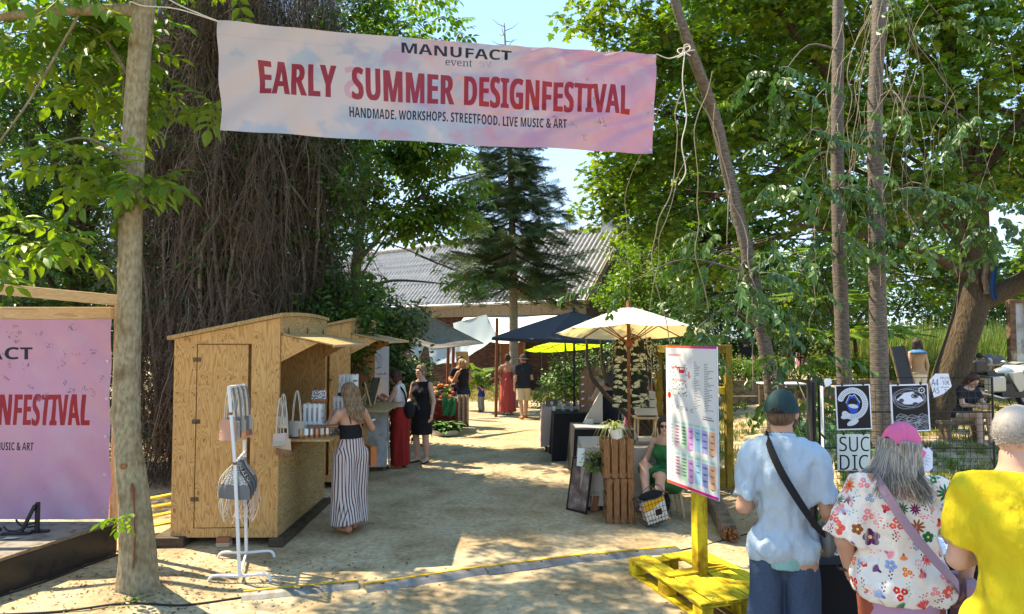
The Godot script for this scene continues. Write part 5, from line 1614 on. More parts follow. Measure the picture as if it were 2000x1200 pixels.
func sail(called: String, label: String, a: Vector3, b: Vector3, c: Vector3, d: Vector3, sag: float, m: Material) -> void:
	var o := thing(called, label, "shade sail", a)
	part(o, "cloth", G().sheet(func(p: float, q: float) -> Vector3:
		var e := a.lerp(b, p).lerp(d.lerp(c, p), q) - a
		return e + V(0.0, -sag * sin(PI * p) * sin(PI * q) + 0.012 * sin(p * 13.0 + q * 9.0), 0.02 * sin(p * 9.0)), 20, 16), m)
	part(o, "hem", G().tube([Vector3.ZERO, b - a], 0.012, 5), m)
	part(o, "hem", G().tube([b - a, c - a], 0.012, 5), m)

func build_middle() -> void:
	umbrella("market_umbrella", "large navy market umbrella over the black-clothed tables", V(1.22, 0, -13.6), 2.72, 2.16, 1.72, 4, 0.35, V(0, 0, -0.03), M.navy_canvas, M.black_metal, 0.022, 0.06)
	umbrella("market_umbrella", "cream parasol with wooden pole over the tan table", V(1.49, 0, -8.85), 2.60, 2.27, 0.94, 8, 0.2, V(-0.10, 0, 0.0), M.cream_canvas, M.red_wood, 0.021)
	umbrella("market_umbrella", "lime green parasol tilted behind the navy umbrella", V(1.25, 0, -16.3), 2.16, 1.98, 0.98, 8, 0.1, V(-0.12, 0, 0.07), M.lime_canvas, M.black_metal, 0.018)
	sail("shade_sail", "drooping grey shade sail beside the laurel bush", V(-2.35, 2.9, -16.6), V(-0.72, 2.06, -17.4), V(-1.85, 1.93, -15.9), V(-2.75, 2.35, -16.0), 0.12, M.grey_canvas)
	sail("plastic_tarp", "pale blue plastic tarp slung in front of the white awning", V(-1.75, 2.62, -20.5), V(-0.74, 2.86, -20.0), V(-0.42, 2.2, -19.6), V(-1.5, 1.5, -19.8), 0.15, M.pale_tarp)
	sail("plastic_tarp", "pale folded tarp hanging low behind the vegetable stall", V(-2.4, 2.15, -19.6), V(-1.5, 2.1, -19.8), V(-1.42, 1.52, -19.4), V(-2.25, 1.45, -19.2), 0.1, M.pale_tarp)
	sail("plastic_tarp", "small pale tarp corner showing left of the dark gap", V(-2.9, 2.1, -19.4), V(-2.45, 2.0, -19.4), V(-2.6, 1.62, -19.3), V(-2.85, 1.8, -19.3), 0.05, M.pale_tarp)
	for p in [[-0.45, 2.75, -19.4, "thin brown post standing right of the pale tarp"], [-1.78, 2.1, -19.0, "dark post holding the tarp behind the wooden board"], [-1.62, 2.1, -18.8, "second dark post beside the wooden board"]]:
		solo("tarp_post", p[3], "post", G().tube([V(p[0], -0.05, p[2]), V(p[0] + 0.03, p[1], p[2])], 0.045, 7), M.red_wood)
	# vegetable stall
	var o := thing("vegetable_stall", "trestle stall skirted in dark red patterned cloth, piled with vegetables", "stall", V(-2.0, 0, -16.6))
	part(o, "table_top", box(V(1.36, 0.03, 0.9)), M.old_wood_x, at(0, 0.74, 0))
	part(o, "skirt", G().sheet(func(a: float, b: float) -> Vector3: return V(-0.68 + a * 1.36, 0.75 - 0.73 * b, 0.46 + 0.02 * sin(a * 50.0) * b + 0.03 * b), 60, 8), M.red_cloth)
	part(o, "skirt", G().sheet(func(a: float, b: float) -> Vector3: return V(0.69 + 0.02 * sin(a * 30.0) * b + 0.02 * b, 0.75 - 0.73 * b, 0.46 - a * 0.9), 30, 8), M.red_cloth)
	for s in [[-0.6, 0.4], [0.6, 0.4], [-0.6, -0.4], [0.6, -0.4]]:
		part(o, "leg", G().box(V(s[0], 0.36, s[1]), V(0.05, 0.72, 0.05)), M.old_wood_y)
	part(o, "riser", G().box(V(-0.1, 0.86, -0.25), V(1.1, 0.22, 0.36), Basis(Vector3.RIGHT, 0.25)), M.crate_x)
	solo("green_net", "green net sack draped over the stall's corner", "net", G().sheet(func(a: float, b: float) -> Vector3: return V(-1.62 + a * 0.32, 0.80 - 0.42 * b + 0.03 * sin(a * 9.0), -16.1 + 0.03 * sin(a * 14.0 + b * 5.0)), 14, 10), mat("green_net", lin(0.02, 0.13, 0.06), 0.8))
	solo("patterned_drape", "brown and cream cloth hanging at the stall's end", "cloth", slab(func(a: float, b: float) -> Vector3: return V(-1.28 + a * 0.26, 0.86 - 0.66 * b, -16.3 + 0.04 * sin(a * 16.0)), 16, 8, 0.01), mat("drape_print", Color.WHITE, 0.9, {"tex": noise_tex([[0, lin(0.10, 0.03, 0.02)], [0.45, lin(0.3, 0.2, 0.13)], [0.6, lin(0.5, 0.42, 0.3)], [1, lin(0.2, 0.08, 0.06)]], 0.03, 3, 71), "tri": V(5, 1.5, 5)}))
	var kinds := [["lettuce", "green lettuce head", Color(0.10, 0.22, 0.03), 0.11], ["tomato", "red tomato", Color(0.45, 0.03, 0.015), 0.05], ["cabbage", "pale cabbage", Color(0.22, 0.32, 0.10), 0.12], ["carrot_bunch", "orange carrot bunch", Color(0.5, 0.16, 0.02), 0.06], ["onion", "yellow onion", Color(0.42, 0.25, 0.08), 0.05], ["aubergine", "purple aubergine", Color(0.05, 0.01, 0.04), 0.07]]
	var places := ["at the stall's front edge", "in the stall's middle row", "on the stall's raised back row"]
	for k in 30:
		var q: Array = kinds[k % 6]
		var row := k / 10
		var p := V(-2.58 + 0.125 * (k % 10) + rnd(-0.03, 0.03), [0.76, 0.84, 0.98][row], [-16.28, -16.55, -16.82][row] + rnd(-0.04, 0.04))
		var g := G().tint(q[2])
		if q[0] == "lettuce" or q[0] == "cabbage":
			for m in 9:
				add_leaf(g, V(0, 0.02, 0), V(cos(m * 2.4), 0.5 + 0.12 * m, sin(m * 2.4)).normalized(), Vector3.UP, q[3] * 1.3, q[3] * 1.2, -0.2)
		else:
			for m in 3:
				g.ball(V(rnd(-0.05, 0.05), q[3] * 0.9, rnd(-0.05, 0.05)), V(q[3], q[3] * 0.9, q[3]) * rnd(0.8, 1.1), 10, 7)
		solo(q[0], q[1] + " " + places[row] + (", towards the booths" if k % 10 < 5 else ", towards the path"), "vegetable", g, M.vegetable, at(p.x, p.y, p.z), "vegetables on the stall")
	o = thing("metal_tub", "low zinc tub holding leafy greens on the path by the stall", "tub", V(-1.52, 0, -15.8))
	part(o, "tub_wall", G().lathe([Vector2(0.0, 0.01), Vector2(0.30, 0.01), Vector2(0.31, 0.12), Vector2(0.318, 0.125), Vector2(0.30, 0.12), Vector2(0.29, 0.03), Vector2(0, 0.03)], 24, Transform3D(), true), M.zinc)
	var greens := G()
	for m in 90:
		var a := rnd(0, TAU)
		greens.tint(Color(0.07, 0.15, 0.03) * rnd(0.7, 1.6))
		add_leaf(greens, V(cos(a), 0, sin(a)) * rnd(0.0, 0.26) + V(0, rnd(0.1, 0.26), 0), V(cos(a + rnd(-1, 1)), rnd(0.0, 0.5), sin(a)).normalized(), Vector3.UP, rnd(0.14, 0.28), rnd(0.10, 0.18), 0.3)
	solo("leafy_greens", "heap of big green leaves lying in the zinc tub", "greens", greens, M.vegetable, at(-1.50, 0, -15.8))
	solo("wooden_plank", "tall pale waney-edged plank standing behind the seller", "plank", slab(func(a: float, b: float) -> Vector3: return V(-1.42 + a * (0.30 + 0.03 * sin(b * 11.0)) + 0.02 * sin(b * 7.0), 1.85 * (1.0 - b), -17.5 + 0.08 * b), 3, 16, 0.04), M.timber_y)
	o = thing("plant_stool", "pale wooden stool carrying a round green plant behind the stall", "stool", V(-2.3, 0, -17.6))
	part(o, "seat", box(V(0.5, 0.06, 0.4), 0.01), M.timber_x, at(0, 1.24, 0))
	part(o, "stem", G().box(V(-0.1, 0.6, 0), V(0.2, 1.2, 0.2), Basis(), 0.01), M.timber_y)
	o = thing("potted_plant", "round-leaved green plant on the pale stool behind the vegetables", "plant", V(-2.35, 1.27, -17.6))
	part(o, "pot", G().lathe([Vector2(0, 0), Vector2(0.1, 0), Vector2(0.13, 0.14), Vector2(0.11, 0.14), Vector2(0, 0.12)], 14, Transform3D(), true), M.white_pot)
	crown(o, "foliage", "small", M.leaf_dark, [[V(0, 0.25, 0), V(0.25, 0.15, 0.2), 22]], Vector2(0.6, 0.9), MID_GREEN, 0.7)
	# pots and low plants before the house
	for d in [[-0.95, -20.6, 1.25, "tall spiky potted plant behind the toddler"], [-0.35, -21.5, 0.75, "sunlit leafy clump growing left of the couple"], [-1.5, -21.0, 0.9, "dark leafy plant behind the denim-shorts woman"], [0.9, -21.8, 0.5, "low leafy clump right of the couple in the dry grass"], [-2.6, -18.6, 1.5, "big leafy shrub behind the vegetable stall"]]:
		o = thing("garden_plant", d[3], "plant", V(d[0], 0, d[1]), 0.0, "plants before the house")
		part(o, "stem", G().tube([V(0, -0.02, 0), V(0.02, d[2] * 0.7, 0)], 0.02, 5), M.twig)
		crown(o, "foliage", "frond" if d[2] == 1.25 else "small", M.leaf_small, [[V(0, d[2] * 0.75, 0), V(0.35, d[2] * 0.3, 0.3), int(16 + d[2] * 26)]], Vector2(0.6, 1.0), LIGHT_GREEN + MID_GREEN, 0.7)

# ---------------------------------------------------------------- stalls along the right of the path
func cloth_over(called: String, label: String, pos: Vector3, sx: float, sz: float, h: float, drop: float, m: Material, turn := 0.0, folds := 1.0) -> void:
	var g := G()
	var per := []
	var n := 96
	var corners := [Vector2(-sx, sz), Vector2(sx, sz), Vector2(sx, -sz), Vector2(-sx, -sz)]
	for k in n:
		var t := 4.0 * k / n
		var c := int(t)
		var p: Vector2 = corners[c].lerp(corners[(c + 1) % 4], t - c) * 0.5
		per.append(p)
	var rows := 9
	for j in rows + 1:
		var b := float(j) / rows
		for k in n + 1:
			var p: Vector2 = per[k % n]
			var t := TAU * (k % n) / n
			var nn := Vector2(p.x / sx, p.y / sz)
			var f := fmod(4.0 * (k % n) / n, 1.0)
			var corner := exp(-pow(minf(f, 1.0 - f) * 9.0, 2.0))
			var out := 0.006 + b * (0.02 + folds * 0.016 * sin(t * 15.0 + sin(t * 4.0) * 2.0) + 0.05 * corner)
			var q := p + nn.normalized() * out
			g.add(V(q.x, h - drop * b * (1.0 + 0.05 * corner), q.y), V(nn.x, 0.1, nn.y).normalized(), Vector2(float(k) / n * 4.0, b))
	for j in rows:
		for k in n:
			var a := j * (n + 1) + k
			g.ix.append_array([a, a + 1, a + n + 2, a, a + n + 2, a + n + 1])
	# smooth normals from the folds
	var acc := []
	acc.resize(g.v.size())
	acc.fill(Vector3.ZERO)
	for t in range(0, g.ix.size(), 3):
		var c := (g.v[g.ix[t + 2]] - g.v[g.ix[t]]).cross(g.v[g.ix[t + 1]] - g.v[g.ix[t]])
		if c.dot(g.n[g.ix[t]]) < 0.0: c = -c
		for e in 3: acc[g.ix[t + e]] += c
	for i in acc.size():
		g.n[i] = acc[i].normalized()
	g.sheet(func(a: float, b: float) -> Vector3: return V((a - 0.5) * (sx + 0.01), h + 0.002, (b - 0.5) * (sz + 0.01)), 4, 4)
	var o := thing("trestle_table", "trestle table under the " + label, "table", pos, turn, "trestle tables under cloths")
	part(o, "table_top", G().box(V(0, h - 0.016, 0), V(sx - 0.004, 0.026, sz - 0.004)), M.old_wood_x)
	for s in [[-1, -1], [1, -1], [1, 1], [-1, 1]]:
		part(o, "leg", G().box(V(s[0] * (sx * 0.5 - 0.06), h * 0.5 - 0.02, s[1] * (sz * 0.5 - 0.06)), V(0.035, h - 0.04, 0.035)), M.black_metal)
	var c := solo(called, label, "tablecloth", g, m, Transform3D(yaw(turn), pos), "cloths on the right-hand tables")
	c.set_meta("label", label)

func build_right_stalls() -> void:
	cloth_over("tablecloth", "pinkish linen cloth on the farthest of the right-hand tables", V(1.25, 0, -13.75), 1.3, 0.7, 0.86, 0.72, M.linen_pink, 0.0)
	cloth_over("tablecloth", "long black cloth on the table under the navy umbrella", V(1.36, 0, -12.85), 1.2, 0.75, 0.84, 0.83, M.black_cloth, 0.0, 0.7)
	cloth_over("tablecloth", "black cloth on the middle table carrying a pale blue runner", V(1.55, 0, -11.25), 1.15, 0.9, 0.78, 0.76, M.black_cloth, 0.0, 0.7)
	cloth_over("tablecloth", "taupe linen cloth on the table nearest the wooden crates", V(1.42, 0, -9.35), 1.0, 1.0, 0.80, 0.72, M.linen, -0.04)
	solo("table_runner", "pale blue runner lying across the middle black table", "runner", slab(func(a: float, b: float) -> Vector3: return V(1.0 + a * 0.9, 0.788 + 0.006 * sin(a * 9.0), -10.95 - b * 0.42 + 0.05 * sin(a * 5.0)), 12, 4, 0.004), M.grey_white)
	# small goods
	var jars := [["white ceramic mug", M.white_pot, 0.035, 0.09], ["clear glass jar", M.glass, 0.04, 0.12], ["grey stoneware cup", M.grey_white, 0.04, 0.08]]
	for k in 12:
		var q: Array = jars[k % 3]
		var p := V(0.78 + 0.16 * (k % 6), 0.862 if k < 6 else 0.842, -13.55 - rnd(0, 0.2) if k < 6 else -12.75 - rnd(0, 0.2))
		var r: float = q[2]
		var h: float = q[3]
		solo("table_vessel", q[0] + (" on the pinkish far table, %s from the path" if k < 6 else " on the black table, %s from the path") % ["first", "second", "third", "fourth", "fifth", "sixth"][k % 6], "vessel", G().lathe([Vector2(0.0, 0.0), Vector2(r * 0.8, 0.0), Vector2(r, h * 0.4), Vector2(r * 0.9, h), Vector2(r * 0.8, h), Vector2(r * 0.85, h * 0.4), Vector2(0, 0.012)], 14), q[1], at(p.x, p.y, p.z), "vessels on the far tables")
	solo("wooden_box", "small grey wooden box at the far table's path end", "box", box(V(0.22, 0.12, 0.2), 0.006), M.old_wood_x, at(0.78, 0.92, -13.75))
	var o := thing("card_rack", "tall brown wooden display panel with little white hooks", "display rack", V(1.36, 0.84, -12.75), 0.75)
	part(o, "panel", G().prism(PackedVector2Array([Vector2(-0.17, 0), Vector2(0.17, 0), Vector2(0.17, 0.70), Vector2(0.08, 0.78), Vector2(-0.08, 0.78), Vector2(-0.17, 0.70)]), 0.04), M.crate_y)
	part(o, "side_panel", G().box(V(0.15, 0.35, -0.1), V(0.03, 0.68, 0.22)), M.crate_y)
	for k in 5:
		part(o, "hook", G().box(V(-0.13, 0.12 + k * 0.13, 0.03), V(0.06, 0.018, 0.03), Basis(Vector3.BACK, 0.2)), M.paper)
	solo("tilted_panel", "pale grey triangular display panel leaning on the middle table", "display panel", G().prism(PackedVector2Array([Vector2(-0.18, 0), Vector2(0.16, 0), Vector2(0.16, 0.58)]), 0.03, Transform3D(yaw(0.2), V(1.35, 0.785, -11.55))), M.ivory)
	solo("blue_card", "small pale blue card box beside the navy pole", "card", box(V(0.14, 0.08, 0.05), 0.003), M.grey_white, at(1.26, 0.83, -11.35))
	solo("pink_bottle", "tall pink bottle on the middle table", "bottle", G().lathe([Vector2(0, 0), Vector2(0.03, 0), Vector2(0.03, 0.11), Vector2(0.012, 0.14), Vector2(0.012, 0.18), Vector2(0, 0.18)], 12), mat("pink_glass", lin(0.6, 0.2, 0.28), 0.3), at(1.78, 0.785, -10.9))
	solo("pink_candle", "pink and white candle box behind the black case", "box", box(V(0.11, 0.10, 0.1), 0.004), M.linen_pink, at(1.64, 0.855, -9.5))
	o = thing("black_case", "square black presentation case on the taupe table", "case", V(1.45, 0.805, -9.15), 0.12)
	part(o, "case_body", box(V(0.26, 0.19, 0.2), 0.006), M.black_plastic, at(0, 0.095, 0))
	part(o, "case_lid", G().box(V(0, 0.196, 0), V(0.265, 0.012, 0.205), Basis(), 0.003), M.grey_felt)
	part(o, "card_slip", box(V(0.012, 0.05, 0.07)), M.paper, at(0.02, 0.2, 0))
	for k in 2:
		solo("flat_box", ["flat pale box on the taupe table's far corner", "small linen box by the parasol pole"][k], "box", box(V(0.2, 0.05, 0.16), 0.003), M.ivory, at(1.72 + 0.02 * k, 0.83 + 0.05 * k, -9.2 + 0.1 * k))
	# palm print dress
	var c := Canvas.new(512, 768, Color(0.10, 0.13, 0.07))
	var q := RandomNumberGenerator.new()
	q.seed = 12
	for k in 75:
		var p := Vector2(q.randf() * 512, q.randf() * 768)
		var a := q.randf() * TAU
		var big := q.randf() < 0.35
		if big:
			c.oval(p, Vector2(46, 20), Color(0.74, 0.72, 0.58) if q.randf() < 0.6 else Color(0.40, 0.44, 0.24), a)
			c.line(p - Vector2(40, 0).rotated(a), p + Vector2(40, 0).rotated(a), 3, Color(0.5, 0.5, 0.36))
		else:
			for m in 8:
				var t := a + (m - 3.5) * 0.22
				c.oval(p + Vector2(34, 0).rotated(t), Vector2(30, 4), Color(0.80, 0.78, 0.66) if q.randf() < 0.55 else Color(0.33, 0.38, 0.2), t)
	mat("palm_print", Color.WHITE, 0.9, {"tex": c.tex(), "sheen": 0.2, "uv": V(1.7, 1.7, 1)})
	o = thing("palm_print_dress", "palm leaf print dress hung from the cream parasol", "dress", V(1.63, 1.26, -9.45), 0.05)
	part(o, "dress_body", slab(func(a: float, b: float) -> Vector3:
		var w := lerpf(0.30, 0.40, smoothstep(0.0, 0.25, b)) + 0.06 * b
		return V((a - 0.5) * w, 0.94 - 0.94 * b - 0.05 * absf(a - 0.5) * (1.0 - b) * 2.0, 0.05 + 0.022 * sin(a * 26.0) * (0.2 + b) + 0.05 * sin(PI * a)), 36, 18, 0.06), M.palm_print)
	for s in [-1.0, 1.0]:
		part(o, "sleeve", slab(func(a: float, b: float) -> Vector3: return V(s * (0.13 + 0.03 + 0.16 * b + (a - 0.5) * 0.13 * (1.0 - 0.4 * b)), 0.93 - 0.44 * b + (a - 0.5) * 0.03 * s, 0.03 + 0.03 * sin(PI * a)), 8, 10, 0.05), M.palm_print)
	part(o, "collar", G().lathe([Vector2(0.075, 0.0), Vector2(0.06, 0.035), Vector2(0.05, 0.03)], 14, at(0, 0.94, 0.03)), M.palm_print)
	part(o, "hanger", G().tube(curve([V(-0.17, 0.9, 0.03), V(0, 0.99, 0.03), V(0.17, 0.9, 0.03)], 4), 0.01, 6).tube(curve([V(0, 0.99, 0.03), V(0, 1.04, 0.03), V(0.02, 1.06, 0.03), V(0.0, 1.08, 0.03)], 3), 0.004, 5), M.black_metal)
	# white drawers on a wooden stool
	o = thing("drawer_display", "slanted white drawer box on a wooden stool behind the taupe table", "drawer box", V(1.88, 1.1, -9.75), 0.0)
	for k in 3:
		part(o, "drawer", G().box(V(0.02 * k, 0.07 + k * 0.11, -0.03 * k), V(0.28 - 0.05 * k, 0.10, 0.2), Basis(), 0.006), M.ivory)
	o = thing("wooden_stool", "light wooden stool under the white drawer box", "stool", V(1.88, 0, -9.75))
	part(o, "seat", box(V(0.34, 0.03, 0.3), 0.006), M.timber_x, at(0, 1.085, 0))
	for s in [[-1, -1], [1, -1], [1, 1], [-1, 1]]:
		part(o, "leg", G().bar(V(s[0] * 0.17, 0, s[1] * 0.14), V(s[0] * 0.13, 1.07, s[1] * 0.11), 0.028, 0.028, 0.003), M.timber_y)
	part(o, "stretcher", G().bar(V(-0.15, 0.5, 0.13), V(0.15, 0.5, 0.13), 0.02, 0.025), M.timber_x)
	o = thing("plastic_bin", "pale plastic bin with pierced sides behind the seated woman", "bin", V(1.95, 0.45, -9.55), 0.1)
	part(o, "bin_body", G().box(V(0, 0.14, 0), V(0.34, 0.28, 0.26), Basis(), 0.015), M.grey_white)
	part(o, "bin_lid", G().box(V(0, 0.30, 0), V(0.37, 0.03, 0.29), Basis(), 0.01), M.white_pot)
	o = thing("folding_chair", "wooden folding chair carrying the pierced bin", "chair", V(1.95, 0, -9.55), 0.1)
	for k in 5:
		part(o, "seat_slat", G().box(V(0, 0.435, -0.16 + k * 0.08), V(0.4, 0.02, 0.06), Basis(), 0.003), M.timber_x)
	for s in [-1.0, 1.0]:
		part(o, "leg", G().bar(V(0.19 * s, 0, 0.2), V(0.19 * s, 0.86, -0.2), 0.03, 0.03, 0.003), M.timber_y)
		part(o, "leg", G().bar(V(0.165 * s, 0, -0.2), V(0.165 * s, 0.43, 0.18), 0.03, 0.03, 0.003), M.timber_y)
	# framed picture and price card at the table's end
	o = thing("framed_picture", "black-framed dusky picture leaning against the taupe tablecloth", "picture", V(0.86, 0.005, -8.86), -0.85)
	part(o, "print", G().bar(V(0, 0.03, 0.06), V(0, 0.63, -0.06), 0.32, 0.01, 0.0, Vector3.BACK), mat("dusk_print", Color.WHITE, 0.5, {"tex": noise_tex([[0, lin(0.10, 0.06, 0.05)], [0.5, lin(0.22, 0.14, 0.11)], [1, lin(0.4, 0.3, 0.26)]], 0.01, 3, 81), "tri": 1.0}))
	for s in [-1.0, 1.0]:
		part(o, "frame_side", G().bar(V(0.165 * s, 0.0, 0.065), V(0.165 * s, 0.66, -0.065), 0.022, 0.022, 0.002, Vector3.BACK), M.black_metal)
	part(o, "frame_rail", G().box(V(0, 0.012, 0.063), V(0.33, 0.022, 0.022)).box(V(0, 0.65, -0.063), V(0.33, 0.022, 0.022)), M.black_metal)
	solo("price_card", "pale blue-white price card pinned on the taupe cloth's corner", "card", G().bar(V(0.88, 0.80, -8.84), V(0.86, 0.58, -8.80), 0.09, 0.003, 0.0, Vector3.BACK), M.paper)
	# stacked brown crates with the spider plant
	for k in 2:
		o = thing("wooden_crate", ["dark brown slatted crate standing on the path, lower of two", "brown slatted crate stacked on top, carrying the spider plant"][k], "crate", V(1.285 - 0.025 * k, 0.005 + 0.535 * k, -8.42), -0.03 + 0.05 * k, "stacked brown crates")
		slat_crate(o, V(0.34 if k == 0 else 0.37, 0.53 if k == 0 else 0.46, 0.36), 4, [M.old_wood_y if false else M.crate_y, M.crate_x, M.crate_z])
	o = thing("spider_plant", "variegated spider plant in a white pot on the upper crate", "plant", V(1.24, 1.0, -8.3))
	part(o, "pot", G().lathe([Vector2(0, 0), Vector2(0.06, 0), Vector2(0.085, 0.12), Vector2(0.078, 0.12), Vector2(0.05, 0.02), Vector2(0, 0.1)], 16, Transform3D(Basis(Vector3.BACK, 0.25), V(0.02, 0.0, 0)), true), M.white_pot)
	for k in 34:
		var a := k * 2.4
		var d := V(cos(a), 0, sin(a))
		var l := rnd(0.16, 0.42)
		var up := rnd(0.05, 0.2)
		var f := G()
		var side := V(-d.z, 0, d.x) * 0.009
		f.tint(Color(0.30, 0.38, 0.10) if k % 3 else Color(0.5, 0.52, 0.26))
		f.sheet(func(t: float, b: float) -> Vector3: return V(-0.02, 0.1, 0) + d * l * 0.75 * t + V(0, up * 4.0 * t * (0.8 - t), 0) + side * (b - 0.5) * 2.0 * (1.0 - t * 0.9), 8, 1)
		part(o, "leaf", f, M.blade)
	o = thing("trailing_plant", "small-leaved trailing plant hanging beside the brown crates", "plant", V(1.02, 0.70, -8.45))
	part(o, "pot", G().lathe([Vector2(0, -0.05), Vector2(0.06, -0.05), Vector2(0.07, 0.06), Vector2(0, 0.05)], 12, Transform3D(), true), M.black_plastic)
	crown(o, "foliage", "small", M.leaf_small, [[V(-0.02, -0.06, 0), V(0.12, 0.16, 0.1), 26], [V(0, 0.08, 0), V(0.1, 0.06, 0.1), 10]], Vector2(0.28, 0.42), LIGHT_GREEN, 0.7)
	o = thing("white_leaf_plant", "pale strappy plant on the ground behind the lower crate", "plant", V(1.05, 0.2, -8.9))
	for k in 14:
		var a := k * 2.4
		var d := V(cos(a), 0, sin(a))
		var f := G().tint(Color(0.5, 0.5, 0.38))
		f.sheet(func(t: float, b: float) -> Vector3: return d * 0.26 * t + V(0, 0.5 * t * (0.7 - t), 0) + V(-d.z, 0, d.x) * 0.02 * (b - 0.5) * (1.0 - t), 6, 1)
		part(o, "leaf", f, M.blade)
	part(o, "pot", G().lathe([Vector2(0, -0.19), Vector2(0.07, -0.19), Vector2(0.09, 0.0), Vector2(0, -0.01)], 12, Transform3D(), true), M.terracotta)
	var cd := ["cardboard carton on top of the pile by the crates", "cardboard carton with dark tape, middle of the pile", "bottom cardboard carton in the pile", "cardboard carton behind the seated woman's knees"]
	for k in 4:
		o = thing("cardboard_box", cd[k], "box", [V(1.62, 0.42, -8.95), V(1.66, 0.18, -8.98), V(1.64, 0.005, -8.97), V(1.93, 0.08, -9.05)][k], [0.1, -0.05, 0.05, 0.3][k], "cardboard boxes under the taupe table")
		var s: Vector3 = [V(0.26, 0.17, 0.2), V(0.26, 0.235, 0.2), V(0.3, 0.17, 0.24), V(0.2, 0.24, 0.2)][k]
		part(o, "carton", G().box(V(0, s.y * 0.5, 0), s, Basis(), 0.003), M.card)
		part(o, "tape", G().box(V(0, s.y * 0.5, 0), V(0.045, s.y + 0.003, s.z + 0.003)), M.kraft)
	solo("black_bag", "black bag slumped beside the cardboard boxes", "bag", G().ball(V(0, 0.14, 0), V(0.13, 0.16, 0.11), 14, 9), M.black_cloth, at(1.85, 0.01, -8.72))
	# wire basket holding a printed bag
	o = thing("wire_basket", "black wire basket lying tipped on the path beside the crates", "basket", V(1.68, 0.02, -8.16), 0.25)
	var tilt := Basis(Vector3.BACK, 0.25)
	for k in 9:
		var x := -0.18 + k * 0.045
		part(o, "wire", G().tube([tilt * V(x, 0.30, 0.11), tilt * V(x * 0.85, 0.0, 0.10), tilt * V(x * 0.85, 0.0, -0.10), tilt * V(x, 0.30, -0.11)], 0.0028, 5), M.black_metal, at(0, 0.045, 0))
	for k in 6:
		var y := k * 0.06
		var w := 0.155 + 0.03 * k / 6.0
		part(o, "wire", G().tube([tilt * V(-w, y, 0.105), tilt * V(w, y, 0.105), tilt * V(w, y, -0.105), tilt * V(-w, y, -0.105), tilt * V(-w, y, 0.105)], 0.0028 if k < 5 else 0.005, 5), M.black_metal, at(0, 0.045, 0))
	part(o, "handle", G().tube(curve([tilt * V(-0.18, 0.3, 0), tilt * V(-0.05, 0.42, 0.06), tilt * V(0.1, 0.42, 0.06), tilt * V(0.18, 0.3, 0)], 5), 0.004, 5), M.black_metal, at(0, 0.045, 0))
	c = Canvas.new(256, 256, Color(0.85, 0.84, 0.8))
	c.poly(PackedVector2Array([Vector2(0, 0), Vector2(256, 0), Vector2(256, 30), Vector2(0, 120)]), Color(0.85, 0.65, 0.05))
	c.rect(110, 110, 80, 70, Color(0.16, 0.13, 0.12))
	c.path([Vector2(30, 230), Vector2(40, 206), Vector2(52, 230), Vector2(66, 210), Vector2(80, 232), Vector2(100, 208)], 5, Color(0.12, 0.12, 0.12))
	c.oval(Vector2(165, 215), Vector2(10, 10), Color(0.7, 0.1, 0.12))
	mat("bag_print", Color.WHITE, 0.85, {"tex": c.tex()})
	o = thing("printed_bag", "white and yellow printed cloth bag stuffed in the wire basket", "bag", V(1.68, 0.065, -8.16), 0.25)
	part(o, "bag_body", G().sheet(func(a: float, b: float) -> Vector3: return tilt * V((a - 0.5) * 0.27, 0.26 * (1.0 - b) + 0.012, 0.075 + 0.022 * sin(PI * a) * sin(PI * b) + 0.004 * sin(a * 13.0 + b * 9.0)), 14, 12), M.bag_print)
	part(o, "bag_side", G().box(tilt * V(0, 0.14, 0.0), V(0.265, 0.25, 0.14), tilt, 0.03), M.linen_pink)
	solo("dark_sack", "dark rolled sack behind the yellow band in the basket", "sack", G().ball(V(0, 0, 0), V(0.15, 0.05, 0.08), 12, 8, tilt), M.black_cloth, at(1.62, 0.36, -8.16))
	# dark shrub trunk and orange crate glimpsed behind
	o = thing("elder_shrub", "dark many-stemmed shrub behind the seated woman", "shrub", V(2.45, 0.1, -10.6))
	for k in 6:
		limb(o, "stem", [V(rnd(-0.1, 0.1), -0.1, 0), V(-0.1 - 0.08 * k, 0.7, 0.05 * k), V(-0.2 - 0.22 * k + rnd(-0.1, 0.1), 1.5, 0.1), V(-0.3 - 0.2 * k, 2.2, 0.1)], [0.06, 0.045, 0.03, 0.015], M.bark_dark, 6, 3)
	crown(o, "crown", "small", M.leaf_dark, [[V(-0.2, 2.1, 0), V(0.9, 0.6, 0.6), 120], [V(0.4, 1.4, -0.2), V(0.6, 0.7, 0.5), 80]], Vector2(0.8, 1.2), DEEP_GREEN, 0.7)
	solo("orange_cloth", "orange folded cloth hanging behind the dark shrub stems", "cloth", slab(func(a: float, b: float) -> Vector3: return V(2.2 + a * 0.3, 1.5 - b * 0.3 - a * 0.1, -11.2 + 0.03 * sin(a * 12.0)), 8, 4, 0.02), M.orange_red)
	solo("wood_pallet_stack", "weathered slatted bench end behind the shrub stems", "bench", G().box(V(0, 0.5, 0), V(0.6, 0.04, 0.3)).box(V(0, 0.7, -0.1), V(0.6, 0.08, 0.03)).box(V(0, 0.9, -0.12), V(0.6, 0.08, 0.03)).box(V(-0.25, 0.25, 0), V(0.05, 0.5, 0.28)).box(V(0.25, 0.45, 0), V(0.05, 0.9, 0.28)), M.timber_x, at(2.6, 0.12, -11.8))

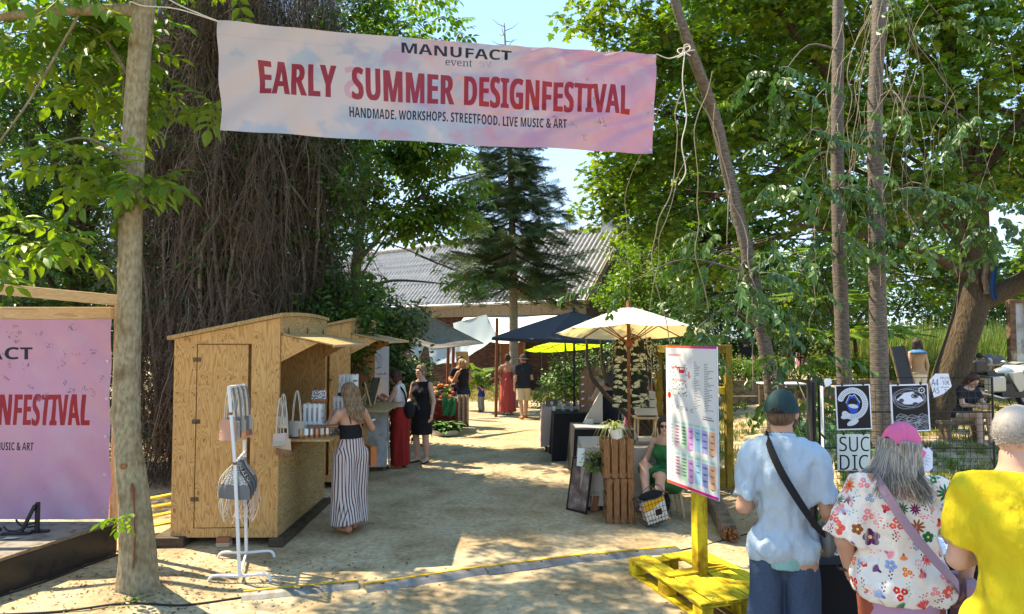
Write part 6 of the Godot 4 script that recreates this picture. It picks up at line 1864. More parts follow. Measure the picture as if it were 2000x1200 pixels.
# ---------------------------------------------------------------- yellow pallet with the programme board
func build_sign() -> void:
	var turn := atan2(0.314, 0.949)      # pallet's long side
	var o := thing("pallet_base", "bright yellow painted pallet in front, holding the sign post", "pallet", V(1.655, 0.0, -6.1), turn)
	# own axes: z along the boards (1.2 m), x across (0.8 m)
	for k in 3:
		part(o, "bottom_board", G().box(V(-0.35 + k * 0.35, 0.014, 0), V(0.1, 0.022, 1.2), Basis(), 0.003), M.yellow_z)
		for e in 3:
			part(o, "block", G().box(V(-0.35 + k * 0.35, 0.068, -0.53 + e * 0.53), V(0.1, 0.084, 0.14), Basis(), 0.004), M.yellow_y)
	for e in 3:
		part(o, "stringer", G().box(V(0, 0.121, -0.53 + e * 0.53), V(0.8, 0.02, 0.14), Basis(), 0.003), M.yellow_x)
	for k in 7:
		var x := -0.353 + k * 0.1177
		if k == 3:
			part(o, "top_board", G().box(V(x, 0.142, 0.35), V(0.108, 0.02, 0.5), Basis(), 0.003), M.yellow_z)
			part(o, "top_board", G().box(V(x, 0.142, -0.52), V(0.108, 0.02, 0.16), Basis(), 0.003), M.yellow_z)
			continue
		if k == 2:
			part(o, "top_board", G().box(V(x, 0.142, 0.28), V(0.108, 0.02, 0.64), Basis(), 0.003), M.yellow_z)
			continue
		part(o, "top_board", G().box(V(x, 0.142 + 0.003 * (k % 2), 0), V(0.108, 0.02, 1.2), Basis(Vector3.UP, 0.004 * (k - 3)), 0.003), M.yellow_z)
		for e in 6:
			part(o, "nail", G().lathe([Vector2(0, 0.003), Vector2(0.006, 0.002), Vector2(0.007, 0)], 6, at(x + (0.025 if e % 2 else -0.025), 0.1535 + 0.003 * (k % 2), -0.53 + (e / 2) * 0.53)), M.rust)
	part(o, "cross_plate", G().box(V(-0.03, 0.163, -0.06), V(0.62, 0.02, 0.12), Basis(Vector3.UP, 0.05), 0.003), M.yellow_x)
	o = thing("sign_post", "square yellow post rising from the pallet to carry the board", "post", V(1.645, 0.125, -6.15), turn)
	part(o, "shaft", G().box(V(0, 0.9, 0), V(0.105, 1.8, 0.105), Basis(Vector3.BACK, 0.004), 0.008), M.yellow_y)
	part(o, "gusset", G().prism(PackedVector2Array([Vector2(0, 0.065), Vector2(0.2, 0.065), Vector2(0, 0.1)]), 0.03, at(0.055, 0, 0)), M.yellow_x)
	# the board itself
	var c := Canvas.new(640, 1056, Color(0.86, 0.86, 0.86))
	var q := RandomNumberGenerator.new()
	q.seed = 4
	for x in 640:
		var t := x / 640.0
		c.rect(x, 0, 1, 16, Color(0.95, 0.45, 0.12).lerp(Color(0.75, 0.1, 0.7), t))
		c.rect(x, 1036, 1, 20, Color(0.95, 0.35, 0.15).lerp(Color(0.75, 0.05, 0.65), t))
	for k in 22:
		c.rect(30 + k * 8, 62, 5, 16, Color(0.8, 0.35, 0.3))
	for k in 90:
		var p := Vector2(40 + q.randf() * 240, 140 + q.randf() * 240)
		var hot := q.randf() < 0.5 and p.y < 270
		c.rect(p.x, p.y, 11, 9, Color(0.78, 0.15, 0.18) if hot else Color(0.35, 0.36, 0.38))
	for k in 14:
		c.rect(70 + k * 13, 158, 11, 9, Color(0.78, 0.13, 0.16))
		c.rect(80 + k * 11, 248 + 10 * (k % 2), 10, 9, Color(0.78, 0.13, 0.16))
	c.rect(176, 178, 70, 26, Color(0.8, 0.2, 0.25))
	c.rect(300, 190, 14, 50, Color(0.8, 0.25, 0.28))
	c.oval(Vector2(44, 380), Vector2(22, 24), Color(0.85, 0.15, 0.13))
	for k in 29:
		c.rect(370, 112 + k * 12, 24 + q.randf() * 56, 4, Color(0.42, 0.42, 0.44))
		c.rect(494, 125 + k * 12, 26 + q.randf() * 90, 4, Color(0.42, 0.42, 0.44))
	for k in 5:
		for m in 3:
			c.rect(70 + k * 62, 445 + m * 10 + k * 4, 26 + q.randf() * 18, 4, Color(0.4, 0.4, 0.42))
	c.rect(470, 500, 110, 6, Color(0.5, 0.5, 0.55))
	c.rect(470, 515, 130, 7, Color(0.35, 0.35, 0.4))
	var tones := [Color(0.88, 0.78, 0.80), Color(0.76, 0.90, 0.74), Color(0.83, 0.62, 0.84), Color(0.60, 0.78, 0.88), Color(0.64, 0.66, 0.86), Color(0.88, 0.68, 0.56)]
	for block in 2:
		var y0 := 570 + block * 235
		for m in 7:
			c.rect(64, y0 + 30 + m * 26, 22, 5, Color(0.4, 0.4, 0.42))
		c.rect(40, y0 + 30, 5, 110, Color(0.45, 0.45, 0.48))
		for k in 6:
			var x := 112 + k * 86
			c.rect(x + 2, y0, 66, 18, Color(0.62, 0.82, 0.79))
			c.rect(x, y0 + 28, 70, 165, tones[k])
			for m in (6 if k < 2 else 2 + k % 3):
				var yy := y0 + 34 + m * (24 if k < 2 else 46) + (0 if k < 2 else 20)
				if k < 2 or k == 4: c.rect(x, yy - 4, 70, 15, tones[k].darkened(0.12))
				c.rect(x + 14, yy, 44, 4, Color(0.22, 0.2, 0.24))
				c.rect(x + 22, yy + 7, 28, 3, Color(0.22, 0.2, 0.24))
	mat("programme_print", Color.WHITE, 0.35, {"tex": c.tex(), "spec": 0.4})
	o = thing("programme_board", "white festival programme board with site map and coloured timetable", "sign", V(1.645, 0.86, -6.15) + V(-0.949, 0, 0.314) * 0.068, turn)
	part(o, "panel", G().box(V(0, 0.63, 0), V(0.012, 1.27, 0.80), Basis(), 0.001), M.white_paint)
	part(o, "print", G().sheet(func(a: float, b: float) -> Vector3: return V(-0.0085, 1.265 * (1.0 - b), -0.4 + 0.8 * a), 2, 2), M.programme_print)
	for s in [0.25, 1.0]:
		part(o, "bolt", G().lathe([Vector2(0, 0.006), Vector2(0.008, 0.004), Vector2(0.01, 0)], 8, Transform3D(Basis(Vector3.BACK, PI / 2), V(-0.0085, s, 0.0))), M.steel)
	# olive frame behind
	o = thing("timber_frame", "tall weathered yellow-green timber frame behind the programme board", "frame", V(2.62, 0.1, -9.7), 0.12)
	for x in [-0.42, 0.42]:
		part(o, "post", G().box(V(x, 1.0, 0), V(0.1, 2.0, 0.09), Basis(), 0.005), M.olive_y)
		part(o, "post", G().box(V(x, 1.0, -0.5), V(0.09, 2.0, 0.09), Basis(), 0.005), M.olive_y)
		part(o, "side_rail", G().box(V(x, 1.94, -0.25), V(0.08, 0.1, 0.41)), M.olive_z)
		part(o, "side_rail", G().box(V(x, 0.1, -0.25), V(0.08, 0.12, 0.41)), M.olive_z)
	part(o, "top_rail", G().box(V(0, 1.94, 0), V(0.74, 0.12, 0.08), Basis(), 0.004), M.olive_x)
	part(o, "middle_rail", G().box(V(0, 1.36, 0), V(0.74, 0.1, 0.05), Basis(), 0.004), M.yellow_x)
	part(o, "bottom_board", G().box(V(0, 0.13, 0), V(0.74, 0.26, 0.04), Basis(), 0.004), M.olive_x)

# ---------------------------------------------------------------- print stall in front, right
func art(called: String, label: String, c: Canvas, pos: Vector3, size: Vector2, turn := 0.0, roll := 0.0) -> void:
	var m := mat("art_" + str(names_used.get(called, 0)) + called, Color.WHITE, 0.55, {"tex": c.tex()})
	var o := thing(called, label, "print", pos, turn, "prints clipped to the wire panel")
	var b := Basis(Vector3.BACK, roll)
	part(o, "picture", G().sheet(func(a: float, q: float) -> Vector3: return b * V((a - 0.5) * size.x, -q * size.y, 0.004 + 0.004 * sin(a * 3.0)), 6, 4), m)
	part(o, "backing", G().box(b * V(0, -size.y * 0.5, -0.002), V(size.x, size.y, 0.003), b), M.paper)
	for s in [-0.3, 0.3]:
		part(o, "clip", G().box(b * V(size.x * s, 0.004, 0.006), V(0.012, 0.02, 0.012), b, 0.002), M.black_plastic)

func build_print_stand() -> void:
	var ink := Color(0.05, 0.05, 0.07)
	var white := Color(0.9, 0.9, 0.92)
	var o := thing("wire_display_stand", "black wire grid panel standing behind the print table", "display grid", V(2.62, 0.1, -4.68))
	part(o, "frame_bar", G().tube([V(-0.55, 0, 0), V(-0.55, 1.83, 0), V(0.62, 1.83, 0), V(0.62, 0, 0)], 0.008, 6), M.black_metal)
	for y in [0.9, 1.36, 1.6]:
		part(o, "cross_bar", G().tube([V(-0.55, y, 0), V(0.62, y, 0)], 0.006, 6), M.black_metal)
	for k in 26:
		part(o, "wire", G().tube([V(-0.53 + k * 0.045, 0.02, 0), V(-0.53 + k * 0.045, 1.82, 0)], 0.0016, 4, false), M.black_metal)
	for k in 40:
		part(o, "wire", G().tube([V(-0.55, 0.03 + k * 0.045, 0.002), V(0.62, 0.03 + k * 0.045, 0.002)], 0.0016, 4, false), M.black_metal)
	for s in [-0.55, 0.62]:
		part(o, "joint", G().ball(V(s, 1.02, 0), V(0.016, 0.016, 0.016), 8, 6), M.black_plastic)
	o = thing("wire_display_stand", "black side wire panel folded towards the blue-shirted man", "display grid", V(2.03, 0.1, -4.66), 1.25)
	part(o, "backing", G().box(V(0.2, 1.25, -0.01), V(0.42, 1.1, 0.012)), M.black_cloth)
	part(o, "frame_bar", G().tube([V(0, 0, 0), V(0, 1.83, 0), V(0.42, 1.83, 0), V(0.42, 0, 0)], 0.008, 6), M.black_metal)
	# mouth print
	var c := Canvas.new(420, 560, white)
	c.rect(14, 14, 392, 532, ink)
	for k in 46:
		var t := -2.75 + k * 0.112
		var p := Vector2(200, 235) + Vector2(cos(t) * 150, sin(t) * 165)
		c.oval(p, Vector2(36, 36), Color(0.8, 0.82, 0.84))
	for k in 40:
		var t := -2.75 + k * 0.128
		var n := Vector2(cos(t), sin(t))
		c.line(Vector2(200, 235) + n * Vector2(128, 142), Vector2(200, 235) + n * Vector2(174, 188), 4, Color(0.25, 0.25, 0.28))
	c.oval(Vector2(110, 390), Vector2(60, 32), Color(0.8, 0.82, 0.84), -0.3)
	c.oval(Vector2(190, 470), Vector2(75, 34), Color(0.8, 0.82, 0.84), -0.4)
	c.poly(PackedVector2Array([Vector2(115, 225), Vector2(165, 120), Vector2(195, 135), Vector2(225, 115), Vector2(290, 225), Vector2(250, 340), Vector2(200, 370), Vector2(165, 350)]), Color(0.16, 0.30, 0.72))
	c.poly(PackedVector2Array([Vector2(140, 225), Vector2(175, 165), Vector2(200, 172), Vector2(225, 165), Vector2(265, 225), Vector2(205, 290)]), ink)
	c.path([Vector2(118, 225), Vector2(165, 128), Vector2(195, 142), Vector2(225, 122), Vector2(288, 225)], 6, white)
	c.oval(Vector2(205, 268), Vector2(60, 26), Color(0.8, 0.82, 0.84), 0.2)
	art("mouth_print", "black print of a blue-lipped mouth with a long curling tongue", c, V(2.285, 1.885, -4.66), Vector2(0.235, 0.30), 0.0, 0.03)
	# eye over mountains
	c = Canvas.new(420, 560, white)
	c.rect(16, 16, 388, 528, ink)
	for k in 9:
		var pts := []
		for i in 25:
			var a := TAU * i / 24.0
			pts.append(Vector2(205, 165) + Vector2(cos(a) * (150 + k * 5), sin(a) * (70 + k * 8) + 10 * sin(a * 3.0 + k)))
		c.path(pts, 3, Color(0.75, 0.76, 0.8) if k % 2 else Color(0.4, 0.4, 0.45))
	c.poly(PackedVector2Array([Vector2(60, 180), Vector2(150, 100), Vector2(240, 90), Vector2(330, 150), Vector2(360, 200), Vector2(270, 240), Vector2(150, 235)]), Color(0.84, 0.85, 0.9))
	c.oval(Vector2(265, 140), Vector2(42, 30), ink)
	c.oval(Vector2(265, 140), Vector2(33, 22), Color(0.6, 0.6, 0.62))
	c.oval(Vector2(270, 140), Vector2(22, 15), ink)
	c.oval(Vector2(115, 190), Vector2(28, 24), Color(0.3, 0.3, 0.35))
	c.oval(Vector2(265, 232), Vector2(30, 18), Color(0.25, 0.25, 0.3))
	c.oval(Vector2(345, 75), Vector2(38, 38), Color(0.8, 0.8, 0.84))
	for k in 5:
		c.oval(Vector2(345, 75) + Vector2(18, 0).rotated(k * 1.257), Vector2(11, 11), ink)
	c.rect(40, 330, 340, 200, ink)
	for m in [[110, 350, 130], [235, 365, 150], [345, 355, 120], [70, 430, 150], [200, 440, 150], [320, 430, 140]]:
		for k in 9:
			var pts := []
			for i in 9:
				var t := i / 8.0 - 0.5
				pts.append(Vector2(m[0] + t * m[2], m[1] + k * 11 + 130.0 * t * t + 6 * sin(t * 9.0 + k)))
			c.path(pts, 3, Color(0.82, 0.83, 0.86) if k % 2 == 0 else Color(0.45, 0.46, 0.5))
	c.rect(0, 0, 420, 16, white)
	c.rect(0, 0, 16, 560, white)
	c.rect(404, 0, 16, 560, white)
	c.rect(0, 544, 420, 16, white)
	art("eye_print", "black and white print of a great eye over mountains", c, V(2.665, 1.888, -4.66), Vector2(0.255, 0.315), 0.0, 0.03)
	c = Canvas.new(320, 360, Color(0.82, 0.84, 0.80))
	c.text("SUCH", 20, 24, 150, 400, ink, false)
	c.text("DICH", 20, 205, 150, 400, ink, false)
	art("word_print", "pale print with tall thin black lettering behind the pink cap", c, V(2.285, 1.555, -4.66), Vector2(0.22, 0.24))
	c = Canvas.new(480, 340, Color(0.88, 0.89, 0.94))
	for k in 40:
		var a := TAU * k / 40.0
		c.line(Vector2(235, 180) + Vector2(cos(a), sin(a)) * (75 + 20 * (k % 3)), Vector2(235, 180) + Vector2(cos(a) * 1.35, sin(a)) * (130 + 25 * (k % 2)), 4, ink)
	c.oval(Vector2(235, 215), Vector2(58, 48), Color(0.22, 0.22, 0.26))
	for s in [-1, 1]:
		for k in 4:
			c.path([Vector2(235 + s * 95, 255), Vector2(235 + s * (70 + k * 12), 180 - k * 6), Vector2(235 + s * (28 + k * 14), 120 + k * 12)], 16, ink)
			c.path([Vector2(235 + s * 95, 255), Vector2(235 + s * (70 + k * 12), 180 - k * 6), Vector2(235 + s * (28 + k * 14), 120 + k * 12)], 9, Color(0.86, 0.87, 0.92))
	c.poly(PackedVector2Array([Vector2(425, 0), Vector2(480, 0), Vector2(480, 60)]), Color(0.3, 0.32, 0.36))
	c.poly(PackedVector2Array([Vector2(425, 340), Vector2(480, 340), Vector2(480, 285)]), Color(0.3, 0.32, 0.36))
	art("hands_print", "white print of two hands bursting with black rays", c, V(2.70, 1.468, -4.66), Vector2(0.225, 0.16), 0.0, -0.02)
	c = Canvas.new(200, 420, Color(0.88, 0.88, 0.87))
	for k in 9:
		c.oval(Vector2(100 + 22 * sin(k * 2.0), 60 + k * 36), Vector2(20, 24), [Color(0.75, 0.55, 0.15), Color(0.12, 0.1, 0.1), Color(0.55, 0.42, 0.2)][k % 3], k)
	art("bird_print", "narrow white print with ochre and black shapes on the side panel", c, V(2.045, 1.88, -4.58), Vector2(0.20, 0.31), 1.25)
	c = Canvas.new(200, 420, Color(0.1, 0.1, 0.11))
	for k in 8:
		c.path([Vector2(100 + 40 * sin(k), 30), Vector2(100 + 12 * cos(k * 2.0), 200), Vector2(100 + 30 * sin(k * 3.0), 390)], 7, Color(0.78, 0.8, 0.84))
	art("figure_print", "dark print of a pale elongated figure low on the side panel", c, V(2.045, 1.545, -4.58), Vector2(0.18, 0.42), 1.25)
	# price tag
	c = Canvas.new(256, 256, Color(0.87, 0.88, 0.92))
	c.text("A4", 20, 60, 70, 80, Color(0.1, 0.13, 0.25), false)
	c.text("DRUCKE", 120, 38, 26, 110, Color(0.15, 0.18, 0.3), false)
	c.text("10€", 140, 75, 44, 80, Color(0.1, 0.13, 0.25), false)
	c.text("A5", 30, 145, 60, 75, Color(0.1, 0.13, 0.25), false)
	c.path([Vector2(120, 140), Vector2(135, 150), Vector2(150, 138), Vector2(170, 150), Vector2(190, 138), Vector2(210, 148)], 5, Color(0.15, 0.18, 0.3))
	c.text("7€", 160, 165, 46, 55, Color(0.1, 0.13, 0.25), false)
	mat("tag_print", Color.WHITE, 0.6, {"tex": c.tex()})
	var hexa := PackedVector2Array([Vector2(-0.075, 0.03), Vector2(-0.035, 0.075), Vector2(0.05, 0.075), Vector2(0.07, -0.01), Vector2(0.02, -0.055), Vector2(-0.05, -0.085)])
	var g := G().prism(hexa, 0.003)
	for i in g.v.size():
		g.uv[i] = Vector2((g.v[i].x + 0.078) / 0.155, (0.08 - g.v[i].y) / 0.17)
	solo("price_tag", "white cut-cornered price tag with handwritten prices beside the eye print", "price tag", g, M.tag_print, at(2.865, 1.885, -4.63), "price tags")
	solo("price_tag", "tiny white hexagonal tag hung left of the mouth print", "price tag", G().prism(hexa, 0.006, Transform3D(Basis().scaled(V(0.36, 0.36, 0.5)), Vector3.ZERO)), M.paper, at(2.115, 1.90, -4.64), "price tags")
	# table with black cloth and lettering
	cloth_over("stall_cloth", "black cloth with big white serif letters on the print table", V(2.65, 0.1, -4.42), 1.75, 0.56, 0.76, 0.74, M.black_cloth, 0.0, 0.35)
	c = Canvas.new(512, 512, Color(0.045, 0.045, 0.055))
	c.text("KL", 20, 40, 190, 330, Color(0.80, 0.80, 0.86), false, true)
	c.text("I", 390, 40, 190, 60, Color(0.80, 0.80, 0.86), false, true)
	c.text("IC", 20, 270, 190, 300, Color(0.80, 0.80, 0.86), false, true)
	mat("letters_print", Color.WHITE, 0.85, {"tex": c.tex()})
	solo("lettered_cloth", "black hanging panel with white serif letters on the table front", "banner", slab(func(a: float, b: float) -> Vector3: return V(2.46 + a * 0.38, 0.845 - b * 0.38, -4.085 + 0.006 * sin(a * 9.0)), 10, 6, 0.003), M.letters_print)
	c = Canvas.new(512, 384, Color(0.86, 0.88, 0.93))
	c.text("ILLUS", 40, 60, 60, 220, Color(0.25, 0.3, 0.42), false)
	for k in 5:
		c.rect(60, 150 + k * 26, 110 + 20 * (k % 2), 6, Color(0.6, 0.64, 0.75))
	c.text("6", 70, 160, 50, 30, Color(0.35, 0.4, 0.55), false)
	for e in 2:
		var p := Vector2(330 + e * 20, 230 + e * 80)
		c.oval(p, Vector2(80, 28), Color(0.2, 0.2, 0.22))
		c.oval(p, Vector2(70, 20), Color(0.9, 0.9, 0.94))
		c.oval(p, Vector2(18, 18), Color(0.15, 0.15, 0.17))
		for k in 9:
			c.line(p + Vector2(-70 + k * 17, -20), p + Vector2(-90 + k * 22, -48), 4, Color(0.2, 0.2, 0.22))
	mat("sheet_print", Color.WHITE, 0.4, {"tex": c.tex()})
	o = thing("framed_sheet", "white framed sheet with eye sketches lying on the print table", "picture", V(2.83, 0.875, -4.36))
	part(o, "picture", G().sheet(func(a: float, b: float) -> Vector3: return V(-0.24 + a * 0.5, 0.28 * (1.0 - b) * 0.55 + 0.012, 0.13 - 0.28 * (1.0 - b)), 2, 2), M.sheet_print)
	for s in [[V(-0.25, 0, 0.14), V(0.27, 0, 0.14)], [V(-0.25, 0.165, -0.16), V(0.27, 0.165, -0.16)], [V(-0.25, 0.0, 0.14), V(-0.25, 0.165, -0.16)], [V(0.27, 0.0, 0.14), V(0.27, 0.165, -0.16)]]:
		part(o, "frame_rail", G().bar(s[0] + V(0, 0.012, 0), s[1] + V(0, 0.012, 0), 0.02, 0.02, 0.003), M.white_paint)
	o = thing("glass_jar", "round glass jar of small silvery pieces on the print table", "jar", V(2.625, 0.866, -4.2))
	part(o, "jar_wall", G().lathe([Vector2(0.0, 0.002), Vector2(0.04, 0.002), Vector2(0.058, 0.035), Vector2(0.045, 0.075), Vector2(0.03, 0.085)], 18), M.glass)
	var bits := G()
	for k in 60:
		bits.ball(V(R.randfn() * 0.016, 0.014 + absf(R.randfn()) * 0.018, R.randfn() * 0.016), V(0.008, 0.005, 0.007), 6, 4)
	part(o, "silver_pieces", bits, M.steel)
	solo("white_box", "white box standing beside the floral woman's hand on the table", "box", box(V(0.06, 0.14, 0.12), 0.003), M.white_paint, at(2.56, 0.937, -4.38, yaw(0.2)))
	solo("print_stack", "stack of small prints at the table's front edge", "print", box(V(0.12, 0.012, 0.09), 0.002), M.paper, at(2.74, 0.872, -4.2, yaw(-0.3)))

# ---------------------------------------------------------------- the garden behind
func build_garden() -> void:
	var gy := 0.5
	# raised planters
	var told := ["nearest the leaning cherry", "between the first two cherries", "behind the slim cherry", "behind the liana-hung cherry", "beside the maple trunk", "far behind the maple fork"]
	for k in 6:
		var x := 6.0 + k * 1.05
		var o := thing("raised_planter", "raised wooden planter full of leafy plants, " + told[k], "planter", V(x, gy, -18.0 - 0.3 * (k % 2)), 0.0, "raised planters in the garden")
		for e in 3:
			part(o, "board", G().box(V(0, 0.11 + e * 0.2, 0.25), V(1.0, 0.19, 0.03), Basis(), 0.004), M.old_wood_x)
		for s in [-1.0, 1.0]:
			part(o, "side_board", G().box(V(s * 0.485, 0.31, 0), V(0.03, 0.6, 0.46)), M.old_wood_z)
		crown(o, "foliage", "small", M.leaf_small, [[V(0, 0.85, 0), V(0.55, 0.32, 0.3), 80]], Vector2(0.7, 1.1), LIGHT_GREEN, 0.7)
	# reeds
	var reed := G()
	for k in 10:
		var o := V(rnd(-0.25, 0.25), 0, rnd(-0.25, 0.25))
		var l := V(rnd(-0.35, 0.35), rnd(1.5, 2.3), rnd(-0.2, 0.2))
		var s := V(0.016, 0, 0.004)
		reed.face([o - s, o + s, o + l * 0.6 + s, o + l * 0.6 - s])
		reed.face([o + l * 0.6 - s, o + l * 0.6 + s, o + l * V(1.5, 1, 1.5)])
	var where := []
	var tints := []
	for k in 2200:
		var x := rnd(14.0, 32.0)
		var z := -rnd(27.0, 33.0)
		where.append(Transform3D(Basis(Vector3.UP, rnd(0, TAU)).scaled(V(rnd(0.7, 1.6), rnd(0.55, 1.3), 1)), V(x, gy - 0.05, z)))
		var t := rnd(0.7, 1.3)
		tints.append(Color(0.17 * t, 0.26 * t, 0.06 * t) if R.randf() < 0.7 else Color(0.34 * t, 0.31 * t, 0.13 * t))
	tag(scatter(self, "reeds", reed.mesh(), M.blade, where, tints), "tall bright green reeds beyond the garden tables", "reeds")
	# garden table and chairs
	var o := thing("garden_table", "long plank table in front of the reeds", "table", V(15.3, gy, -21.5))
	for k in 5:
		part(o, "plank", G().box(V(0, 0.86, -0.3 + k * 0.15), V(3.4, 0.05, 0.14), Basis(), 0.004), M.timber_x)
	for s in [-1.5, -0.1, 1.4]:
		part(o, "leg", G().box(V(s, 0.42, 0.2), V(0.06, 0.84, 0.06)), M.black_metal)
		part(o, "leg", G().box(V(s, 0.42, -0.2), V(0.06, 0.84, 0.06)), M.black_metal)
	for k in 2:
		o = thing("garden_chair", ["tan chair pushed to the plank table near the bending man", "tan chair at the plank table's far end"][k], "chair", V(15.4 + k * 1.25, gy, -22.4), 0.0, "chairs at the plank table")
		part(o, "backrest", slab(func(a: float, b: float) -> Vector3: return V((a - 0.5) * 0.5, 1.0 - 0.32 * b, -0.1 + 0.08 * sin(PI * a)), 8, 3, 0.03), M.leather if k == 0 else M.linen)
		part(o, "seat", box(V(0.46, 0.05, 0.44), 0.01), M.old_wood_x, at(0, 0.46, 0.12))
		for s in [[-1, -1], [1, -1], [1, 1], [-1, 1]]:
			part(o, "leg", G().bar(V(s[0] * 0.2, 0, 0.12 + s[1] * 0.18), V(s[0] * 0.19, 0.7 if s[1] < 0 else 0.45, 0.12 + s[1] * 0.18), 0.03, 0.03), M.black_metal)
	o = thing("blue_crate", "dark blue crate standing on the plank table beside the trunk", "crate", V(14.15, gy + 0.885, -21.5))
	part(o, "crate_body", box(V(0.3, 0.22, 0.3), 0.01), M.chalkboard, at(0, 0.11, 0))
	solo("teal_bucket", "teal bucket under the plank table", "bucket", G().lathe([Vector2(0, 0), Vector2(0.13, 0), Vector2(0.17, 0.3), Vector2(0.15, 0.3), Vector2(0.12, 0.03), Vector2(0, 0.03)], 16, Transform3D(), true), M.teal, at(13.9, gy + 0.2, -21.4))
	solo("bench_seat", "low plank bench under the plank table", "bench", G().box(V(0, 0.45, 0), V(2.6, 0.05, 0.28)).box(V(-1.1, 0.22, 0), V(0.06, 0.43, 0.26)).box(V(1.1, 0.22, 0), V(0.06, 0.43, 0.26)), M.timber_x, at(15.3, gy, -20.9))
	# chalkboard
	o = thing("chalkboard_stand", "leaning dark chalkboard A-frame beside the maple trunk", "chalkboard", V(9.05, gy, -16.0), 0.25)
	part(o, "board", G().bar(V(0.1, 0.1, 0.12), V(-0.06, 1.5, -0.12), 0.38, 0.02, 0.0, Vector3.BACK), M.chalkboard)
	for s in [-1.0, 1.0]:
		part(o, "frame_side", G().bar(V(0.1 + 0.2 * s, 0.0, 0.14), V(-0.06 + 0.2 * s, 1.53, -0.115), 0.035, 0.035, 0.003, Vector3.BACK), M.old_wood_y)
		part(o, "rear_leg", G().bar(V(0.1 + 0.18 * s, 0.0, -0.5), V(-0.06 + 0.18 * s, 1.45, -0.16), 0.03, 0.03), M.old_wood_y)
	# side tables and boxes among the planters
	for d in [[8.3, -17.0, "small slatted side table between the cherry trunks", 0.55], [5.9, -15.2, "white-topped table left of the leaning cherry", 0.75], [7.6, -24.0, "pale wooden table behind the slim cherry", 0.75]]:
		o = thing("side_table", d[2], "table", V(d[0], gy - 0.05, d[1]), 0.0, "garden side tables")
		for k in 4:
			part(o, "slat", G().box(V(0, d[3], -0.22 + k * 0.145), V(0.9, 0.03, 0.13), Basis(), 0.003), M.timber_x if d[3] < 0.7 else M.white_wood)
		for s in [[-1, -1], [1, -1], [1, 1], [-1, 1]]:
			part(o, "leg", G().box(V(s[0] * 0.4, d[3] * 0.5, s[1] * 0.2), V(0.04, d[3] - 0.03, 0.04)), M.old_wood_y)
	# container at the picture's edge
	o = thing("steel_container", "grey corrugated container with a rusty corner post at the picture's edge", "container", V(13.15, gy, -18.2))
	part(o, "corner_post", G().box(V(0, 1.35, 0), V(0.16, 2.7, 0.16), Basis(), 0.01), M.rust)
	part(o, "wall", G().sheet(func(a: float, b: float) -> Vector3: return V(0.1 + a * 3.0, 2.65 * (1.0 - b), -0.03 + 0.04 * clampf(2.5 * sin(a * 62.0), -1.0, 1.0)), 120, 2), M.grey_white)
	part(o, "top_rail", G().box(V(1.5, 2.66, 0), V(3.0, 0.1, 0.12)), M.rust)
	motorbike()

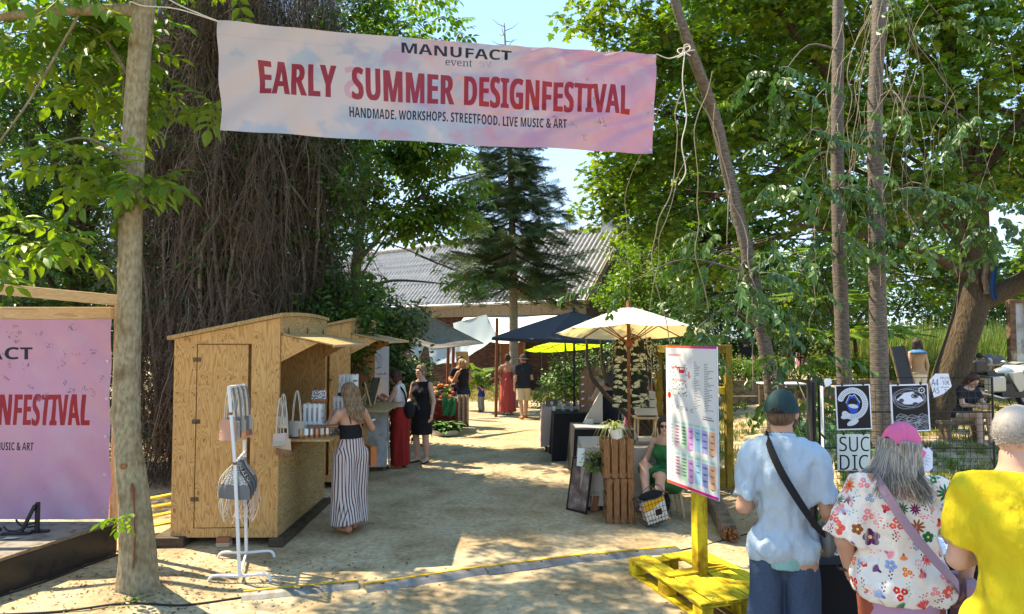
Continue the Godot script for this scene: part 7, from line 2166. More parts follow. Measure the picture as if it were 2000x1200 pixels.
func motorbike() -> void:
	var o := thing("touring_motorbike", "silver touring motorbike with black luggage case parked in the garden", "motorbike", V(11.72, 0.5, -16.6), 0.3)
	for s in [[-0.72, "rear"], [0.78, "front"]]:
		var w := part(o, "wheel", G().lathe([Vector2(0.22, -0.04), Vector2(0.29, -0.06), Vector2(0.315, 0.0), Vector2(0.29, 0.06), Vector2(0.22, 0.04)], 28, Transform3D(Basis(Vector3.RIGHT, PI / 2), Vector3.ZERO)), M.rubber, at(s[0], 0.315, 0))
		part(w, "rim", G().lathe([Vector2(0.2, -0.03), Vector2(0.23, -0.035), Vector2(0.23, 0.035), Vector2(0.2, 0.03)], 24, Transform3D(Basis(Vector3.RIGHT, PI / 2), Vector3.ZERO)).lathe([Vector2(0.0, -0.04), Vector2(0.13, -0.02), Vector2(0.13, 0.02), Vector2(0, 0.04)], 18, Transform3D(Basis(Vector3.RIGHT, PI / 2), Vector3.ZERO)), M.silver_paint)
		for k in 5:
			part(w, "spoke", G().bar(Vector3.ZERO, V(cos(k * 1.257), sin(k * 1.257), 0) * 0.21, 0.04, 0.03), M.silver_paint)
	var P := func(a: Array) -> PackedVector2Array:
		var r := PackedVector2Array()
		for q in a: r.append(Vector2(q[0], q[1]))
		return r
	part(o, "engine", G().prism(P.call([[-0.3, 0.3], [0.4, 0.28], [0.5, 0.5], [0.3, 0.65], [-0.35, 0.6]]), 0.5), M.black_plastic)
	part(o, "frame", G().bar(V(-0.75, 0.32, 0), V(-0.2, 0.5, 0), 0.2, 0.12, 0.02).bar(V(0.78, 0.32, 0.06), V(0.55, 0.95, 0.06), 0.05, 0.05).bar(V(0.78, 0.32, -0.06), V(0.55, 0.95, -0.06), 0.05, 0.05), M.silver_paint)
	var fair := G().prism(P.call([[0.05, 0.62], [0.2, 0.42], [0.62, 0.46], [0.86, 0.78], [0.78, 0.98], [0.62, 1.12], [0.42, 1.04], [0.3, 0.9], [0.0, 0.86]]), 0.56)
	for i in fair.v.size():
		if fair.v[i].x > 0.5: fair.v[i].z *= 0.7
	part(o, "fairing", fair, M.silver_paint)
	part(o, "windscreen", G().sheet(func(a: float, b: float) -> Vector3: return V(0.72 - 0.26 * b, 1.05 + 0.34 * b, (a - 0.5) * 0.42 * (1.0 - 0.35 * b)), 6, 4), M.glass)
	part(o, "tank", G().ball(V(0.08, 0.86, 0), V(0.3, 0.14, 0.18), 16, 10), M.silver_paint)
	part(o, "seat", G().prism(P.call([[-0.62, 0.82], [-0.1, 0.76], [-0.1, 0.86], [-0.35, 0.86], [-0.4, 0.93], [-0.66, 0.93]]), 0.32), M.black_plastic)
	part(o, "top_case", G().box(V(-0.88, 1.02, 0), V(0.42, 0.3, 0.46), Basis(), 0.05), M.black_plastic)
	for s in [-1.0, 1.0]:
		part(o, "pannier", G().box(V(-0.62, 0.62, 0.32 * s), V(0.5, 0.36, 0.2), Basis(), 0.04), M.silver_paint if s > 0 else M.black_plastic)
		part(o, "mirror", G().ball(V(0.6, 1.08, 0.4 * s), V(0.05, 0.06, 0.08), 10, 6), M.silver_paint)
		part(o, "handlebar", G().tube([V(0.45, 1.05, 0), V(0.38, 1.1, 0.3 * s), V(0.28, 1.06, 0.4 * s)], 0.018, 6), M.black_plastic)
	part(o, "exhaust", G().tube([V(0.3, 0.32, 0.18), V(-0.3, 0.28, 0.22), V(-0.95, 0.42, 0.24)], [0.03, 0.035, 0.06], 10), M.steel)
	part(o, "kickstand", G().tube([V(0, 0.3, 0.12), V(-0.05, 0.0, 0.3)], 0.014, 6), M.black_metal)
	part(o, "badge", G().lathe([Vector2(0, 0.004), Vector2(0.03, 0.003), Vector2(0.032, 0)], 14, Transform3D(Basis(Vector3.RIGHT, PI / 2), V(0.4, 0.86, 0.282))), M.black_plastic)

# ---------------------------------------------------------------- cable ramps, cables, the log
func build_ground_things() -> void:
	var pts := [[Vector2(-2.30, -5.99), Vector2(-1.36, -6.22)], [Vector2(-1.28, -6.13), Vector2(-0.26, -6.60)], [Vector2(-0.24, -6.58), Vector2(0.81, -7.0)], [Vector2(0.82, -6.98), Vector2(1.72, -7.24)]]
	var told := ["aluminium cable ramp with yellow edge nearest the clothes rack", "second yellow-edged cable ramp from the clothes rack", "third yellow-edged cable ramp crossing the middle of the path", "cable ramp ending behind the yellow pallet"]
	for k in 4:
		var a := V(pts[k][0].x, 0, pts[k][0].y)
		var b := V(pts[k][1].x, 0, pts[k][1].y)
		a.y = ground_y(a.x, a.z)
		b.y = ground_y(b.x, b.z)
		var len := a.distance_to(b)
		var d := (b - a).normalized()
		var side := d.cross(Vector3.UP).normalized()
		var o := thing("cable_ramp", told[k], "cable ramp", Vector3.ZERO, 0.0, "cable ramps across the path")
		o.transform = Transform3D(Basis(d, Vector3.UP, side), (a + b) * 0.5 + V(0, 0.004, 0))
		var prof := [Vector2(-0.085, 0.0), Vector2(-0.05, 0.028), Vector2(-0.042, 0.024), Vector2(-0.03, 0.031), Vector2(-0.02, 0.027), Vector2(-0.005, 0.033), Vector2(0.005, 0.029), Vector2(0.02, 0.033), Vector2(0.045, 0.03)]
		var g := G()
		for i in prof.size() - 1:
			var p: Vector2 = prof[i]
			var q: Vector2 = prof[i + 1]
			g.face([V(-len * 0.5, p.y, -p.x), V(len * 0.5, p.y, -p.x), V(len * 0.5, q.y, -q.x), V(-len * 0.5, q.y, -q.x)], V(0, q.x - p.x, (q.y - p.y)).normalized())
		for e in [-1.0, 1.0]:
			var f := [V(e * len * 0.5, 0, -0.045)]
			for p in prof: f.append(V(e * len * 0.5, p.y, -p.x))
			g.face(f, V(e, 0, 0))
		part(o, "ribbed_cover", g, M.aluminium)
		part(o, "yellow_edge", G().prism(PackedVector2Array([Vector2(0.046, 0.0), Vector2(0.11, 0.0), Vector2(0.085, 0.034), Vector2(0.046, 0.036)]), len, Transform3D(Basis(V(0, 0, -1), Vector3.UP, V(1, 0, 0)), Vector3.ZERO)), M.yellow_plastic)
		for e in 3:
			part(o, "screw_hole", G().lathe([Vector2(0, 0.0345), Vector2(0.013, 0.035), Vector2(0.016, 0.031)], 12, at(-len * 0.36 + e * len * 0.36, 0.0, -0.005)), M.rubber)
	var cable := func(label: String, ps: Array, r: float) -> void:
		var out := []
		for p in ps: out.append(V(p[0], ground_y(p[0], p[1]) + r * 0.9, p[1]))
		solo("black_cable", label, "cable", G().tube(curve(out, 8), r, 6), M.rubber, Transform3D(), "cables lying on the ground")
	cable.call("black cable snaking past the walnut roots to the first ramp", [[-5.2, -5.2], [-4.4, -5.45], [-3.6, -5.55], [-3.1, -5.68], [-2.7, -5.75], [-2.3, -5.98]], 0.009)
	cable.call("black cable running along the foot of the stage panel", [[-4.9, -5.0], [-4.45, -5.6], [-4.2, -6.2], [-4.05, -6.8], [-3.9, -7.2], [-3.7, -7.35]], 0.009)
	cable.call("thin cable from the last ramp to the weathered log", [[1.72, -7.24], [2.0, -7.42], [2.3, -7.6], [2.7, -7.75], [3.4, -8.0]], 0.007)
	cable.call("dark crack-like twig of cable on the sand in the foreground", [[-0.22, -5.0], [-0.05, -5.35], [0.12, -5.5]], 0.0035)
	# squared log edging the bank
	var o := thing("edging_log", "weathered squared log with a broken end edging the bank", "log", V(2.36, 0.0, -7.62), 0.0)
	var e := V(0.42, 0.02, -2.5)
	var g := G().bar(V(0, 0.085, 0), e + V(0, 0.085, 0), 0.17, 0.17, 0.02)
	part(o, "beam", g, M.old_wood_z)
	var br := G()
	for k in 40:
		br.bar(V(rnd(-0.075, 0.075), rnd(0.01, 0.16), -0.05), V(rnd(-0.08, 0.08), rnd(0.01, 0.15), rnd(0.02, 0.13)), rnd(0.012, 0.035), rnd(0.01, 0.03))
	part(o, "broken_end", br, M.crate_z)
	solo("flat_stone", "pale worn kerb stone lying beyond the broken log", "stone", box(V(0.5, 0.12, 0.3), 0.03), M.old_wood_x, at(3.05, 0.1, -7.9, yaw(0.5)))

# ---------------------------------------------------------------- the banner overhead
func build_banner() -> void:
	var pr := festival_print(2048, 512, wash(512, 128, 31, 1.0), {"seed": 9, "dark": false, "x1": 0.398, "y1": 0.05, "h1": 0.10, "w1": 0.252, "x1b": 0.497, "y1b": 0.17, "h1b": 0.065, "w1b": 0.062, "y2": 0.325, "h2": 0.305, "spans": [[0.085, 0.252], [0.288, 0.517], [0.542, 0.937]], "x3": 0.28, "y3": 0.70, "h3": 0.095, "w3": 0.505, "scuffs": 5, "sx": [0.74, 0.88], "sy": [0.68, 0.88]})
	mat("banner_print", Color.WHITE, 0.38, {"tex": pr, "spec": 0.45, "back": Color(0.35, 0.33, 0.33), "tri_off": true})
	var a := V(-2.74, 5.15, -6.3)
	var b := V(1.47, 5.08, -6.9)
	var d := V(1.42, 4.06, -6.9)
	var c := V(-2.69, 4.11, -6.3)
	var o := thing("festival_banner", "long pale pink festival banner with red lettering strung over the path", "banner", a)
	part(o, "sheet", G().sheet(func(p: float, q: float) -> Vector3:
		var e := a.lerp(b, p).lerp(c.lerp(d, p), q) - a
		var pull := exp(-pow(p * 5.0, 2.0)) + exp(-pow((1.0 - p) * 5.0, 2.0))
		return e + V(0, -0.03 * sin(PI * p) * (1.0 - 0.7 * q) , 0.02 * sin(p * 19.0 + q * 6.0) * (0.3 + q) + 0.018 * sin((p * 3.0 + q) * 14.0) * pull + 0.012 * sin(p * 70.0 + q * 25.0 + 3.0 * sin(q * 9.0)) * smoothstep(0.45, 0.7, p) * (1.0 - q * 0.5)), 160, 40), M.banner_print)
	for k in 2:
		for e in 3:
			var p := (a.lerp(c, 0.03 + e * 0.47) if k == 0 else b.lerp(d, 0.03 + e * 0.47)) - a + V(0.025 if k == 0 else -0.025, 0, 0.012)
			part(o, "eyelet", G().lathe([Vector2(0.006, 0), Vector2(0.013, 0.003), Vector2(0.014, 0)], 10, Transform3D(Basis(Vector3.RIGHT, PI / 2), p)), M.steel)
	var rope := func(label: String, ps: Array) -> void:
		solo("banner_rope", label, "rope", G().tube(curve(ps, 6), 0.006, 5), M.rope, Transform3D(), "ropes holding the banner")
	rope.call("pale rope from the banner's corner to the walnut trunk", [a + V(0.01, -0.01, 0.0), V(-3.0, 5.20, -6.12), V(-3.18, 5.26, -5.93), V(-3.30, 5.26, -5.9), V(-3.37, 5.22, -6.0)])
	rope.call("second rope loop round the walnut trunk", [a + V(0.0, -0.01, 0.0), V(-3.02, 5.16, -6.1), V(-3.2, 5.08, -5.88), V(-3.32, 5.12, -5.89), V(-3.37, 5.1, -6.0)])
	rope.call("pale rope from the banner's other corner to the leaning cherry", [b, V(1.68, 5.16, -7.2), V(1.95, 5.38, -7.55), V(2.05, 5.42, -7.6)])
	var knot := []
	for k in 26:
		var t := k / 25.0 * TAU * 2.3
		knot.append(V(1.90, 5.36, -7.5) + V(cos(t) * (0.05 + 0.03 * sin(t * 2.0)), sin(t * 1.3) * 0.06, 0.05 * sin(t)))
	rope.call("tangled white knot tied on the leaning cherry", knot)
	rope.call("loose rope end dangling below the knot", [V(1.90, 5.34, -7.45), V(1.86, 5.0, -7.42), V(1.9, 4.6, -7.42), V(1.84, 4.3, -7.4), V(1.88, 4.0, -7.4), V(1.80, 3.85, -7.4)])

# ---------------------------------------------------------------- people: distance fields meshed as surface nets
# a primitive is [a, b, ra, rb, blend, flat (squash along z), capped] for a tapered capsule, or [centre, radii, basis, blend] for an ellipsoid
func field_mesh(prims: Array, cell: float, cuts := [], amp := 0.0, freq := Vector3(7, 2.5, 7)) -> Geo:
	var lo := Vector3.ONE * 1e9
	var hi := -lo
	for p in prims:
		if p.size() == 4:
			var r: float = maxf(p[1].x, maxf(p[1].y, p[1].z))
			lo = lo.min(p[0] - Vector3.ONE * r)
			hi = hi.max(p[0] + Vector3.ONE * r)
		else:
			var r: float = maxf(p[2], p[3])
			lo = lo.min(p[0].min(p[1]) - Vector3.ONE * r)
			hi = hi.max(p[0].max(p[1]) + Vector3.ONE * r)
	var pad := cell * 2.5 + amp
	lo -= Vector3.ONE * pad
	hi += Vector3.ONE * pad
	var nx := int((hi.x - lo.x) / cell) + 2
	var ny := int((hi.y - lo.y) / cell) + 2
	var nz := int((hi.z - lo.z) / cell) + 2
	var f := PackedFloat32Array()
	f.resize(nx * ny * nz)
	f.fill(1000.0)
	var sy := nx
	var sz := nx * ny
	for p in prims:
		var ball: bool = p.size() == 4
		var k: float = p[3] if ball else p[4]
		var a: Vector3 = p[0]
		var b: Vector3 = a if ball else p[1]
		var r: float = maxf(p[1].x, maxf(p[1].y, p[1].z)) if ball else maxf(p[2], p[3])
		var m := r + k + cell * 2.0 + amp
		var x0 := maxi(0, int((minf(a.x, b.x) - m - lo.x) / cell))
		var x1 := mini(nx - 1, int((maxf(a.x, b.x) + m - lo.x) / cell) + 1)
		var y0 := maxi(0, int((minf(a.y, b.y) - m - lo.y) / cell))
		var y1 := mini(ny - 1, int((maxf(a.y, b.y) + m - lo.y) / cell) + 1)
		var z0 := maxi(0, int((minf(a.z, b.z) - m - lo.z) / cell))
		var z1 := mini(nz - 1, int((maxf(a.z, b.z) + m - lo.z) / cell) + 1)
		if ball:
			var inv: Basis = p[2].transposed()
			var rad: Vector3 = p[1]
			var rm := minf(rad.x, minf(rad.y, rad.z))
			for z in range(z0, z1 + 1):
				for y in range(y0, y1 + 1):
					var at_ := z * sz + y * sy
					for x in range(x0, x1 + 1):
						var q: Vector3 = (inv * (lo + Vector3(x, y, z) * cell - a)) / rad
						var l := q.length()
						var d := l * (l - 1.0) / maxf((q / rad).length(), 0.0001) if l > 0.001 else -rm
						var o := f[at_ + x]
						var h := k - absf(o - d)
						f[at_ + x] = minf(o, d) - (h * h * 0.25 / k if h > 0.0 else 0.0)
		else:
			var ab := b - a
			var fl: float = p[5]
			var cap: bool = p[6]
			var ra: float = p[2]
			var rb: float = p[3]
			var len := maxf(ab.length(), 0.0001)
			var il := 1.0 / maxf(ab.length_squared(), 1e-8)
			for z in range(z0, z1 + 1):
				for y in range(y0, y1 + 1):
					var at_ := z * sz + y * sy
					for x in range(x0, x1 + 1):
						var q := lo + Vector3(x, y, z) * cell - a
						var t0 := q.dot(ab) * il
						var t := clampf(t0, 0.0, 1.0)
						var e := q - ab * (maxf(t0, 0.0) if cap else t)
						e.z *= fl
						var d := e.length() - lerpf(ra, rb, t)
						if cap and t0 > 1.0: d = maxf(d, (t0 - 1.0) * len)
						var o := f[at_ + x]
						var h := k - absf(o - d)
						f[at_ + x] = minf(o, d) - (h * h * 0.25 / k if h > 0.0 else 0.0)
	if cuts.size() or amp > 0.0:
		var band := cell * 3.0 + amp
		for z in nz:
			for y in ny:
				var at_ := z * sz + y * sy
				for x in nx:
					var d := f[at_ + x]
					if d > band: continue
					var q := lo + Vector3(x, y, z) * cell
					if amp > 0.0 and d > -band:
						d += amp * (noise_a.get_noise_3d(q.x * freq.x, q.y * freq.y, q.z * freq.z) - 0.55)
					for c in cuts:
						d = maxf(d, (q - c[0]).dot(c[1]))
					f[at_ + x] = d
	var g := Geo.new()
	var id := PackedInt32Array()
	id.resize(nx * ny * nz)
	id.fill(-1)
	var lim := cell * 5.0
	for z in nz - 1:
		for y in ny - 1:
			var at_ := z * sz + y * sy
			for x in nx - 1:
				var i := at_ + x
				var c0 := f[i]
				if c0 > lim or c0 < -lim: continue
				var c1 := f[i + 1]
				var c2 := f[i + sy]
				var c3 := f[i + sy + 1]
				var c4 := f[i + sz]
				var c5 := f[i + sz + 1]
				var c6 := f[i + sz + sy]
				var c7 := f[i + sz + sy + 1]
				var s := int(c0 < 0.0) + int(c1 < 0.0) + int(c2 < 0.0) + int(c3 < 0.0) + int(c4 < 0.0) + int(c5 < 0.0) + int(c6 < 0.0) + int(c7 < 0.0)
				if s == 0 or s == 8: continue
				var sum := Vector3.ZERO
				var cnt := 0
				if (c0 < 0.0) != (c1 < 0.0):
					sum += Vector3(c0 / (c0 - c1), 0, 0); cnt += 1
				if (c2 < 0.0) != (c3 < 0.0):
					sum += Vector3(c2 / (c2 - c3), 1, 0); cnt += 1
				if (c4 < 0.0) != (c5 < 0.0):
					sum += Vector3(c4 / (c4 - c5), 0, 1); cnt += 1
				if (c6 < 0.0) != (c7 < 0.0):
					sum += Vector3(c6 / (c6 - c7), 1, 1); cnt += 1
				if (c0 < 0.0) != (c2 < 0.0):
					sum += Vector3(0, c0 / (c0 - c2), 0); cnt += 1
				if (c1 < 0.0) != (c3 < 0.0):
					sum += Vector3(1, c1 / (c1 - c3), 0); cnt += 1
				if (c4 < 0.0) != (c6 < 0.0):
					sum += Vector3(0, c4 / (c4 - c6), 1); cnt += 1
				if (c5 < 0.0) != (c7 < 0.0):
					sum += Vector3(1, c5 / (c5 - c7), 1); cnt += 1
				if (c0 < 0.0) != (c4 < 0.0):
					sum += Vector3(0, 0, c0 / (c0 - c4)); cnt += 1
				if (c1 < 0.0) != (c5 < 0.0):
					sum += Vector3(1, 0, c1 / (c1 - c5)); cnt += 1
				if (c2 < 0.0) != (c6 < 0.0):
					sum += Vector3(0, 1, c2 / (c2 - c6)); cnt += 1
				if (c3 < 0.0) != (c7 < 0.0):
					sum += Vector3(1, 1, c3 / (c3 - c7)); cnt += 1
				var nn := Vector3(c1 + c3 + c5 + c7 - c0 - c2 - c4 - c6, c2 + c3 + c6 + c7 - c0 - c1 - c4 - c5, c4 + c5 + c6 + c7 - c0 - c1 - c2 - c3)
				id[i] = g.add(lo + (Vector3(x, y, z) + sum / cnt) * cell, nn.normalized())
	for z in range(1, nz - 1):
		for y in range(1, ny - 1):
			var at_ := z * sz + y * sy
			for x in range(1, nx - 1):
				var i := at_ + x
				if id[i] < 0: continue
				var neg := f[i] < 0.0
				if neg != (f[i + 1] < 0.0):
					quad(g.ix, id[i], id[i - sy], id[i - sy - sz], id[i - sz])
				if neg != (f[i + sy] < 0.0):
					quad(g.ix, id[i], id[i - 1], id[i - 1 - sz], id[i - sz])
				if neg != (f[i + sz] < 0.0):
					quad(g.ix, id[i], id[i - 1], id[i - 1 - sy], id[i - sy])
	return g

func quad(ix: PackedInt32Array, a: int, b: int, c: int, d: int) -> void:
	if a < 0 or b < 0 or c < 0 or d < 0: return
	ix.append_array([a, b, c, a, c, d])

func bone(a: Vector3, b: Vector3, ra: float, rb: float, k := 0.03, flat := 1.0, cap := false) -> Array:
	return [a, b, ra, rb, k, flat, cap]

func skin_mat(called: String, c: Color) -> StandardMaterial3D:
	if M.has(called): return M[called]
	return mat(called, Color.WHITE, 0.55, {"tint": true, "sss": 0.04, "spec": 0.35, "bump": 0.02, "tri": 9.0})

func cloth_mat(called: String, c: Color, rough := 0.92) -> StandardMaterial3D:
	if M.has(called): return M[called]
	return mat(called, c, rough, {"tri": Vector3(2.2, 1.3, 2.2), "bump": 0.9, "bump_tex": T.crease, "sheen": 0.15})

func hair_mat(called: String, dark: Color, pale: Color) -> StandardMaterial3D:
	if M.has(called): return M[called]
	return mat(called, Color.WHITE, 0.5, {"tex": noise_tex([[0.0, dark], [0.45, dark.lerp(pale, 0.4)], [0.7, pale], [1.0, dark.lerp(pale, 0.6)]], 0.04, 3, 91, 0.0, 256), "tri": Vector3(9, 1.2, 9), "bump": 0.25, "bump_tex": T.fine})

# joints of a body that stands on y = 0 and faces +z; its left is +x
func joints(d: Dictionary) -> Dictionary:
	var h: float = d.get("h", 1.7)
	var wide: float = d.get("wide", 1.0)
	var man: bool = d.get("man", false)
	var lean: float = d.get("lean", 0.0)
	var J := {"h": h}
	J.pelvis = Vector3(0, 0.525 * h, 0) + d.get("shift", Vector3.ZERO)
	var up := Basis(Vector3.RIGHT, lean) * Vector3.UP
	var fw := Basis(Vector3.RIGHT, lean) * Vector3.BACK
	J.waist = J.pelvis + up * 0.095 * h
	J.chest = J.pelvis + up * 0.205 * h
	J.collar = J.pelvis + up * 0.285 * h
	J.neck = J.pelvis + up * 0.325 * h + fw * 0.004 * h
	J.up = up
	J.fw = fw
	var hb: Basis = Basis(Vector3.UP, d.get("look", 0.0)) * Basis(Vector3.RIGHT, lean * 0.6 + d.get("nod", 0.0)) * Basis(Vector3.BACK, d.get("tip", 0.0))
	J.hb = hb
	J.head = J.neck + hb * Vector3(0, 0.076 * h, 0.014 * h)
	var sw := (0.101 if man else 0.098) * h * (0.6 + 0.4 * wide)
	for s in [-1, 1]:
		var n := "L" if s > 0 else "R"
		J["sh" + n] = J.collar + Vector3(s * sw, -0.016 * h, 0)
		J["hip" + n] = J.pelvis + Vector3(s * 0.052 * h, -0.02 * h, 0)
		J["ank" + n] = d.get("ank" + n, Vector3(s * 0.055 * h, 0.045 * h, -0.01 * h))
		J["knee" + n] = d.get("knee" + n, J["hip" + n].lerp(J["ank" + n], 0.5) + Vector3(s * 0.004 * h, 0, 0.02 * h))
		J["toe" + n] = J["ank" + n] + d.get("toe" + n, Vector3(s * 0.018 * h, -0.028 * h, 0.088 * h))
		J["elb" + n] = J["sh" + n] + d.get("elb" + n, Vector3(s * 0.03, -0.17, -0.015) * h)
		J["wri" + n] = J["elb" + n] + d.get("wri" + n, Vector3(s * 0.005, -0.145, 0.03) * h)
	return J

func torso(J: Dictionary, grow: float, wide: float, man: bool, bust := 0.0) -> Array:
	var h: float = J.h
	var out := []
	out.append(bone(J.pelvis, J.waist, (0.083 if man else 0.088) * h * wide + grow, (0.074 if man else 0.066) * h * wide + grow, 0.05, 1.35))
	out.append(bone(J.waist, J.chest, (0.074 if man else 0.066) * h * wide + grow, (0.088 if man else 0.078) * h * (0.5 + 0.5 * wide) + grow, 0.05, 1.35))
	out.append(bone(J.chest, J.collar - J.up * 0.02 * h, (0.085 if man else 0.076) * h * (0.5 + 0.5 * wide) + grow, 0.065 * h + grow, 0.05, 1.4))
	for n in ["L", "R"]:
		out.append(bone(J.collar + J.up * 0.012 * h, J["sh" + n].lerp(J.collar, 0.06), 0.040 * h + grow * 0.6, 0.029 * h + grow * 0.6, 0.05, 1.1))
	out.append(bone(J.hipL, J.hipR, 0.062 * h * wide + grow, 0.062 * h * wide + grow, 0.05))
	if bust > 0.0:
		for s in [-1.0, 1.0]:
			out.append(bone(J.chest + Vector3(s * 0.042 * h, 0.0, 0) + J.fw * 0.042 * h, J.chest + Vector3(s * 0.042 * h, -0.01 * h, 0) + J.fw * 0.05 * h, bust * h + grow, bust * h + grow, 0.04))
	return out

func hand(g: Geo, wrist: Vector3, dir: Vector3, palm: Vector3, thumb: float, size: float, curl: float, cell: float) -> void:
	dir = dir.normalized()
	palm = (palm - dir * palm.dot(dir)).normalized()
	var side := dir.cross(palm).normalized() * thumb
	var s := size
	var pr := []
	pr.append(bone(wrist - dir * 0.02 * s, wrist + dir * 0.03 * s, 0.022 * s, 0.026 * s, 0.02))
	for k in 4:
		var o := side * (0.03 - 0.02 * k) * s
		var root: Vector3 = wrist + dir * (0.088 - 0.004 * absf(k - 1.2)) * s + o
		pr.append(bone(wrist + dir * 0.025 * s + o * 0.7, root, 0.014 * s, 0.0115 * s, 0.012))
		var l: float = [0.038, 0.043, 0.04, 0.031][k] * s
		var d1 := (dir * cos(curl) + palm * sin(curl)).normalized()
		var d2 := (dir * cos(curl * 2.1) + palm * sin(curl * 2.1)).normalized()
		pr.append(bone(root, root + d1 * l, 0.0098 * s, 0.0088 * s, 0.006))
		pr.append(bone(root + d1 * l, root + d1 * l + d2 * l * 0.9, 0.0088 * s, 0.0072 * s, 0.003))
	var tb := wrist + dir * 0.025 * s + side * 0.022 * s
	var t1 := tb + (dir * 0.55 + side * 0.7 + palm * 0.35).normalized() * 0.04 * s
	pr.append(bone(tb, t1, 0.014 * s, 0.0105 * s, 0.012))
	pr.append(bone(t1, t1 + (dir * 0.8 + side * 0.15 + palm * 0.5).normalized() * 0.034 * s, 0.0105 * s, 0.008 * s, 0.004))
	g.merge(field_mesh(pr, cell))

func person(d: Dictionary) -> Node3D:
	var o := thing("person", d.label, "person", d.at, d.get("turn", 0.0), d.get("group", ""))
	var J := joints(d)
	var h: float = J.h
	var man: bool = d.get("man", false)
	var wide: float = d.get("wide", 1.0)
	var cell: float = d.get("cell", 0.02)
	var tone: Color = d.get("skin", Color(0.52, 0.32, 0.22))
	var child: float = d.get("child", 1.0)
	var k := h / 1.75 * child
	var sm := skin_mat("skin", tone)
	# body
	var pr := torso(J, d.get("slim", -0.004), wide, man, 0.0 if man else d.get("bust", 0.03))
	pr.append(bone(J.collar, J.neck + J.up * 0.03 * h, 0.036 * h, 0.030 * h if not man else 0.034 * h, 0.03))
	var limb_w: float = d.get("limb", 1.0)
	for n in ["L", "R"]:
		pr.append(bone(J["sh" + n], J["elb" + n], 0.030 * h * limb_w, 0.0235 * h * limb_w, 0.03))
		pr.append(bone(J["elb" + n], J["wri" + n], 0.024 * h * limb_w, 0.0155 * h * limb_w, 0.015))
		pr.append(bone(J["hip" + n], J["knee" + n], 0.054 * h * limb_w, 0.034 * h * limb_w, 0.03))
		var calf: Vector3 = J["knee" + n].lerp(J["ank" + n], 0.32)
		pr.append(bone(J["knee" + n], calf, 0.033 * h * limb_w, 0.034 * h * limb_w, 0.015))
		pr.append(bone(calf, J["ank" + n], 0.034 * h * limb_w, 0.021 * h * limb_w, 0.015))
		pr.append(bone(J["ank" + n] + Vector3(0, -0.012 * h, -0.012 * h), J["toe" + n], 0.024 * h, 0.016 * h, 0.015))
	var g := Geo.new().tint(tone)
	g.merge(field_mesh(pr, cell))
	# head with a face
	var hb: Basis = J.hb
	var hc: Vector3 = J.head
	var H := func(x: float, y: float, z: float) -> Vector3: return hc + hb * (Vector3(x, y, z) * k)
	var hp := [[H.call(0, 0.022, -0.012), Vector3(0.074, 0.092, 0.092) * k, hb, 0.03 * k], [H.call(0, -0.042, 0.028), Vector3(0.054, 0.066, 0.058) * k, hb, 0.03 * k]]
	hp.append(bone(H.call(0, 0.012, 0.084), H.call(0, -0.018, 0.101), 0.008 * k, 0.0135 * k, 0.012 * k))
	hp.append(bone(H.call(-0.035, 0.026, 0.074), H.call(0.035, 0.026, 0.074), 0.011 * k, 0.011 * k, 0.02 * k))
	hp.append(bone(H.call(0, -0.092, 0.06), H.call(0, -0.092, 0.062), 0.02 * k, 0.02 * k, 0.025 * k))
	hp.append(bone(H.call(0, -0.05, -0.02), J.neck - J.up * 0.01, 0.05 * k, 0.046 * k, 0.03 * k))
	for s in [-1.0, 1.0]:
		hp.append([H.call(s * 0.077, -0.004, -0.006), Vector3(0.011, 0.031, 0.02) * k, hb * Basis(Vector3.UP, s * 0.35), 0.008 * k])
	g.merge(field_mesh(hp, d.get("head_cell", 0.0085)))
	for s in [-1.0, 1.0]:
		g.tint(Color(0.62, 0.6, 0.56))
		g.ball(H.call(s * 0.031, 0.006, 0.0735), Vector3(0.013, 0.007, 0.008) * k, 10, 6, hb)
		g.tint(Color(0.03, 0.02, 0.015))
		g.ball(H.call(s * 0.031, 0.006, 0.079), Vector3(0.0062, 0.0062, 0.004) * k, 8, 6, hb)
		g.tint(d.get("brow", Color(0.08, 0.05, 0.03)))
		g.ball(H.call(s * 0.032, 0.026, 0.081), Vector3(0.018, 0.0035, 0.006) * k, 8, 5, hb * Basis(Vector3.UP, s * 0.3))
	g.tint(Color(0.42, 0.13, 0.11))
	g.ball(H.call(0, -0.050, 0.0835), Vector3(0.022, 0.007, 0.007) * k, 10, 6, hb)
	g.tint(tone)
	for n in ["L", "R"]:
		var s := 1.0 if n == "L" else -1.0
		var dir: Vector3 = d.get("hand" + n, J["wri" + n] - J["elb" + n])
		hand(g, J["wri" + n], dir, d.get("palm" + n, Vector3(-s, 0, 0.15)), d.get("thumb" + n, 1.0) * s, k, d.get("curl", 0.45), d.get("hand_cell", 0.0085))
	g.colored = true
	part(o, "body", g, sm)
	for c in d.get("wear", []):
		wear(o, J, d, c)
	if d.has("hair"): hair(o, J, d, d.hair, k)
	if d.has("cap"): cap(o, J, d.cap, k)
	return o

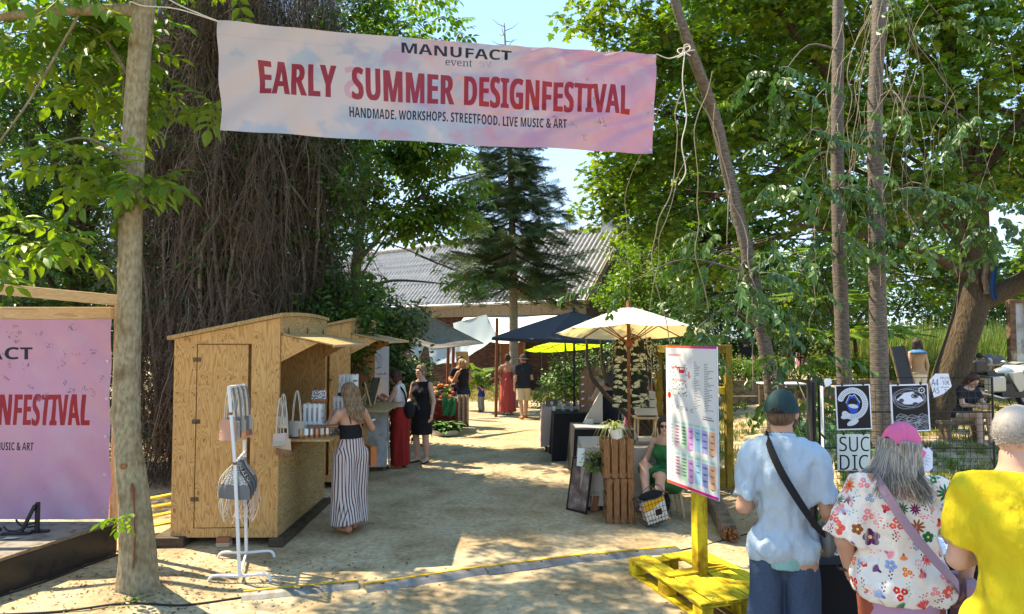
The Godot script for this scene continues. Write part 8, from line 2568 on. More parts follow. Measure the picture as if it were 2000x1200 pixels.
func wear(o: Node3D, J: Dictionary, d: Dictionary, c: Dictionary) -> void:
	var h: float = J.h
	var man: bool = d.get("man", false)
	var wide: float = d.get("wide", 1.0)
	var grow: float = c.get("grow", 0.014)
	var cell: float = c.get("cell", d.get("cell", 0.02))
	var amp: float = c.get("amp", 0.012)
	var pr := []
	var cuts := []
	var down := Vector3.DOWN
	match c.kind:
		"top":
			pr = torso(J, grow, wide * c.get("loose", 1.0), man, 0.0 if man else d.get("bust", 0.03))
			var hem: float = c.get("hem", 0.47) * h
			if hem < 0.46 * h:
				pr.append(bone(J.pelvis, Vector3(J.pelvis.x, hem - 0.03, J.pelvis.z), 0.092 * h * wide * c.get("loose", 1.0) + grow, c.get("flare", 0.098) * h * wide * c.get("loose", 1.0) + grow, 0.04, 1.25))
			cuts.append([Vector3(0, hem, 0), Vector3(0, -1, c.get("slope", 0.0))])
			cuts.append([J.neck - J.up * c.get("drop", 0.018) * h + J.fw * 0.02, (J.up + J.fw * c.get("scoop", 0.5)).normalized()])
			var sl: float = c.get("sleeve", 0.55)
			for n in ["L", "R"]:
				var a: Vector3 = J["sh" + n]
				var e: Vector3 = J["elb" + n]
				var w: Vector3 = J["wri" + n]
				if sl > 0.0 and sl <= 1.0:
					pr.append(bone(a, a.lerp(e, sl), 0.030 * h + grow * 0.8, c.get("cuff", 0.028) * h + grow, 0.03, 1.0, true))
				elif sl > 1.0:
					pr.append(bone(a, e, 0.031 * h + grow, 0.027 * h + grow, 0.03))
					pr.append(bone(e, e.lerp(w, sl - 1.0), 0.030 * h + grow, 0.022 * h + grow, 0.02, 1.0, true))
			if sl == 0.0:
				for s in [-1.0, 1.0]:
					cuts.append([J.collar + Vector3(s * c.get("strap", 0.085) * h, 0, 0), Vector3(s, 0.45, 0).normalized()])
			if c.has("below"):
				cuts.append([J.collar - J.up * c.below * h, J.up])
		"skirt":
			var top: Vector3 = J.waist if c.get("from", "waist") == "waist" else J.pelvis
			var hem: float = c.hem * h
			var foot := Vector3((J.ankL.x + J.ankR.x) * 0.5, hem - 0.04, (J.ankL.z + J.ankR.z) * 0.5)
			pr.append(bone(top, J.pelvis, 0.07 * h * wide + grow, 0.092 * h * wide + grow, 0.04, 1.25))
			pr.append(bone(J.pelvis, foot, 0.092 * h * wide + grow, c.get("flare", 0.13) * h + grow, 0.04, 1.1))
			cuts.append([Vector3(0, hem, 0), down])
			cuts.append([top + J.up * 0.005, J.up])
		"trousers":
			grow = c.get("grow", 0.006)
			amp = c.get("amp", 0.008)
			pr.append(bone(J.pelvis, J.waist, 0.09 * h * wide + grow, 0.072 * h * wide + grow, 0.04, 1.3))
			for n in ["L", "R"]:
				var wd: float = c.get("width", 1.0)
				var up_to: float = c.get("to", 1.0)
				var kn: Vector3 = J["knee" + n]
				var an: Vector3 = J["ank" + n]
				if up_to <= 0.5:
					pr.append(bone(J["hip" + n], J["hip" + n].lerp(kn, up_to * 2.0), 0.062 * h * wide + grow, c.get("leg", 0.055) * h * wd + grow, 0.025, 1.0, true))
				else:
					pr.append(bone(J["hip" + n], kn, 0.062 * h * wide + grow, 0.044 * h * wd + grow, 0.025))
					pr.append(bone(kn, kn.lerp(an, (up_to - 0.5) * 2.0), 0.044 * h * wd + grow, c.get("leg", 0.036) * h * wd + grow, 0.02, 1.0, true))
			cuts.append([J.waist + J.up * c.get("rise", -0.035) * h, J.up])
		"shoes":
			for n in ["L", "R"]:
				var a: Vector3 = J["ank" + n]
				pr.append(bone(a + Vector3(0, -0.016 * h, -0.014 * h), J["toe" + n], 0.028 * h, 0.021 * h, 0.02))
				if c.get("boot", 0.0) > 0.0:
					pr.append(bone(a, a.lerp(J["knee" + n], c.boot), 0.028 * h, 0.032 * h, 0.02, 1.0, true))
			cuts.append([Vector3(0, 0.004, 0), down])
			if c.get("boot", 0.0) == 0.0: cuts.append([Vector3(0, c.get("high", 0.04) * h, 0), Vector3.UP])
			amp = 0.0
			cell = minf(cell, 0.014)
	part(o, c.get("called", c.kind), field_mesh(pr, cell, cuts, amp, c.get("freq", Vector3(6, 2.6, 6))), c.mat)

func hair(o: Node3D, J: Dictionary, d: Dictionary, c: Dictionary, k: float) -> void:
	var hb: Basis = J.hb
	var hc: Vector3 = J.head
	var H := func(x: float, y: float, z: float) -> Vector3: return hc + hb * (Vector3(x, y, z) * k)
	var t: float = c.get("thick", 0.012)
	var pr := [[H.call(0, 0.028, -0.014), (Vector3(0.074, 0.093, 0.093) + Vector3.ONE * t) * k, hb, 0.02 * k]]
	var cuts := [[H.call(0, 0.035, c.get("line", 0.055)), hb * Vector3(0, -0.55, 1).normalized()]]
	if d.has("cap"): cuts.append([H.call(0, 0.03, 0), hb * Vector3(0, 1, 0.0)])
	match c.style:
		"short":
			cuts.append([H.call(0, c.get("nape", -0.055), -0.05), hb * Vector3(0, -1, 0.25).normalized()])
			if not c.has("bare"): pr.append(bone(H.call(0, -0.03, -0.045), H.call(0, -0.06, -0.04), (0.056 + t * 0.6) * k, (0.048 + t * 0.6) * k, 0.03 * k))
		"bob":
			for s in [-1.0, 0.0, 1.0]:
				pr.append(bone(H.call(s * 0.062, 0.02, -0.035), H.call(s * 0.085, -c.get("length", 0.12), -0.05 + 0.01 * absf(s)), 0.05 * k, 0.045 * k, 0.03 * k))
		"long":
			for s in [-1.0, 0.0, 1.0]:
				var a: Vector3 = H.call(s * 0.055, 0.02, -0.045)
				var b: Vector3 = J.collar + J.up * 0.01 + J.fw * (-0.085 * J.h / 1.7) + Vector3(s * 0.065, 0, 0) * k
				var e: Vector3 = J.collar - J.up * c.get("length", 0.25) - J.fw * (0.115 * J.h / 1.7) + Vector3(s * 0.06, 0, 0) * k
				pr.append(bone(a, b, 0.052 * k, 0.04 * k, 0.03 * k))
				pr.append(bone(b, e, 0.04 * k, 0.02 * k, 0.03 * k))
		"tail":
			pr.append(bone(H.call(0, 0.05, -0.11), H.call(0, 0.0, -0.15), 0.03 * k, 0.035 * k, 0.02 * k))
			pr.append(bone(H.call(0, 0.0, -0.15), H.call(0, -c.get("length", 0.16), -0.14), 0.036 * k, 0.016 * k, 0.02 * k))
			cuts.append([H.call(0, -0.07, -0.03), hb * Vector3(0, -1, 0.3).normalized()])
			cuts.clear()
			cuts.append([H.call(0, 0.035, c.get("line", 0.055)), hb * Vector3(0, -0.55, 1).normalized()])
		"bun":
			pr.append([H.call(0, c.get("high", 0.1), -0.09), Vector3(0.042, 0.038, 0.04) * k, hb, 0.015 * k])
	part(o, "hair", field_mesh(pr, c.get("cell", 0.0085), cuts, c.get("amp", 0.01) * k, Vector3(26, 5, 26)), c.mat)

func cap(o: Node3D, J: Dictionary, c: Dictionary, k: float) -> void:
	var hb: Basis = J.hb
	var hc: Vector3 = J.head
	var rx := 0.093 * k
	var rz := 0.112 * k
	var base := Vector3(0, 0.035, -0.012) * k
	var crown := Geo.new().sheet(func(a: float, b: float) -> Vector3:
		var t := TAU * a
		var e := b * PI * 0.5
		var back := exp(-pow(wrapf(t - PI * 1.5, -PI, PI) / 0.34, 2.0))
		var y := (0.098 * sin(e) - 0.03 * cos(e) * (1.0 - b)) * k + (0.036 * back * k * pow(1.0 - b, 2.0) if c.get("gap", true) else 0.0)
		return hc + hb * (base + Vector3(cos(t) * rx * cos(e * 0.98), y, sin(t) * rz * cos(e * 0.98))), 40, 14)
	part(o, "cap_crown", crown, c.mat)
	if not c.get("brim", false):
		part(o, "cap_visor", slab(func(a: float, b: float) -> Vector3:
			var t := PI * (0.16 + 0.68 * a)
			var r := 1.0 + 0.62 * b * sin(PI * a)
			return hc + hb * (base + Vector3(cos(t) * rx * 1.0 * (1.0 + 0.02 * b), (-0.02 - 0.022 * b - 0.05 * pow(2.0 * a - 1.0, 2.0) * (0.3 + b)) * k + 0.004 * k, sin(t) * rz * r)), 18, 6, 0.004), c.mat)
	else:
		part(o, "hat_brim", slab(func(a: float, b: float) -> Vector3:
			var t := TAU * a
			return hc + hb * (base + Vector3(cos(t) * rx * (1.0 + 0.5 * b), (-0.022 - 0.02 * b) * k, sin(t) * rz * (1.0 + 0.5 * b))), 28, 3, 0.004), c.mat)
	if c.has("strap"):
		part(o, "cap_strap", Geo.new().sheet(func(a: float, b: float) -> Vector3:
			var t := PI * (1.5 - 0.13 + 0.26 * a)
			return hc + hb * (base + Vector3(cos(t) * rx * 1.01, (-0.03 + 0.016 * b) * k, sin(t) * rz * 1.01)), 8, 1), c.strap)
	for i in 6:
		var pts := []
		for j in 9:
			var t := TAU * i / 6.0 + 0.52
			var e := PI * 0.5 * (0.06 + 0.94 * j / 8.0)
			pts.append(hc + hb * (base + Vector3(cos(t) * rx * cos(e * 0.98), (0.098 * sin(e) - 0.03 * cos(e) * (1.0 - j / 8.0)) * k + 0.0005, sin(t) * rz * cos(e * 0.98))))
		part(o, "cap_seam", Geo.new().tube(pts, 0.0016, 4, false), c.mat)
	part(o, "cap_button", Geo.new().ball(hc + hb * (base + Vector3(0, 0.099 * k, 0)), Vector3(0.008, 0.004, 0.008), 8, 5), c.mat)

# a cross-body strap that follows the torso from one shoulder to the other hip
func strap(o: Node3D, called: String, pts: Array, w: float, t: float, m: Material) -> void:
	var c := curve(pts, 6)
	var g := G()
	for i in c.size() - 1:
		var mid: Vector3 = (c[i] + c[i + 1]) * 0.5
		var out := V(mid.x, 0, mid.z).normalized()
		g.bar(c[i] - (c[i + 1] - c[i]) * 0.1, c[i + 1], w, t, t * 0.3, out)
	part(o, called, g, m)

func build_people() -> void:
	var jeans := mat("jeans", Color.WHITE, 0.9, {"tex": noise_tex([[0, lin(0.03, 0.05, 0.095)], [0.5, lin(0.045, 0.07, 0.125)], [1, lin(0.065, 0.095, 0.16)]], 0.12, 5, 95), "tri": V(2.2, 1.3, 2.2), "bump": 1.0, "bump_tex": T.crease})
	var o: Node3D
	# --- man in the pale blue shirt
	var blue := mat("blue_linen", Color.WHITE, 0.9, {"tex": noise_tex([[0, lin(0.34, 0.43, 0.52)], [0.5, lin(0.38, 0.47, 0.56)], [1, lin(0.43, 0.52, 0.6)]], 0.2, 4, 93, 6.0), "tri": V(2.2, 1.3, 2.2), "bump": 0.8, "bump_tex": T.crease, "sheen": 0.2})
	o = person({"label": "man in a pale blue linen shirt and dark green cap, seen from behind", "at": V(1.55, 0.1, -4.0), "turn": PI - 0.28, "h": 1.80, "man": true, "wide": 0.76, "look": -0.35, "cell": 0.016, "head_cell": 0.006, "hand_cell": 0.005, "curl": 0.75, "slim": -0.022,
		"skin": Color(0.47, 0.27, 0.18), "elbR": V(-0.07, -0.30, -0.02), "wriR": V(-0.05, -0.20, 0.15), "handR": V(0.05, -0.75, 0.6), "palmR": V(0.9, 0, 0.2), "elbL": V(0.05, -0.30, -0.03), "wriL": V(-0.12, 0.02, 0.24),
		"wear": [{"kind": "trousers", "called": "jeans", "mat": jeans, "width": 1.15, "leg": 0.042, "amp": 0.012, "grow": 0.0, "rise": -0.07}, {"kind": "top", "called": "undershirt", "mat": cloth_mat("teal_jersey", lin(0.22, 0.42, 0.42)), "grow": 0.006, "loose": 1.0, "hem": 0.445, "flare": 0.086, "sleeve": 0.0, "amp": 0.004, "below": 0.285}, {"kind": "top", "called": "linen_shirt", "mat": blue, "grow": 0.012, "loose": 1.0, "hem": 0.465, "flare": 0.088, "slope": 0.1, "sleeve": 0.78, "cuff": 0.029, "amp": 0.026, "freq": V(9, 5.5, 9), "cell": 0.0115, "drop": 0.0, "scoop": 0.15}, {"kind": "shoes", "mat": M.rubber}],
		"hair": {"style": "short", "thick": 0.007, "mat": hair_mat("hair_brown", lin(0.05, 0.03, 0.02), lin(0.13, 0.08, 0.05)), "cell": 0.006, "amp": 0.004}, "cap": {"mat": cloth_mat("cap_green", lin(0.012, 0.035, 0.038)), "strap": M.black_cloth}})
	var J := joints({"h": 1.80, "man": true, "wide": 0.76, "look": -0.35})
	part(o, "shirt_collar", G().lathe([Vector2(0.077, -0.035), Vector2(0.074, 0.0), Vector2(0.07, 0.028), Vector2(0.078, 0.018), Vector2(0.088, -0.02)], 22, Transform3D(Basis(Vector3.RIGHT, 0.22).scaled(V(1, 1, 0.95)), J.neck + V(0, -0.005, 0))), blue)
	strap(o, "bag_strap", [V(0.06, 1.505, 0.08), V(0.085, 1.545, -0.01), V(0.07, 1.48, -0.115), V(0.02, 1.36, -0.155), V(-0.06, 1.22, -0.165), V(-0.15, 1.08, -0.13), V(-0.215, 1.0, -0.02)], 0.042, 0.006, M.black_cloth)
	part(o, "hip_bag", G().ball(V(-0.24, 0.97, 0.06), V(0.05, 0.12, 0.11), 14, 10), mat("clear_bag", lin(0.16, 0.17, 0.18), 0.25))
	var beard := [bone(J.head + J.hb * V(-0.045, -0.06, 0.03), J.head + J.hb * V(0.045, -0.06, 0.03), 0.03, 0.03, 0.02), bone(J.head + J.hb * V(0, -0.09, 0.05), J.head + J.hb * V(0, -0.1, 0.06), 0.035, 0.03, 0.02)]
	part(o, "beard", field_mesh(beard, 0.007, [], 0.004, V(30, 30, 30)), M.hair_brown)
	var rp = o.transform * (J.shR + V(-0.07, -0.30, -0.02) + V(-0.05, -0.20, 0.15) + V(0.03, -0.08, 0.07))
	solo("paper_roll", "rolled white paper held in the blue-shirted man's hand", "paper roll", G().lathe([Vector2(0.024, -0.07), Vector2(0.024, 0.07), Vector2(0.017, 0.07), Vector2(0.017, -0.07), Vector2(0.024, -0.07)], 18, Transform3D(), true).lathe([Vector2(0.01, -0.068), Vector2(0.012, 0.068)], 14), M.paper, Transform3D(Basis(Vector3.UP, 0.5) * Basis(Vector3.RIGHT, 1.35), rp))
	# --- woman in the floral blouse
	o = person({"label": "woman in a bright floral blouse and pink cap, seen from behind", "at": V(2.0, 0.1, -3.62), "turn": PI - 0.22, "h": 1.66, "wide": 1.12, "look": -0.95, "nod": 0.18, "cell": 0.016, "head_cell": 0.007, "hand_cell": 0.005, "limb": 1.2, "bust": 0.045, "slim": -0.02,
		"skin": Color(0.50, 0.29, 0.21), "elbR": V(-0.15, -0.25, 0.0), "wriR": V(0.0, -0.22, 0.05), "elbL": V(0.09, -0.28, 0.0), "wriL": V(-0.05, -0.20, 0.1),
		"wear": [{"kind": "trousers", "mat": cloth_mat("rust_cotton", lin(0.30, 0.075, 0.04)), "width": 1.2, "leg": 0.045}, {"kind": "top", "called": "long_undershirt", "mat": cloth_mat("lilac_jersey", lin(0.42, 0.25, 0.37)), "grow": 0.008, "loose": 1.0, "hem": 0.405, "flare": 0.098, "sleeve": 0.0, "amp": 0.008, "below": 0.27}, {"kind": "top", "called": "floral_blouse", "mat": floral(), "grow": 0.022, "loose": 1.06, "hem": 0.475, "flare": 0.102, "slope": 0.2, "sleeve": 0.9, "cuff": 0.044, "amp": 0.028, "freq": V(8, 4.5, 8), "cell": 0.0115, "scoop": 0.3}],
		"hair": {"style": "bob", "thick": 0.012, "length": 0.15, "mat": hair_mat("hair_grey", lin(0.13, 0.12, 0.10), lin(0.46, 0.43, 0.38)), "cell": 0.007, "amp": 0.02}, "cap": {"mat": cloth_mat("cap_pink", lin(0.66, 0.13, 0.27)), "strap": M.black_cloth}})
	J = joints({"h": 1.66, "wide": 1.12, "look": -0.95, "nod": 0.18})
	var k := 1.66 / 1.75
	var locks := G()
	var q := RandomNumberGenerator.new()
	q.seed = 6
	for i in 1500:
		var a := q.randf_range(-2.35, 2.35) - PI * 0.5      # round the back of the head
		var r := q.randf_range(0.93, 1.08)
		var d := V(cos(a), 0, sin(a))
		var l := q.randf_range(0.12, 0.235)
		var fl := q.randf_range(0.0, 0.085)
		var pts := [V(d.x * 0.083, 0.005, d.z * 0.1 - 0.012) * minf(r, 1.0), V(d.x * 0.098, -0.06, d.z * 0.112 - 0.014) * r, V(d.x * 0.122, -0.06 - l * 0.5, d.z * 0.125 - 0.02) * r, V(d.x * (0.135 + fl) + q.randf_range(-0.02, 0.02), -0.06 - l, d.z * (0.115 + fl * 0.7) - 0.03) * r]
		var m := q.randf_range(0.6, 1.35)
		locks.tint(Color(0.31, 0.285, 0.25) * m)
		for p in pts.size(): pts[p] = J.head + J.hb * (pts[p] * k)
		locks.tube(curve(pts, 2), lerps([0.0012, 0.002, 0.0018, 0.0005], 7), 3, false)
	part(o, "hair_locks", locks, mat("grey_locks", Color.WHITE, 0.45, {"tint": true}))
	strap(o, "bag_strap", [V(0.10, 1.36, 0.12), V(0.12, 1.405, 0.0), V(0.10, 1.33, -0.14), V(0.02, 1.18, -0.185), V(-0.10, 1.02, -0.2), V(-0.21, 0.90, -0.14), V(-0.26, 0.82, -0.02)], 0.045, 0.007, mat("lilac_strap", lin(0.33, 0.22, 0.29), 0.7))
	part(o, "shoulder_bag", slab(func(a: float, b: float) -> Vector3: return V(-0.27 - 0.03 * sin(PI * a), 0.88 - 0.3 * b, -0.1 + 0.22 * a), 8, 6, 0.05), M.lilac_strap)
	part(o, "bracelet", G().lathe([Vector2(0.036, -0.008), Vector2(0.039, 0.0), Vector2(0.036, 0.008)], 16, at(J.shL.x + 0.072, J.shL.y - 0.45, 0.09)), M.black_plastic)
	# --- man in yellow
	o = person({"label": "grey-haired man in a bright yellow T-shirt at the picture's edge", "at": V(2.07, 0.1, -2.86), "turn": PI - 0.8, "h": 1.83, "man": true, "wide": 0.84, "look": -0.5, "cell": 0.016, "head_cell": 0.006, "hand_cell": 0.006, "slim": -0.02, "skin": Color(0.55, 0.33, 0.25),
		"elbL": V(0.05, -0.31, 0.02), "wriL": V(-0.14, 0.03, 0.24), "elbR": V(-0.06, -0.31, 0.0), "wriR": V(0.1, 0.0, 0.25),
		"wear": [{"kind": "trousers", "mat": cloth_mat("grey_cotton", lin(0.13, 0.125, 0.12)), "width": 1.15, "leg": 0.042}, {"kind": "top", "called": "t_shirt", "mat": cloth_mat("yellow_jersey", lin(0.60, 0.48, 0.012)), "grow": 0.011, "loose": 1.0, "hem": 0.445, "slope": -0.1, "sleeve": 0.72, "cuff": 0.032, "amp": 0.018, "freq": V(8, 7, 8), "cell": 0.0115, "scoop": 0.4}],
		"hair": {"style": "short", "thick": 0.0025, "nape": -0.015, "bare": true, "line": 0.06, "mat": hair_mat("hair_silver", lin(0.27, 0.25, 0.23), lin(0.33, 0.31, 0.29)), "cell": 0.005, "amp": 0.001}})
	M.hair_silver.uv1_scale = V(14, 9, 14)
	M.hair_silver.heightmap_scale = 0.04
	J = joints({"h": 1.83, "man": true, "wide": 0.84, "look": -0.5})
	var kk := 1.83 / 1.75
	var crop := G()
	for i in 3400:
		var d := V(q.randfn(), q.randfn(), q.randfn()).normalized()
		if d.y < -0.62 or (d.z > 0.35 and d.y < 0.45) or (d.y < -0.2 and q.randf() < 0.5): continue
		var p := V(0, 0.022, -0.012) + d * V(0.0755, 0.0935, 0.0935)
		crop.tint(Color(0.3, 0.28, 0.26) * q.randf_range(0.5, 1.5))
		crop.tube([J.head + J.hb * (p * kk), J.head + J.hb * ((p + d * 0.006 + V(q.randfn() * 0.003, -0.004, -0.003)) * kk)], [0.0011, 0.0004], 3, false)
	part(o, "cropped_hair", crop, M.grey_locks)
	for s in [-1.0, 1.0]:
		part(o, "glasses_arm", G().tube([J.head + J.hb * V(s * 0.082, 0.012, -0.02) * kk, J.head + J.hb * V(s * 0.078, 0.018, 0.085) * kk], 0.0028, 5), M.black_plastic)
		part(o, "lens", G().lathe([Vector2(0.023, -0.002), Vector2(0.026, 0.0), Vector2(0.023, 0.002)], 16, Transform3D(J.hb * Basis(Vector3.RIGHT, PI / 2), J.head + J.hb * V(s * 0.033, 0.006, 0.1) * kk)), M.black_plastic)
	# --- woman in striped trousers at the booth
	var c := Canvas.new(128, 16, Color(0.78, 0.74, 0.72))
	for i in 4:
		c.rect(i * 32, 0, 13, 16, Color(0.36, 0.22, 0.21))
	mat("stripes", Color.WHITE, 0.9, {"tex": c.tex(), "tri": V(7.5, 7.5, 7.5)})
	o = person({"label": "long-haired woman in striped trousers browsing at the booth shelf", "at": V(-1.84, 0.0, -7.95), "turn": PI + 0.8, "h": 1.68, "look": 0.25, "nod": 0.1, "cell": 0.015, "head_cell": 0.0075, "hand_cell": 0.006, "skin": Color(0.55, 0.30, 0.19),
		"elbL": V(0.12, -0.22, 0.10), "wriL": V(-0.15, 0.14, 0.13), "elbR": V(-0.17, -0.20, 0.08), "wriR": V(0.17, 0.11, 0.15), "palmL": V(-0.5, 0, -1), "palmR": V(0.5, 0, -1), "ankL": V(0.06, 0.075, -0.05), "ankR": V(-0.07, 0.075, 0.05),
		"wear": [{"kind": "trousers", "mat": M.stripes, "width": 1.55, "leg": 0.062, "to": 0.93, "grow": 0.018, "rise": 0.01, "amp": 0.02, "freq": V(8, 1.5, 8), "cell": 0.013}, {"kind": "top", "called": "camisole", "mat": cloth_mat("black_jersey", lin(0.012, 0.012, 0.014)), "grow": 0.007, "hem": 0.60, "sleeve": 0.0, "strap": 0.075, "below": 0.085, "amp": 0.004}, {"kind": "shoes", "called": "sandals", "mat": M.leather, "high": 0.018}],
		"hair": {"style": "long", "length": 0.20, "mat": hair_mat("hair_honey", lin(0.075, 0.042, 0.02), lin(0.36, 0.24, 0.13)), "amp": 0.016, "cell": 0.008}})
	J = joints({"h": 1.68})
	for s in [-1.0, 1.0]:
		part(o, "top_strap", G().tube(curve([J.chest + V(s * 0.075, 0.02, 0.09), J.collar + V(s * 0.072, 0.062, 0.01), J.chest + V(s * 0.07, 0.06, -0.082), J.chest + V(s * 0.06, 0.0, -0.092)], 5), 0.005, 5), M.black_jersey)
	strap(o, "bag_strap", [V(0.08, 1.42, 0.03), V(0.05, 1.39, -0.08), V(-0.04, 1.22, -0.125), V(-0.14, 1.03, -0.1), V(-0.19, 0.93, 0.0)], 0.018, 0.005, M.leather)
	part(o, "leather_bag", slab(func(a: float, b: float) -> Vector3: return V(-0.2 - 0.045 * sin(PI * a), 0.94 - 0.22 * b, -0.12 + 0.24 * a * (0.8 + 0.2 * b) + 0.02), 8, 6, 0.07), M.leather)
	# --- woman with red trousers
	o = person({"label": "dark red-haired woman in white top and red trousers at the jewellery", "at": V(-1.90, 0.0, -11.8), "turn": -PI * 0.5 - 0.25, "h": 1.66, "nod": 0.35, "lean": 0.05, "cell": 0.018, "elbL": V(0.05, -0.22, 0.1), "wriL": V(-0.08, 0.08, 0.2), "elbR": V(-0.06, -0.22, 0.08), "wriR": V(0.08, 0.08, 0.2), "skin": Color(0.52, 0.30, 0.22),
		"wear": [{"kind": "skirt", "called": "wide_trousers", "mat": cloth_mat("red_crepe", lin(0.28, 0.018, 0.014)), "hem": 0.035, "flare": 0.085, "amp": 0.03, "freq": V(9, 0.8, 9)}, {"kind": "top", "mat": cloth_mat("white_cotton", lin(0.62, 0.6, 0.58)), "grow": 0.01, "hem": 0.58, "sleeve": 0.0, "strap": 0.095}, {"kind": "shoes", "mat": M.leather, "high": 0.03}],
		"hair": {"style": "bob", "length": 0.06, "mat": hair_mat("hair_auburn", lin(0.03, 0.012, 0.01), lin(0.12, 0.04, 0.03))}})
	part(o, "backpack", G().ball(V(0.0, 0.98, -0.17), V(0.13, 0.15, 0.09), 14, 10), M.black_cloth)
	strap(o, "backpack_strap", [V(0.09, 1.3, 0.08), V(0.09, 1.385, -0.01), V(0.09, 1.25, -0.12), V(0.08, 1.0, -0.15)], 0.035, 0.008, M.black_cloth)
	# --- woman in black dress
	o = person({"label": "fair-haired woman in a sleeveless black dress facing the camera side", "at": V(-1.60, 0.0, -12.3), "turn": -0.45, "h": 1.72, "look": -0.25, "cell": 0.018, "head_cell": 0.0065, "elbL": V(0.07, -0.28, -0.02), "wriL": V(0.04, -0.22, 0.12), "elbR": V(-0.06, -0.27, 0.03), "wriR": V(0.1, -0.05, 0.2), "skin": Color(0.58, 0.36, 0.27),
		"wear": [{"kind": "skirt", "called": "dress_skirt", "mat": M.black_jersey, "hem": 0.29, "flare": 0.10, "amp": 0.02}, {"kind": "top", "called": "dress_bodice", "mat": M.black_jersey, "grow": 0.011, "hem": 0.48, "sleeve": 0.0, "strap": 0.1, "scoop": 0.15}, {"kind": "shoes", "called": "sandals", "mat": M.rubber, "high": 0.02}],
		"hair": {"style": "bun", "high": 0.0, "mat": hair_mat("hair_fair", lin(0.12, 0.075, 0.04), lin(0.32, 0.22, 0.13)), "thick": 0.01}})
	part(o, "hip_pouch", G().ball(V(-0.1, 0.98, 0.14), V(0.12, 0.08, 0.06), 12, 8), M.black_cloth)
	# --- at the vegetable stall
	o = person({"label": "blonde woman in denim shorts and brown boots at the vegetable stall", "at": V(-1.2, 0.0, -17.1), "turn": PI + 0.75, "h": 1.68, "look": 0.2, "nod": 0.2, "cell": 0.02, "skin": Color(0.40, 0.19, 0.10), "elbL": V(0.08, -0.22, 0.1), "wriL": V(-0.06, 0.06, 0.2), "elbR": V(-0.07, -0.24, 0.08), "wriR": V(0.06, 0.04, 0.22),
		"wear": [{"kind": "trousers", "called": "denim_shorts", "mat": cloth_mat("dark_denim", lin(0.015, 0.022, 0.045)), "to": 0.14, "leg": 0.062}, {"kind": "top", "called": "vest_top", "mat": M.black_jersey, "grow": 0.01, "hem": 0.55, "sleeve": 0.0, "strap": 0.085}, {"kind": "shoes", "called": "boots", "mat": cloth_mat("boot_leather", lin(0.07, 0.035, 0.02), 0.6), "boot": 0.45}],
		"hair": {"style": "tail", "length": 0.14, "mat": hair_mat("hair_blonde", lin(0.20, 0.125, 0.05), lin(0.5, 0.37, 0.18)), "thick": 0.016}})
	o = person({"label": "dark-haired seller in a printed black T-shirt standing before the plank", "at": V(-1.30, 0.0, -17.38), "turn": 0.1, "h": 1.74, "cell": 0.022, "skin": Color(0.45, 0.24, 0.15), "elbL": V(0.08, -0.25, 0.06), "wriL": V(-0.1, 0.04, 0.2), "elbR": V(-0.08, -0.25, 0.06), "wriR": V(0.1, 0.02, 0.2),
		"wear": [{"kind": "trousers", "mat": M.dark_denim}, {"kind": "top", "called": "t_shirt", "mat": cloth_mat("ink_jersey", lin(0.015, 0.016, 0.022)), "hem": 0.5}], "hair": {"style": "bun", "mat": hair_mat("hair_dark", lin(0.015, 0.011, 0.009), lin(0.06, 0.042, 0.032))}})
	part(o, "chest_print", G().sheet(func(a: float, b: float) -> Vector3: return V(-0.07 + 0.14 * a, 1.36 - 0.09 * b + 0.03 * a, 0.148 - 0.02 * absf(a - 0.5)), 3, 2), M.patterned)
	o = person({"label": "toddler in blue T-shirt and turquoise cap near the sunlit yard", "at": V(-0.91, 0.0, -20.6), "turn": -0.9, "h": 0.98, "child": 1.32, "cell": 0.018, "skin": Color(0.56, 0.34, 0.25), "elbL": V(0.05, -0.12, 0.05), "wriL": V(-0.05, 0.1, 0.08), "elbR": V(-0.05, -0.12, 0.05), "wriR": V(0.05, 0.1, 0.08),
		"wear": [{"kind": "trousers", "mat": cloth_mat("sage_cotton", lin(0.16, 0.18, 0.17)), "width": 1.15, "leg": 0.045}, {"kind": "top", "called": "t_shirt", "mat": cloth_mat("royal_jersey", lin(0.02, 0.035, 0.22)), "hem": 0.46}, {"kind": "shoes", "mat": M.boot_leather}], "hair": {"style": "short", "mat": M.hair_fair}, "cap": {"mat": cloth_mat("cap_turquoise", lin(0.14, 0.45, 0.45))}})
	mat("red_floral", Color.WHITE, 0.9, {"tex": noise_tex([[0, lin(0.20, 0.02, 0.02)], [0.45, lin(0.38, 0.04, 0.035)], [0.6, lin(0.45, 0.12, 0.10)], [1, lin(0.12, 0.02, 0.02)]], 0.04, 3, 97), "tri": 3.0})
	o = person({"label": "woman in a long red patterned strap dress walking away", "at": V(-0.13, 0.0, -19.9), "turn": PI - 0.1, "h": 1.72, "cell": 0.02, "skin": Color(0.46, 0.25, 0.16), "elbL": V(0.17, -0.2, -0.05), "wriL": V(-0.14, -0.12, 0.08), "elbR": V(-0.09, -0.26, 0.0),
		"wear": [{"kind": "skirt", "called": "dress_skirt", "mat": M.red_floral, "hem": 0.05, "flare": 0.135, "amp": 0.03, "freq": V(8, 0.8, 8)}, {"kind": "top", "called": "dress_bodice", "mat": M.red_floral, "hem": 0.5, "sleeve": 0.0, "below": 0.10, "strap": 0.08}], "hair": {"style": "bun", "mat": M.hair_dark}})
	part(o, "shoulder_bag", G().ball(V(-0.2, 1.05, 0.0), V(0.06, 0.2, 0.13), 12, 8), M.sage_cotton)
	strap(o, "bag_strap", [V(-0.13, 1.42, 0.02), V(-0.17, 1.3, -0.1), V(-0.2, 1.15, -0.1)], 0.025, 0.006, M.sage_cotton)
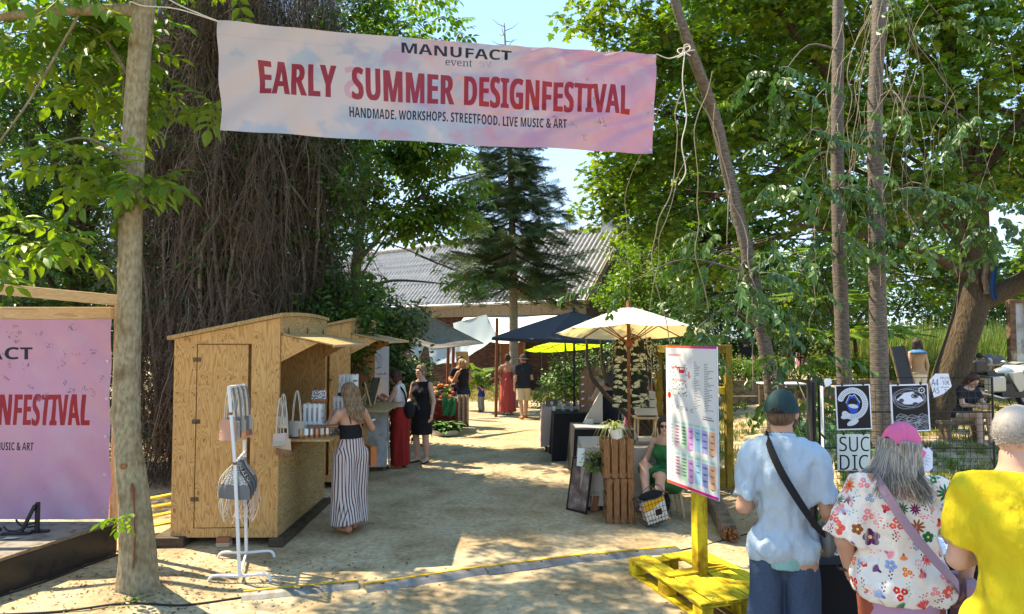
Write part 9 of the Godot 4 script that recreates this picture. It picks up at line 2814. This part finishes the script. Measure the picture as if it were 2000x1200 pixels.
	o = person({"label": "man in navy shirt, beige shorts and dark hat walking away", "at": V(0.31, 0.0, -18.9), "turn": PI + 0.15, "h": 1.76, "man": true, "look": 0.5, "cell": 0.02, "skin": Color(0.46, 0.26, 0.18), "ankL": V(0.06, 0.08, -0.16), "ankR": V(-0.09, 0.08, 0.14),
		"wear": [{"kind": "trousers", "called": "shorts", "mat": cloth_mat("beige_cotton", lin(0.48, 0.40, 0.29)), "to": 0.46, "leg": 0.058}, {"kind": "top", "called": "shirt", "mat": cloth_mat("navy_cotton", lin(0.014, 0.018, 0.03)), "grow": 0.02, "hem": 0.47, "sleeve": 0.65, "amp": 0.02}, {"kind": "shoes", "mat": M.leather}], "hair": {"style": "short", "mat": M.hair_brown}, "cap": {"mat": cloth_mat("hat_brown", lin(0.05, 0.045, 0.035)), "brim": true, "gap": false}})
	part(o, "sling_bag", G().ball(V(-0.24, 0.92, 0.0), V(0.06, 0.16, 0.12), 12, 8), M.black_cloth)
	# --- seated woman in green
	o = person({"label": "woman in a green dress and sunglasses seated behind the programme board", "at": V(1.90, 0.0, -8.62), "turn": -0.75, "h": 1.68, "shift": V(0, -0.44, -0.05), "look": 0.45, "lean": 0.08, "cell": 0.016, "head_cell": 0.0065, "skin": Color(0.53, 0.32, 0.23),
		"kneeL": V(0.14, 0.56, 0.36), "ankL": V(0.13, 0.085, 0.40), "kneeR": V(-0.10, 0.66, 0.34), "ankR": V(0.05, 0.3, 0.52), "toeR": V(0.0, -0.09, 0.12), "elbL": V(0.07, -0.25, 0.05), "wriL": V(-0.1, -0.06, 0.22), "elbR": V(-0.08, -0.25, 0.08), "wriR": V(0.1, -0.04, 0.22),
		"wear": [{"kind": "trousers", "called": "dress_skirt", "mat": cloth_mat("green_cotton", lin(0.025, 0.14, 0.045)), "to": 0.44, "leg": 0.052, "grow": 0.02, "rise": 0.03}, {"kind": "top", "called": "dress_bodice", "mat": M.green_cotton, "grow": 0.012, "hem": 0.22, "sleeve": 0.0, "strap": 0.075, "below": 0.02, "scoop": 1.1}, {"kind": "shoes", "mat": M.grey_felt}],
		"hair": {"style": "long", "length": 0.16, "mat": M.hair_dark, "amp": 0.014}})
	J = joints({"h": 1.68, "shift": V(0, -0.44, -0.05), "look": 0.45, "lean": 0.08})
	for s in [-1.0, 1.0]:
		part(o, "sunglass_lens", G().ball(J.head + J.hb * V(s * 0.033, 0.006, 0.088), V(0.029, 0.021, 0.008), 12, 8, J.hb * Basis(Vector3.UP, s * 0.25)), M.black_plastic)
	part(o, "sunglass_bridge", G().tube([J.head + J.hb * V(-0.02, 0.012, 0.097), J.head + J.hb * V(0.02, 0.012, 0.097)], 0.003, 5), M.black_plastic)
	o = thing("camp_stool", "low stool under the woman in green", "stool", V(1.93, 0.0, -8.68))
	part(o, "seat", box(V(0.36, 0.04, 0.32), 0.008), M.timber_x, at(0, 0.33, 0))
	for s in [[-1, -1], [1, -1], [1, 1], [-1, 1]]:
		part(o, "leg", G().bar(V(s[0] * 0.17, 0, s[1] * 0.15), V(s[0] * 0.13, 0.31, s[1] * 0.12), 0.03, 0.03), M.timber_y)
	# --- behind the black tables
	person({"label": "woman in a black dress with pinned-up hair behind the display rack", "at": V(1.68, 0.0, -12.15), "turn": PI + 0.5, "h": 1.72, "cell": 0.02, "skin": Color(0.47, 0.27, 0.18), "elbL": V(0.1, -0.24, 0.08), "wriL": V(-0.08, 0.0, 0.2),
		"wear": [{"kind": "skirt", "called": "dress_skirt", "mat": M.black_jersey, "hem": 0.15, "flare": 0.11}, {"kind": "top", "called": "dress_bodice", "mat": M.black_jersey, "hem": 0.5, "sleeve": 0.0, "below": 0.06, "strap": 0.08}], "hair": {"style": "long", "length": 0.02, "mat": M.hair_dark}})
	person({"label": "blonde woman in beige behind the woman in the black dress", "at": V(1.60, 0.0, -13.3), "turn": PI - 0.3, "h": 1.68, "cell": 0.022, "skin": Color(0.5, 0.3, 0.2),
		"wear": [{"kind": "skirt", "called": "dress_skirt", "mat": cloth_mat("sand_cotton", lin(0.40, 0.28, 0.18)), "hem": 0.2}, {"kind": "top", "mat": M.sand_cotton, "hem": 0.5, "sleeve": 0.5}], "hair": {"style": "bob", "length": 0.04, "mat": M.hair_blonde}})
	# --- in the garden
	var gy := 0.5
	person({"label": "man bending over the plank table by the reeds", "at": V(15.9, gy, -22.6), "turn": -1.45, "h": 1.78, "man": true, "lean": 1.45, "cell": 0.026, "head_cell": 0.012, "hand_cell": 0.01, "elbL": V(0.05, -0.3, 0.04), "wriL": V(0, -0.24, 0.05), "elbR": V(-0.05, -0.3, 0.04), "wriR": V(0, -0.24, 0.05),
		"wear": [{"kind": "trousers", "mat": cloth_mat("taupe_cotton", lin(0.19, 0.15, 0.13)), "rise": 0.02}, {"kind": "top", "called": "waistcoat", "mat": M.taupe_cotton, "grow": 0.025, "hem": 0.0, "sleeve": 0.0, "strap": 0.12}, {"kind": "top", "called": "shirt", "mat": M.white_cotton, "hem": 0.0, "sleeve": 1.9}], "hair": {"style": "short", "mat": M.hair_dark, "cell": 0.012}})
	o = person({"label": "dark-haired woman in a blue scarf beside the maple trunk", "at": V(9.55, gy, -16.3), "turn": PI, "h": 1.68, "cell": 0.024, "head_cell": 0.011, "hand_cell": 0.01,
		"wear": [{"kind": "trousers", "mat": cloth_mat("white_denim", lin(0.62, 0.6, 0.56))}, {"kind": "top", "mat": M.sand_cotton, "hem": 0.5, "sleeve": 0.0}], "hair": {"style": "bob", "length": 0.1, "thick": 0.02, "mat": M.hair_dark, "cell": 0.011}})
	part(o, "scarf", G().lathe([Vector2(0.08, -0.02), Vector2(0.19, -0.06), Vector2(0.2, -0.12), Vector2(0.12, -0.1)], 18, at(0, 1.44, 0)), mat("blue_scarf", lin(0.06, 0.17, 0.38), 0.9))
	o = person({"label": "seated dark-haired woman looking at her phone before the motorbike", "at": V(7.78, gy - 0.1, -12.0), "turn": 0.25, "h": 1.66, "shift": V(0, -0.42, 0), "lean": 0.25, "nod": 0.4, "cell": 0.022, "head_cell": 0.01, "kneeL": V(0.12, 0.52, 0.4), "ankL": V(0.12, 0.08, 0.42), "kneeR": V(-0.1, 0.54, 0.4), "ankR": V(-0.1, 0.08, 0.42), "elbL": V(0.06, -0.22, 0.1), "wriL": V(-0.1, 0.0, 0.2), "elbR": V(-0.06, -0.22, 0.1), "wriR": V(0.1, 0.0, 0.2),
		"wear": [{"kind": "trousers", "called": "shorts", "mat": M.sand_cotton, "to": 0.3}, {"kind": "top", "mat": M.ink_jersey, "hem": 0.25}], "hair": {"style": "long", "length": 0.15, "mat": M.hair_auburn, "cell": 0.01}})
	solo("garden_bench", "small bench under the seated woman with the phone", "bench", G().box(V(0, 0.33, 0), V(0.7, 0.05, 0.32)).box(V(-0.28, 0.15, 0), V(0.05, 0.31, 0.3)).box(V(0.28, 0.15, 0), V(0.05, 0.31, 0.3)), M.old_wood_x, at(7.78, gy - 0.1, -12.05))
	var far := [["grey-shirted man with a dark backpack far off in the garden", 14.45, -36.0, true, "royal_jersey", 1.78, "grey_cotton"], ["man in white with a dark backpack beside the grey-shirted one", 15.05, -36.3, true, "white_cotton", 1.78, "white_cotton"], ["woman in grey top left of the two backpack men", 13.95, -35.6, false, "grey_cotton", 1.66, "taupe_cotton"], ["small girl in a pink dress far off in the garden", 14.5, -34.8, false, "cap_pink", 1.05, "cap_pink"], ["person in white skirt behind the leaning cherry trunk", 7.1, -21.0, false, "ink_jersey", 1.68, "white_cotton"]]
	for f in far:
		o = person({"label": f[0], "at": V(f[1], gy, f[2]), "turn": PI, "h": f[5], "man": f[3], "cell": 0.03, "head_cell": 0.015, "hand_cell": 0.012, "child": 1.25 if f[5] < 1.2 else 1.0, "group": "people far off in the garden",
			"wear": [{"kind": "trousers" if f[3] else "skirt", "mat": M[f[6]], "hem": 0.3}, {"kind": "top", "mat": M[f[4]], "hem": 0.48}], "hair": {"style": "short", "mat": M.hair_dark, "cell": 0.015}})
		if f[3]: part(o, "backpack", G().box(V(0, 1.2, -0.2), V(0.3, 0.45, 0.16), Basis(), 0.06), M.black_cloth)

func floral() -> StandardMaterial3D:
	var c := Canvas.new(1024, 1024, Color(0.90, 0.87, 0.83))
	var q := RandomNumberGenerator.new()
	q.seed = 22
	var tones := [Color(0.84, 0.18, 0.20), Color(0.90, 0.45, 0.20), Color(0.92, 0.52, 0.60), Color(0.55, 0.64, 0.82), Color(0.10, 0.42, 0.24), Color(0.35, 0.10, 0.34), Color(0.88, 0.36, 0.34), Color(0.58, 0.33, 0.20)]
	var spots := []
	var tries := 0
	while spots.size() < 56 and tries < 4000:
		tries += 1
		var p := Vector2(q.randf() * 1024, q.randf() * 1024)
		var r := q.randf_range(42, 74)
		var ok := true
		for s in spots:
			for ox in [-1024, 0, 1024]:
				for oy in [-1024, 0, 1024]:
					if (p + Vector2(ox, oy)).distance_to(s[0]) < (r + s[1]) * 0.95: ok = false
		if ok: spots.append([p, r])
	# sprigs and dots between the flowers
	for k in 70:
		var p := Vector2(q.randf() * 1024, q.randf() * 1024)
		var t: Color = [Color(0.86, 0.30, 0.38), Color(0.92, 0.6, 0.55), Color(0.30, 0.12, 0.3), Color(0.5, 0.72, 0.66)][k % 4]
		var a := q.randf() * TAU
		for m in 5:
			c.oval(p + Vector2(m * 15, 8 if m % 2 else -8).rotated(a), Vector2(8, 5), t, a + 0.6 * (1 if m % 2 else -1))
	for s in spots:
		var kind := q.randi() % 4
		var t: Color = tones[q.randi() % tones.size()]
		var a := q.randf() * TAU
		for ox in [-1024, 0, 1024]:
			for oy in [-1024, 0, 1024]:
				var p: Vector2 = s[0] + Vector2(ox, oy)
				var r: float = s[1]
				if p.x < -90 or p.x > 1114 or p.y < -90 or p.y > 1114: continue
				if kind == 0:
					for m in 5:
						c.oval(p + Vector2(r * 0.5, 0).rotated(a + m * 1.2566), Vector2(r * 0.42, r * 0.38), t, a + m * 1.2566)
					for m in 5:
						c.line(p, p + Vector2(r * 0.6, 0).rotated(a + m * 1.2566), 4, t.darkened(0.25))
					c.oval(p, Vector2(r * 0.2, r * 0.2), Color(0.95, 0.8, 0.45))
				elif kind == 1:
					for m in 10:
						c.oval(p + Vector2(r * 0.55, 0).rotated(a + m * 0.628), Vector2(r * 0.42, r * 0.13), t, a + m * 0.628)
					c.oval(p, Vector2(r * 0.2, r * 0.2), Color(0.8, 0.2, 0.22))
				elif kind == 2:
					for m in 9:
						var w := a + (m - 4) * 0.2
						c.oval(p + Vector2(r * 0.6, 0).rotated(w), Vector2(r * 0.5, r * 0.1), t if m % 2 else t.lightened(0.3), w)
					c.oval(p, Vector2(r * 0.3, r * 0.22), t.darkened(0.2), a)
				else:
					for m in 3:
						var e := p + Vector2(r * 0.45, 0).rotated(a + m * 2.1)
						for n in 5:
							c.oval(e + Vector2(r * 0.2, 0).rotated(n * 1.2566), Vector2(r * 0.19, r * 0.17), t)
						c.oval(e, Vector2(r * 0.1, r * 0.1), Color(0.95, 0.85, 0.5))
	return mat("floral_cotton", Color.WHITE, 0.9, {"tex": c.tex(), "tri": 1.5, "bump": 1.0, "bump_tex": T.crease})
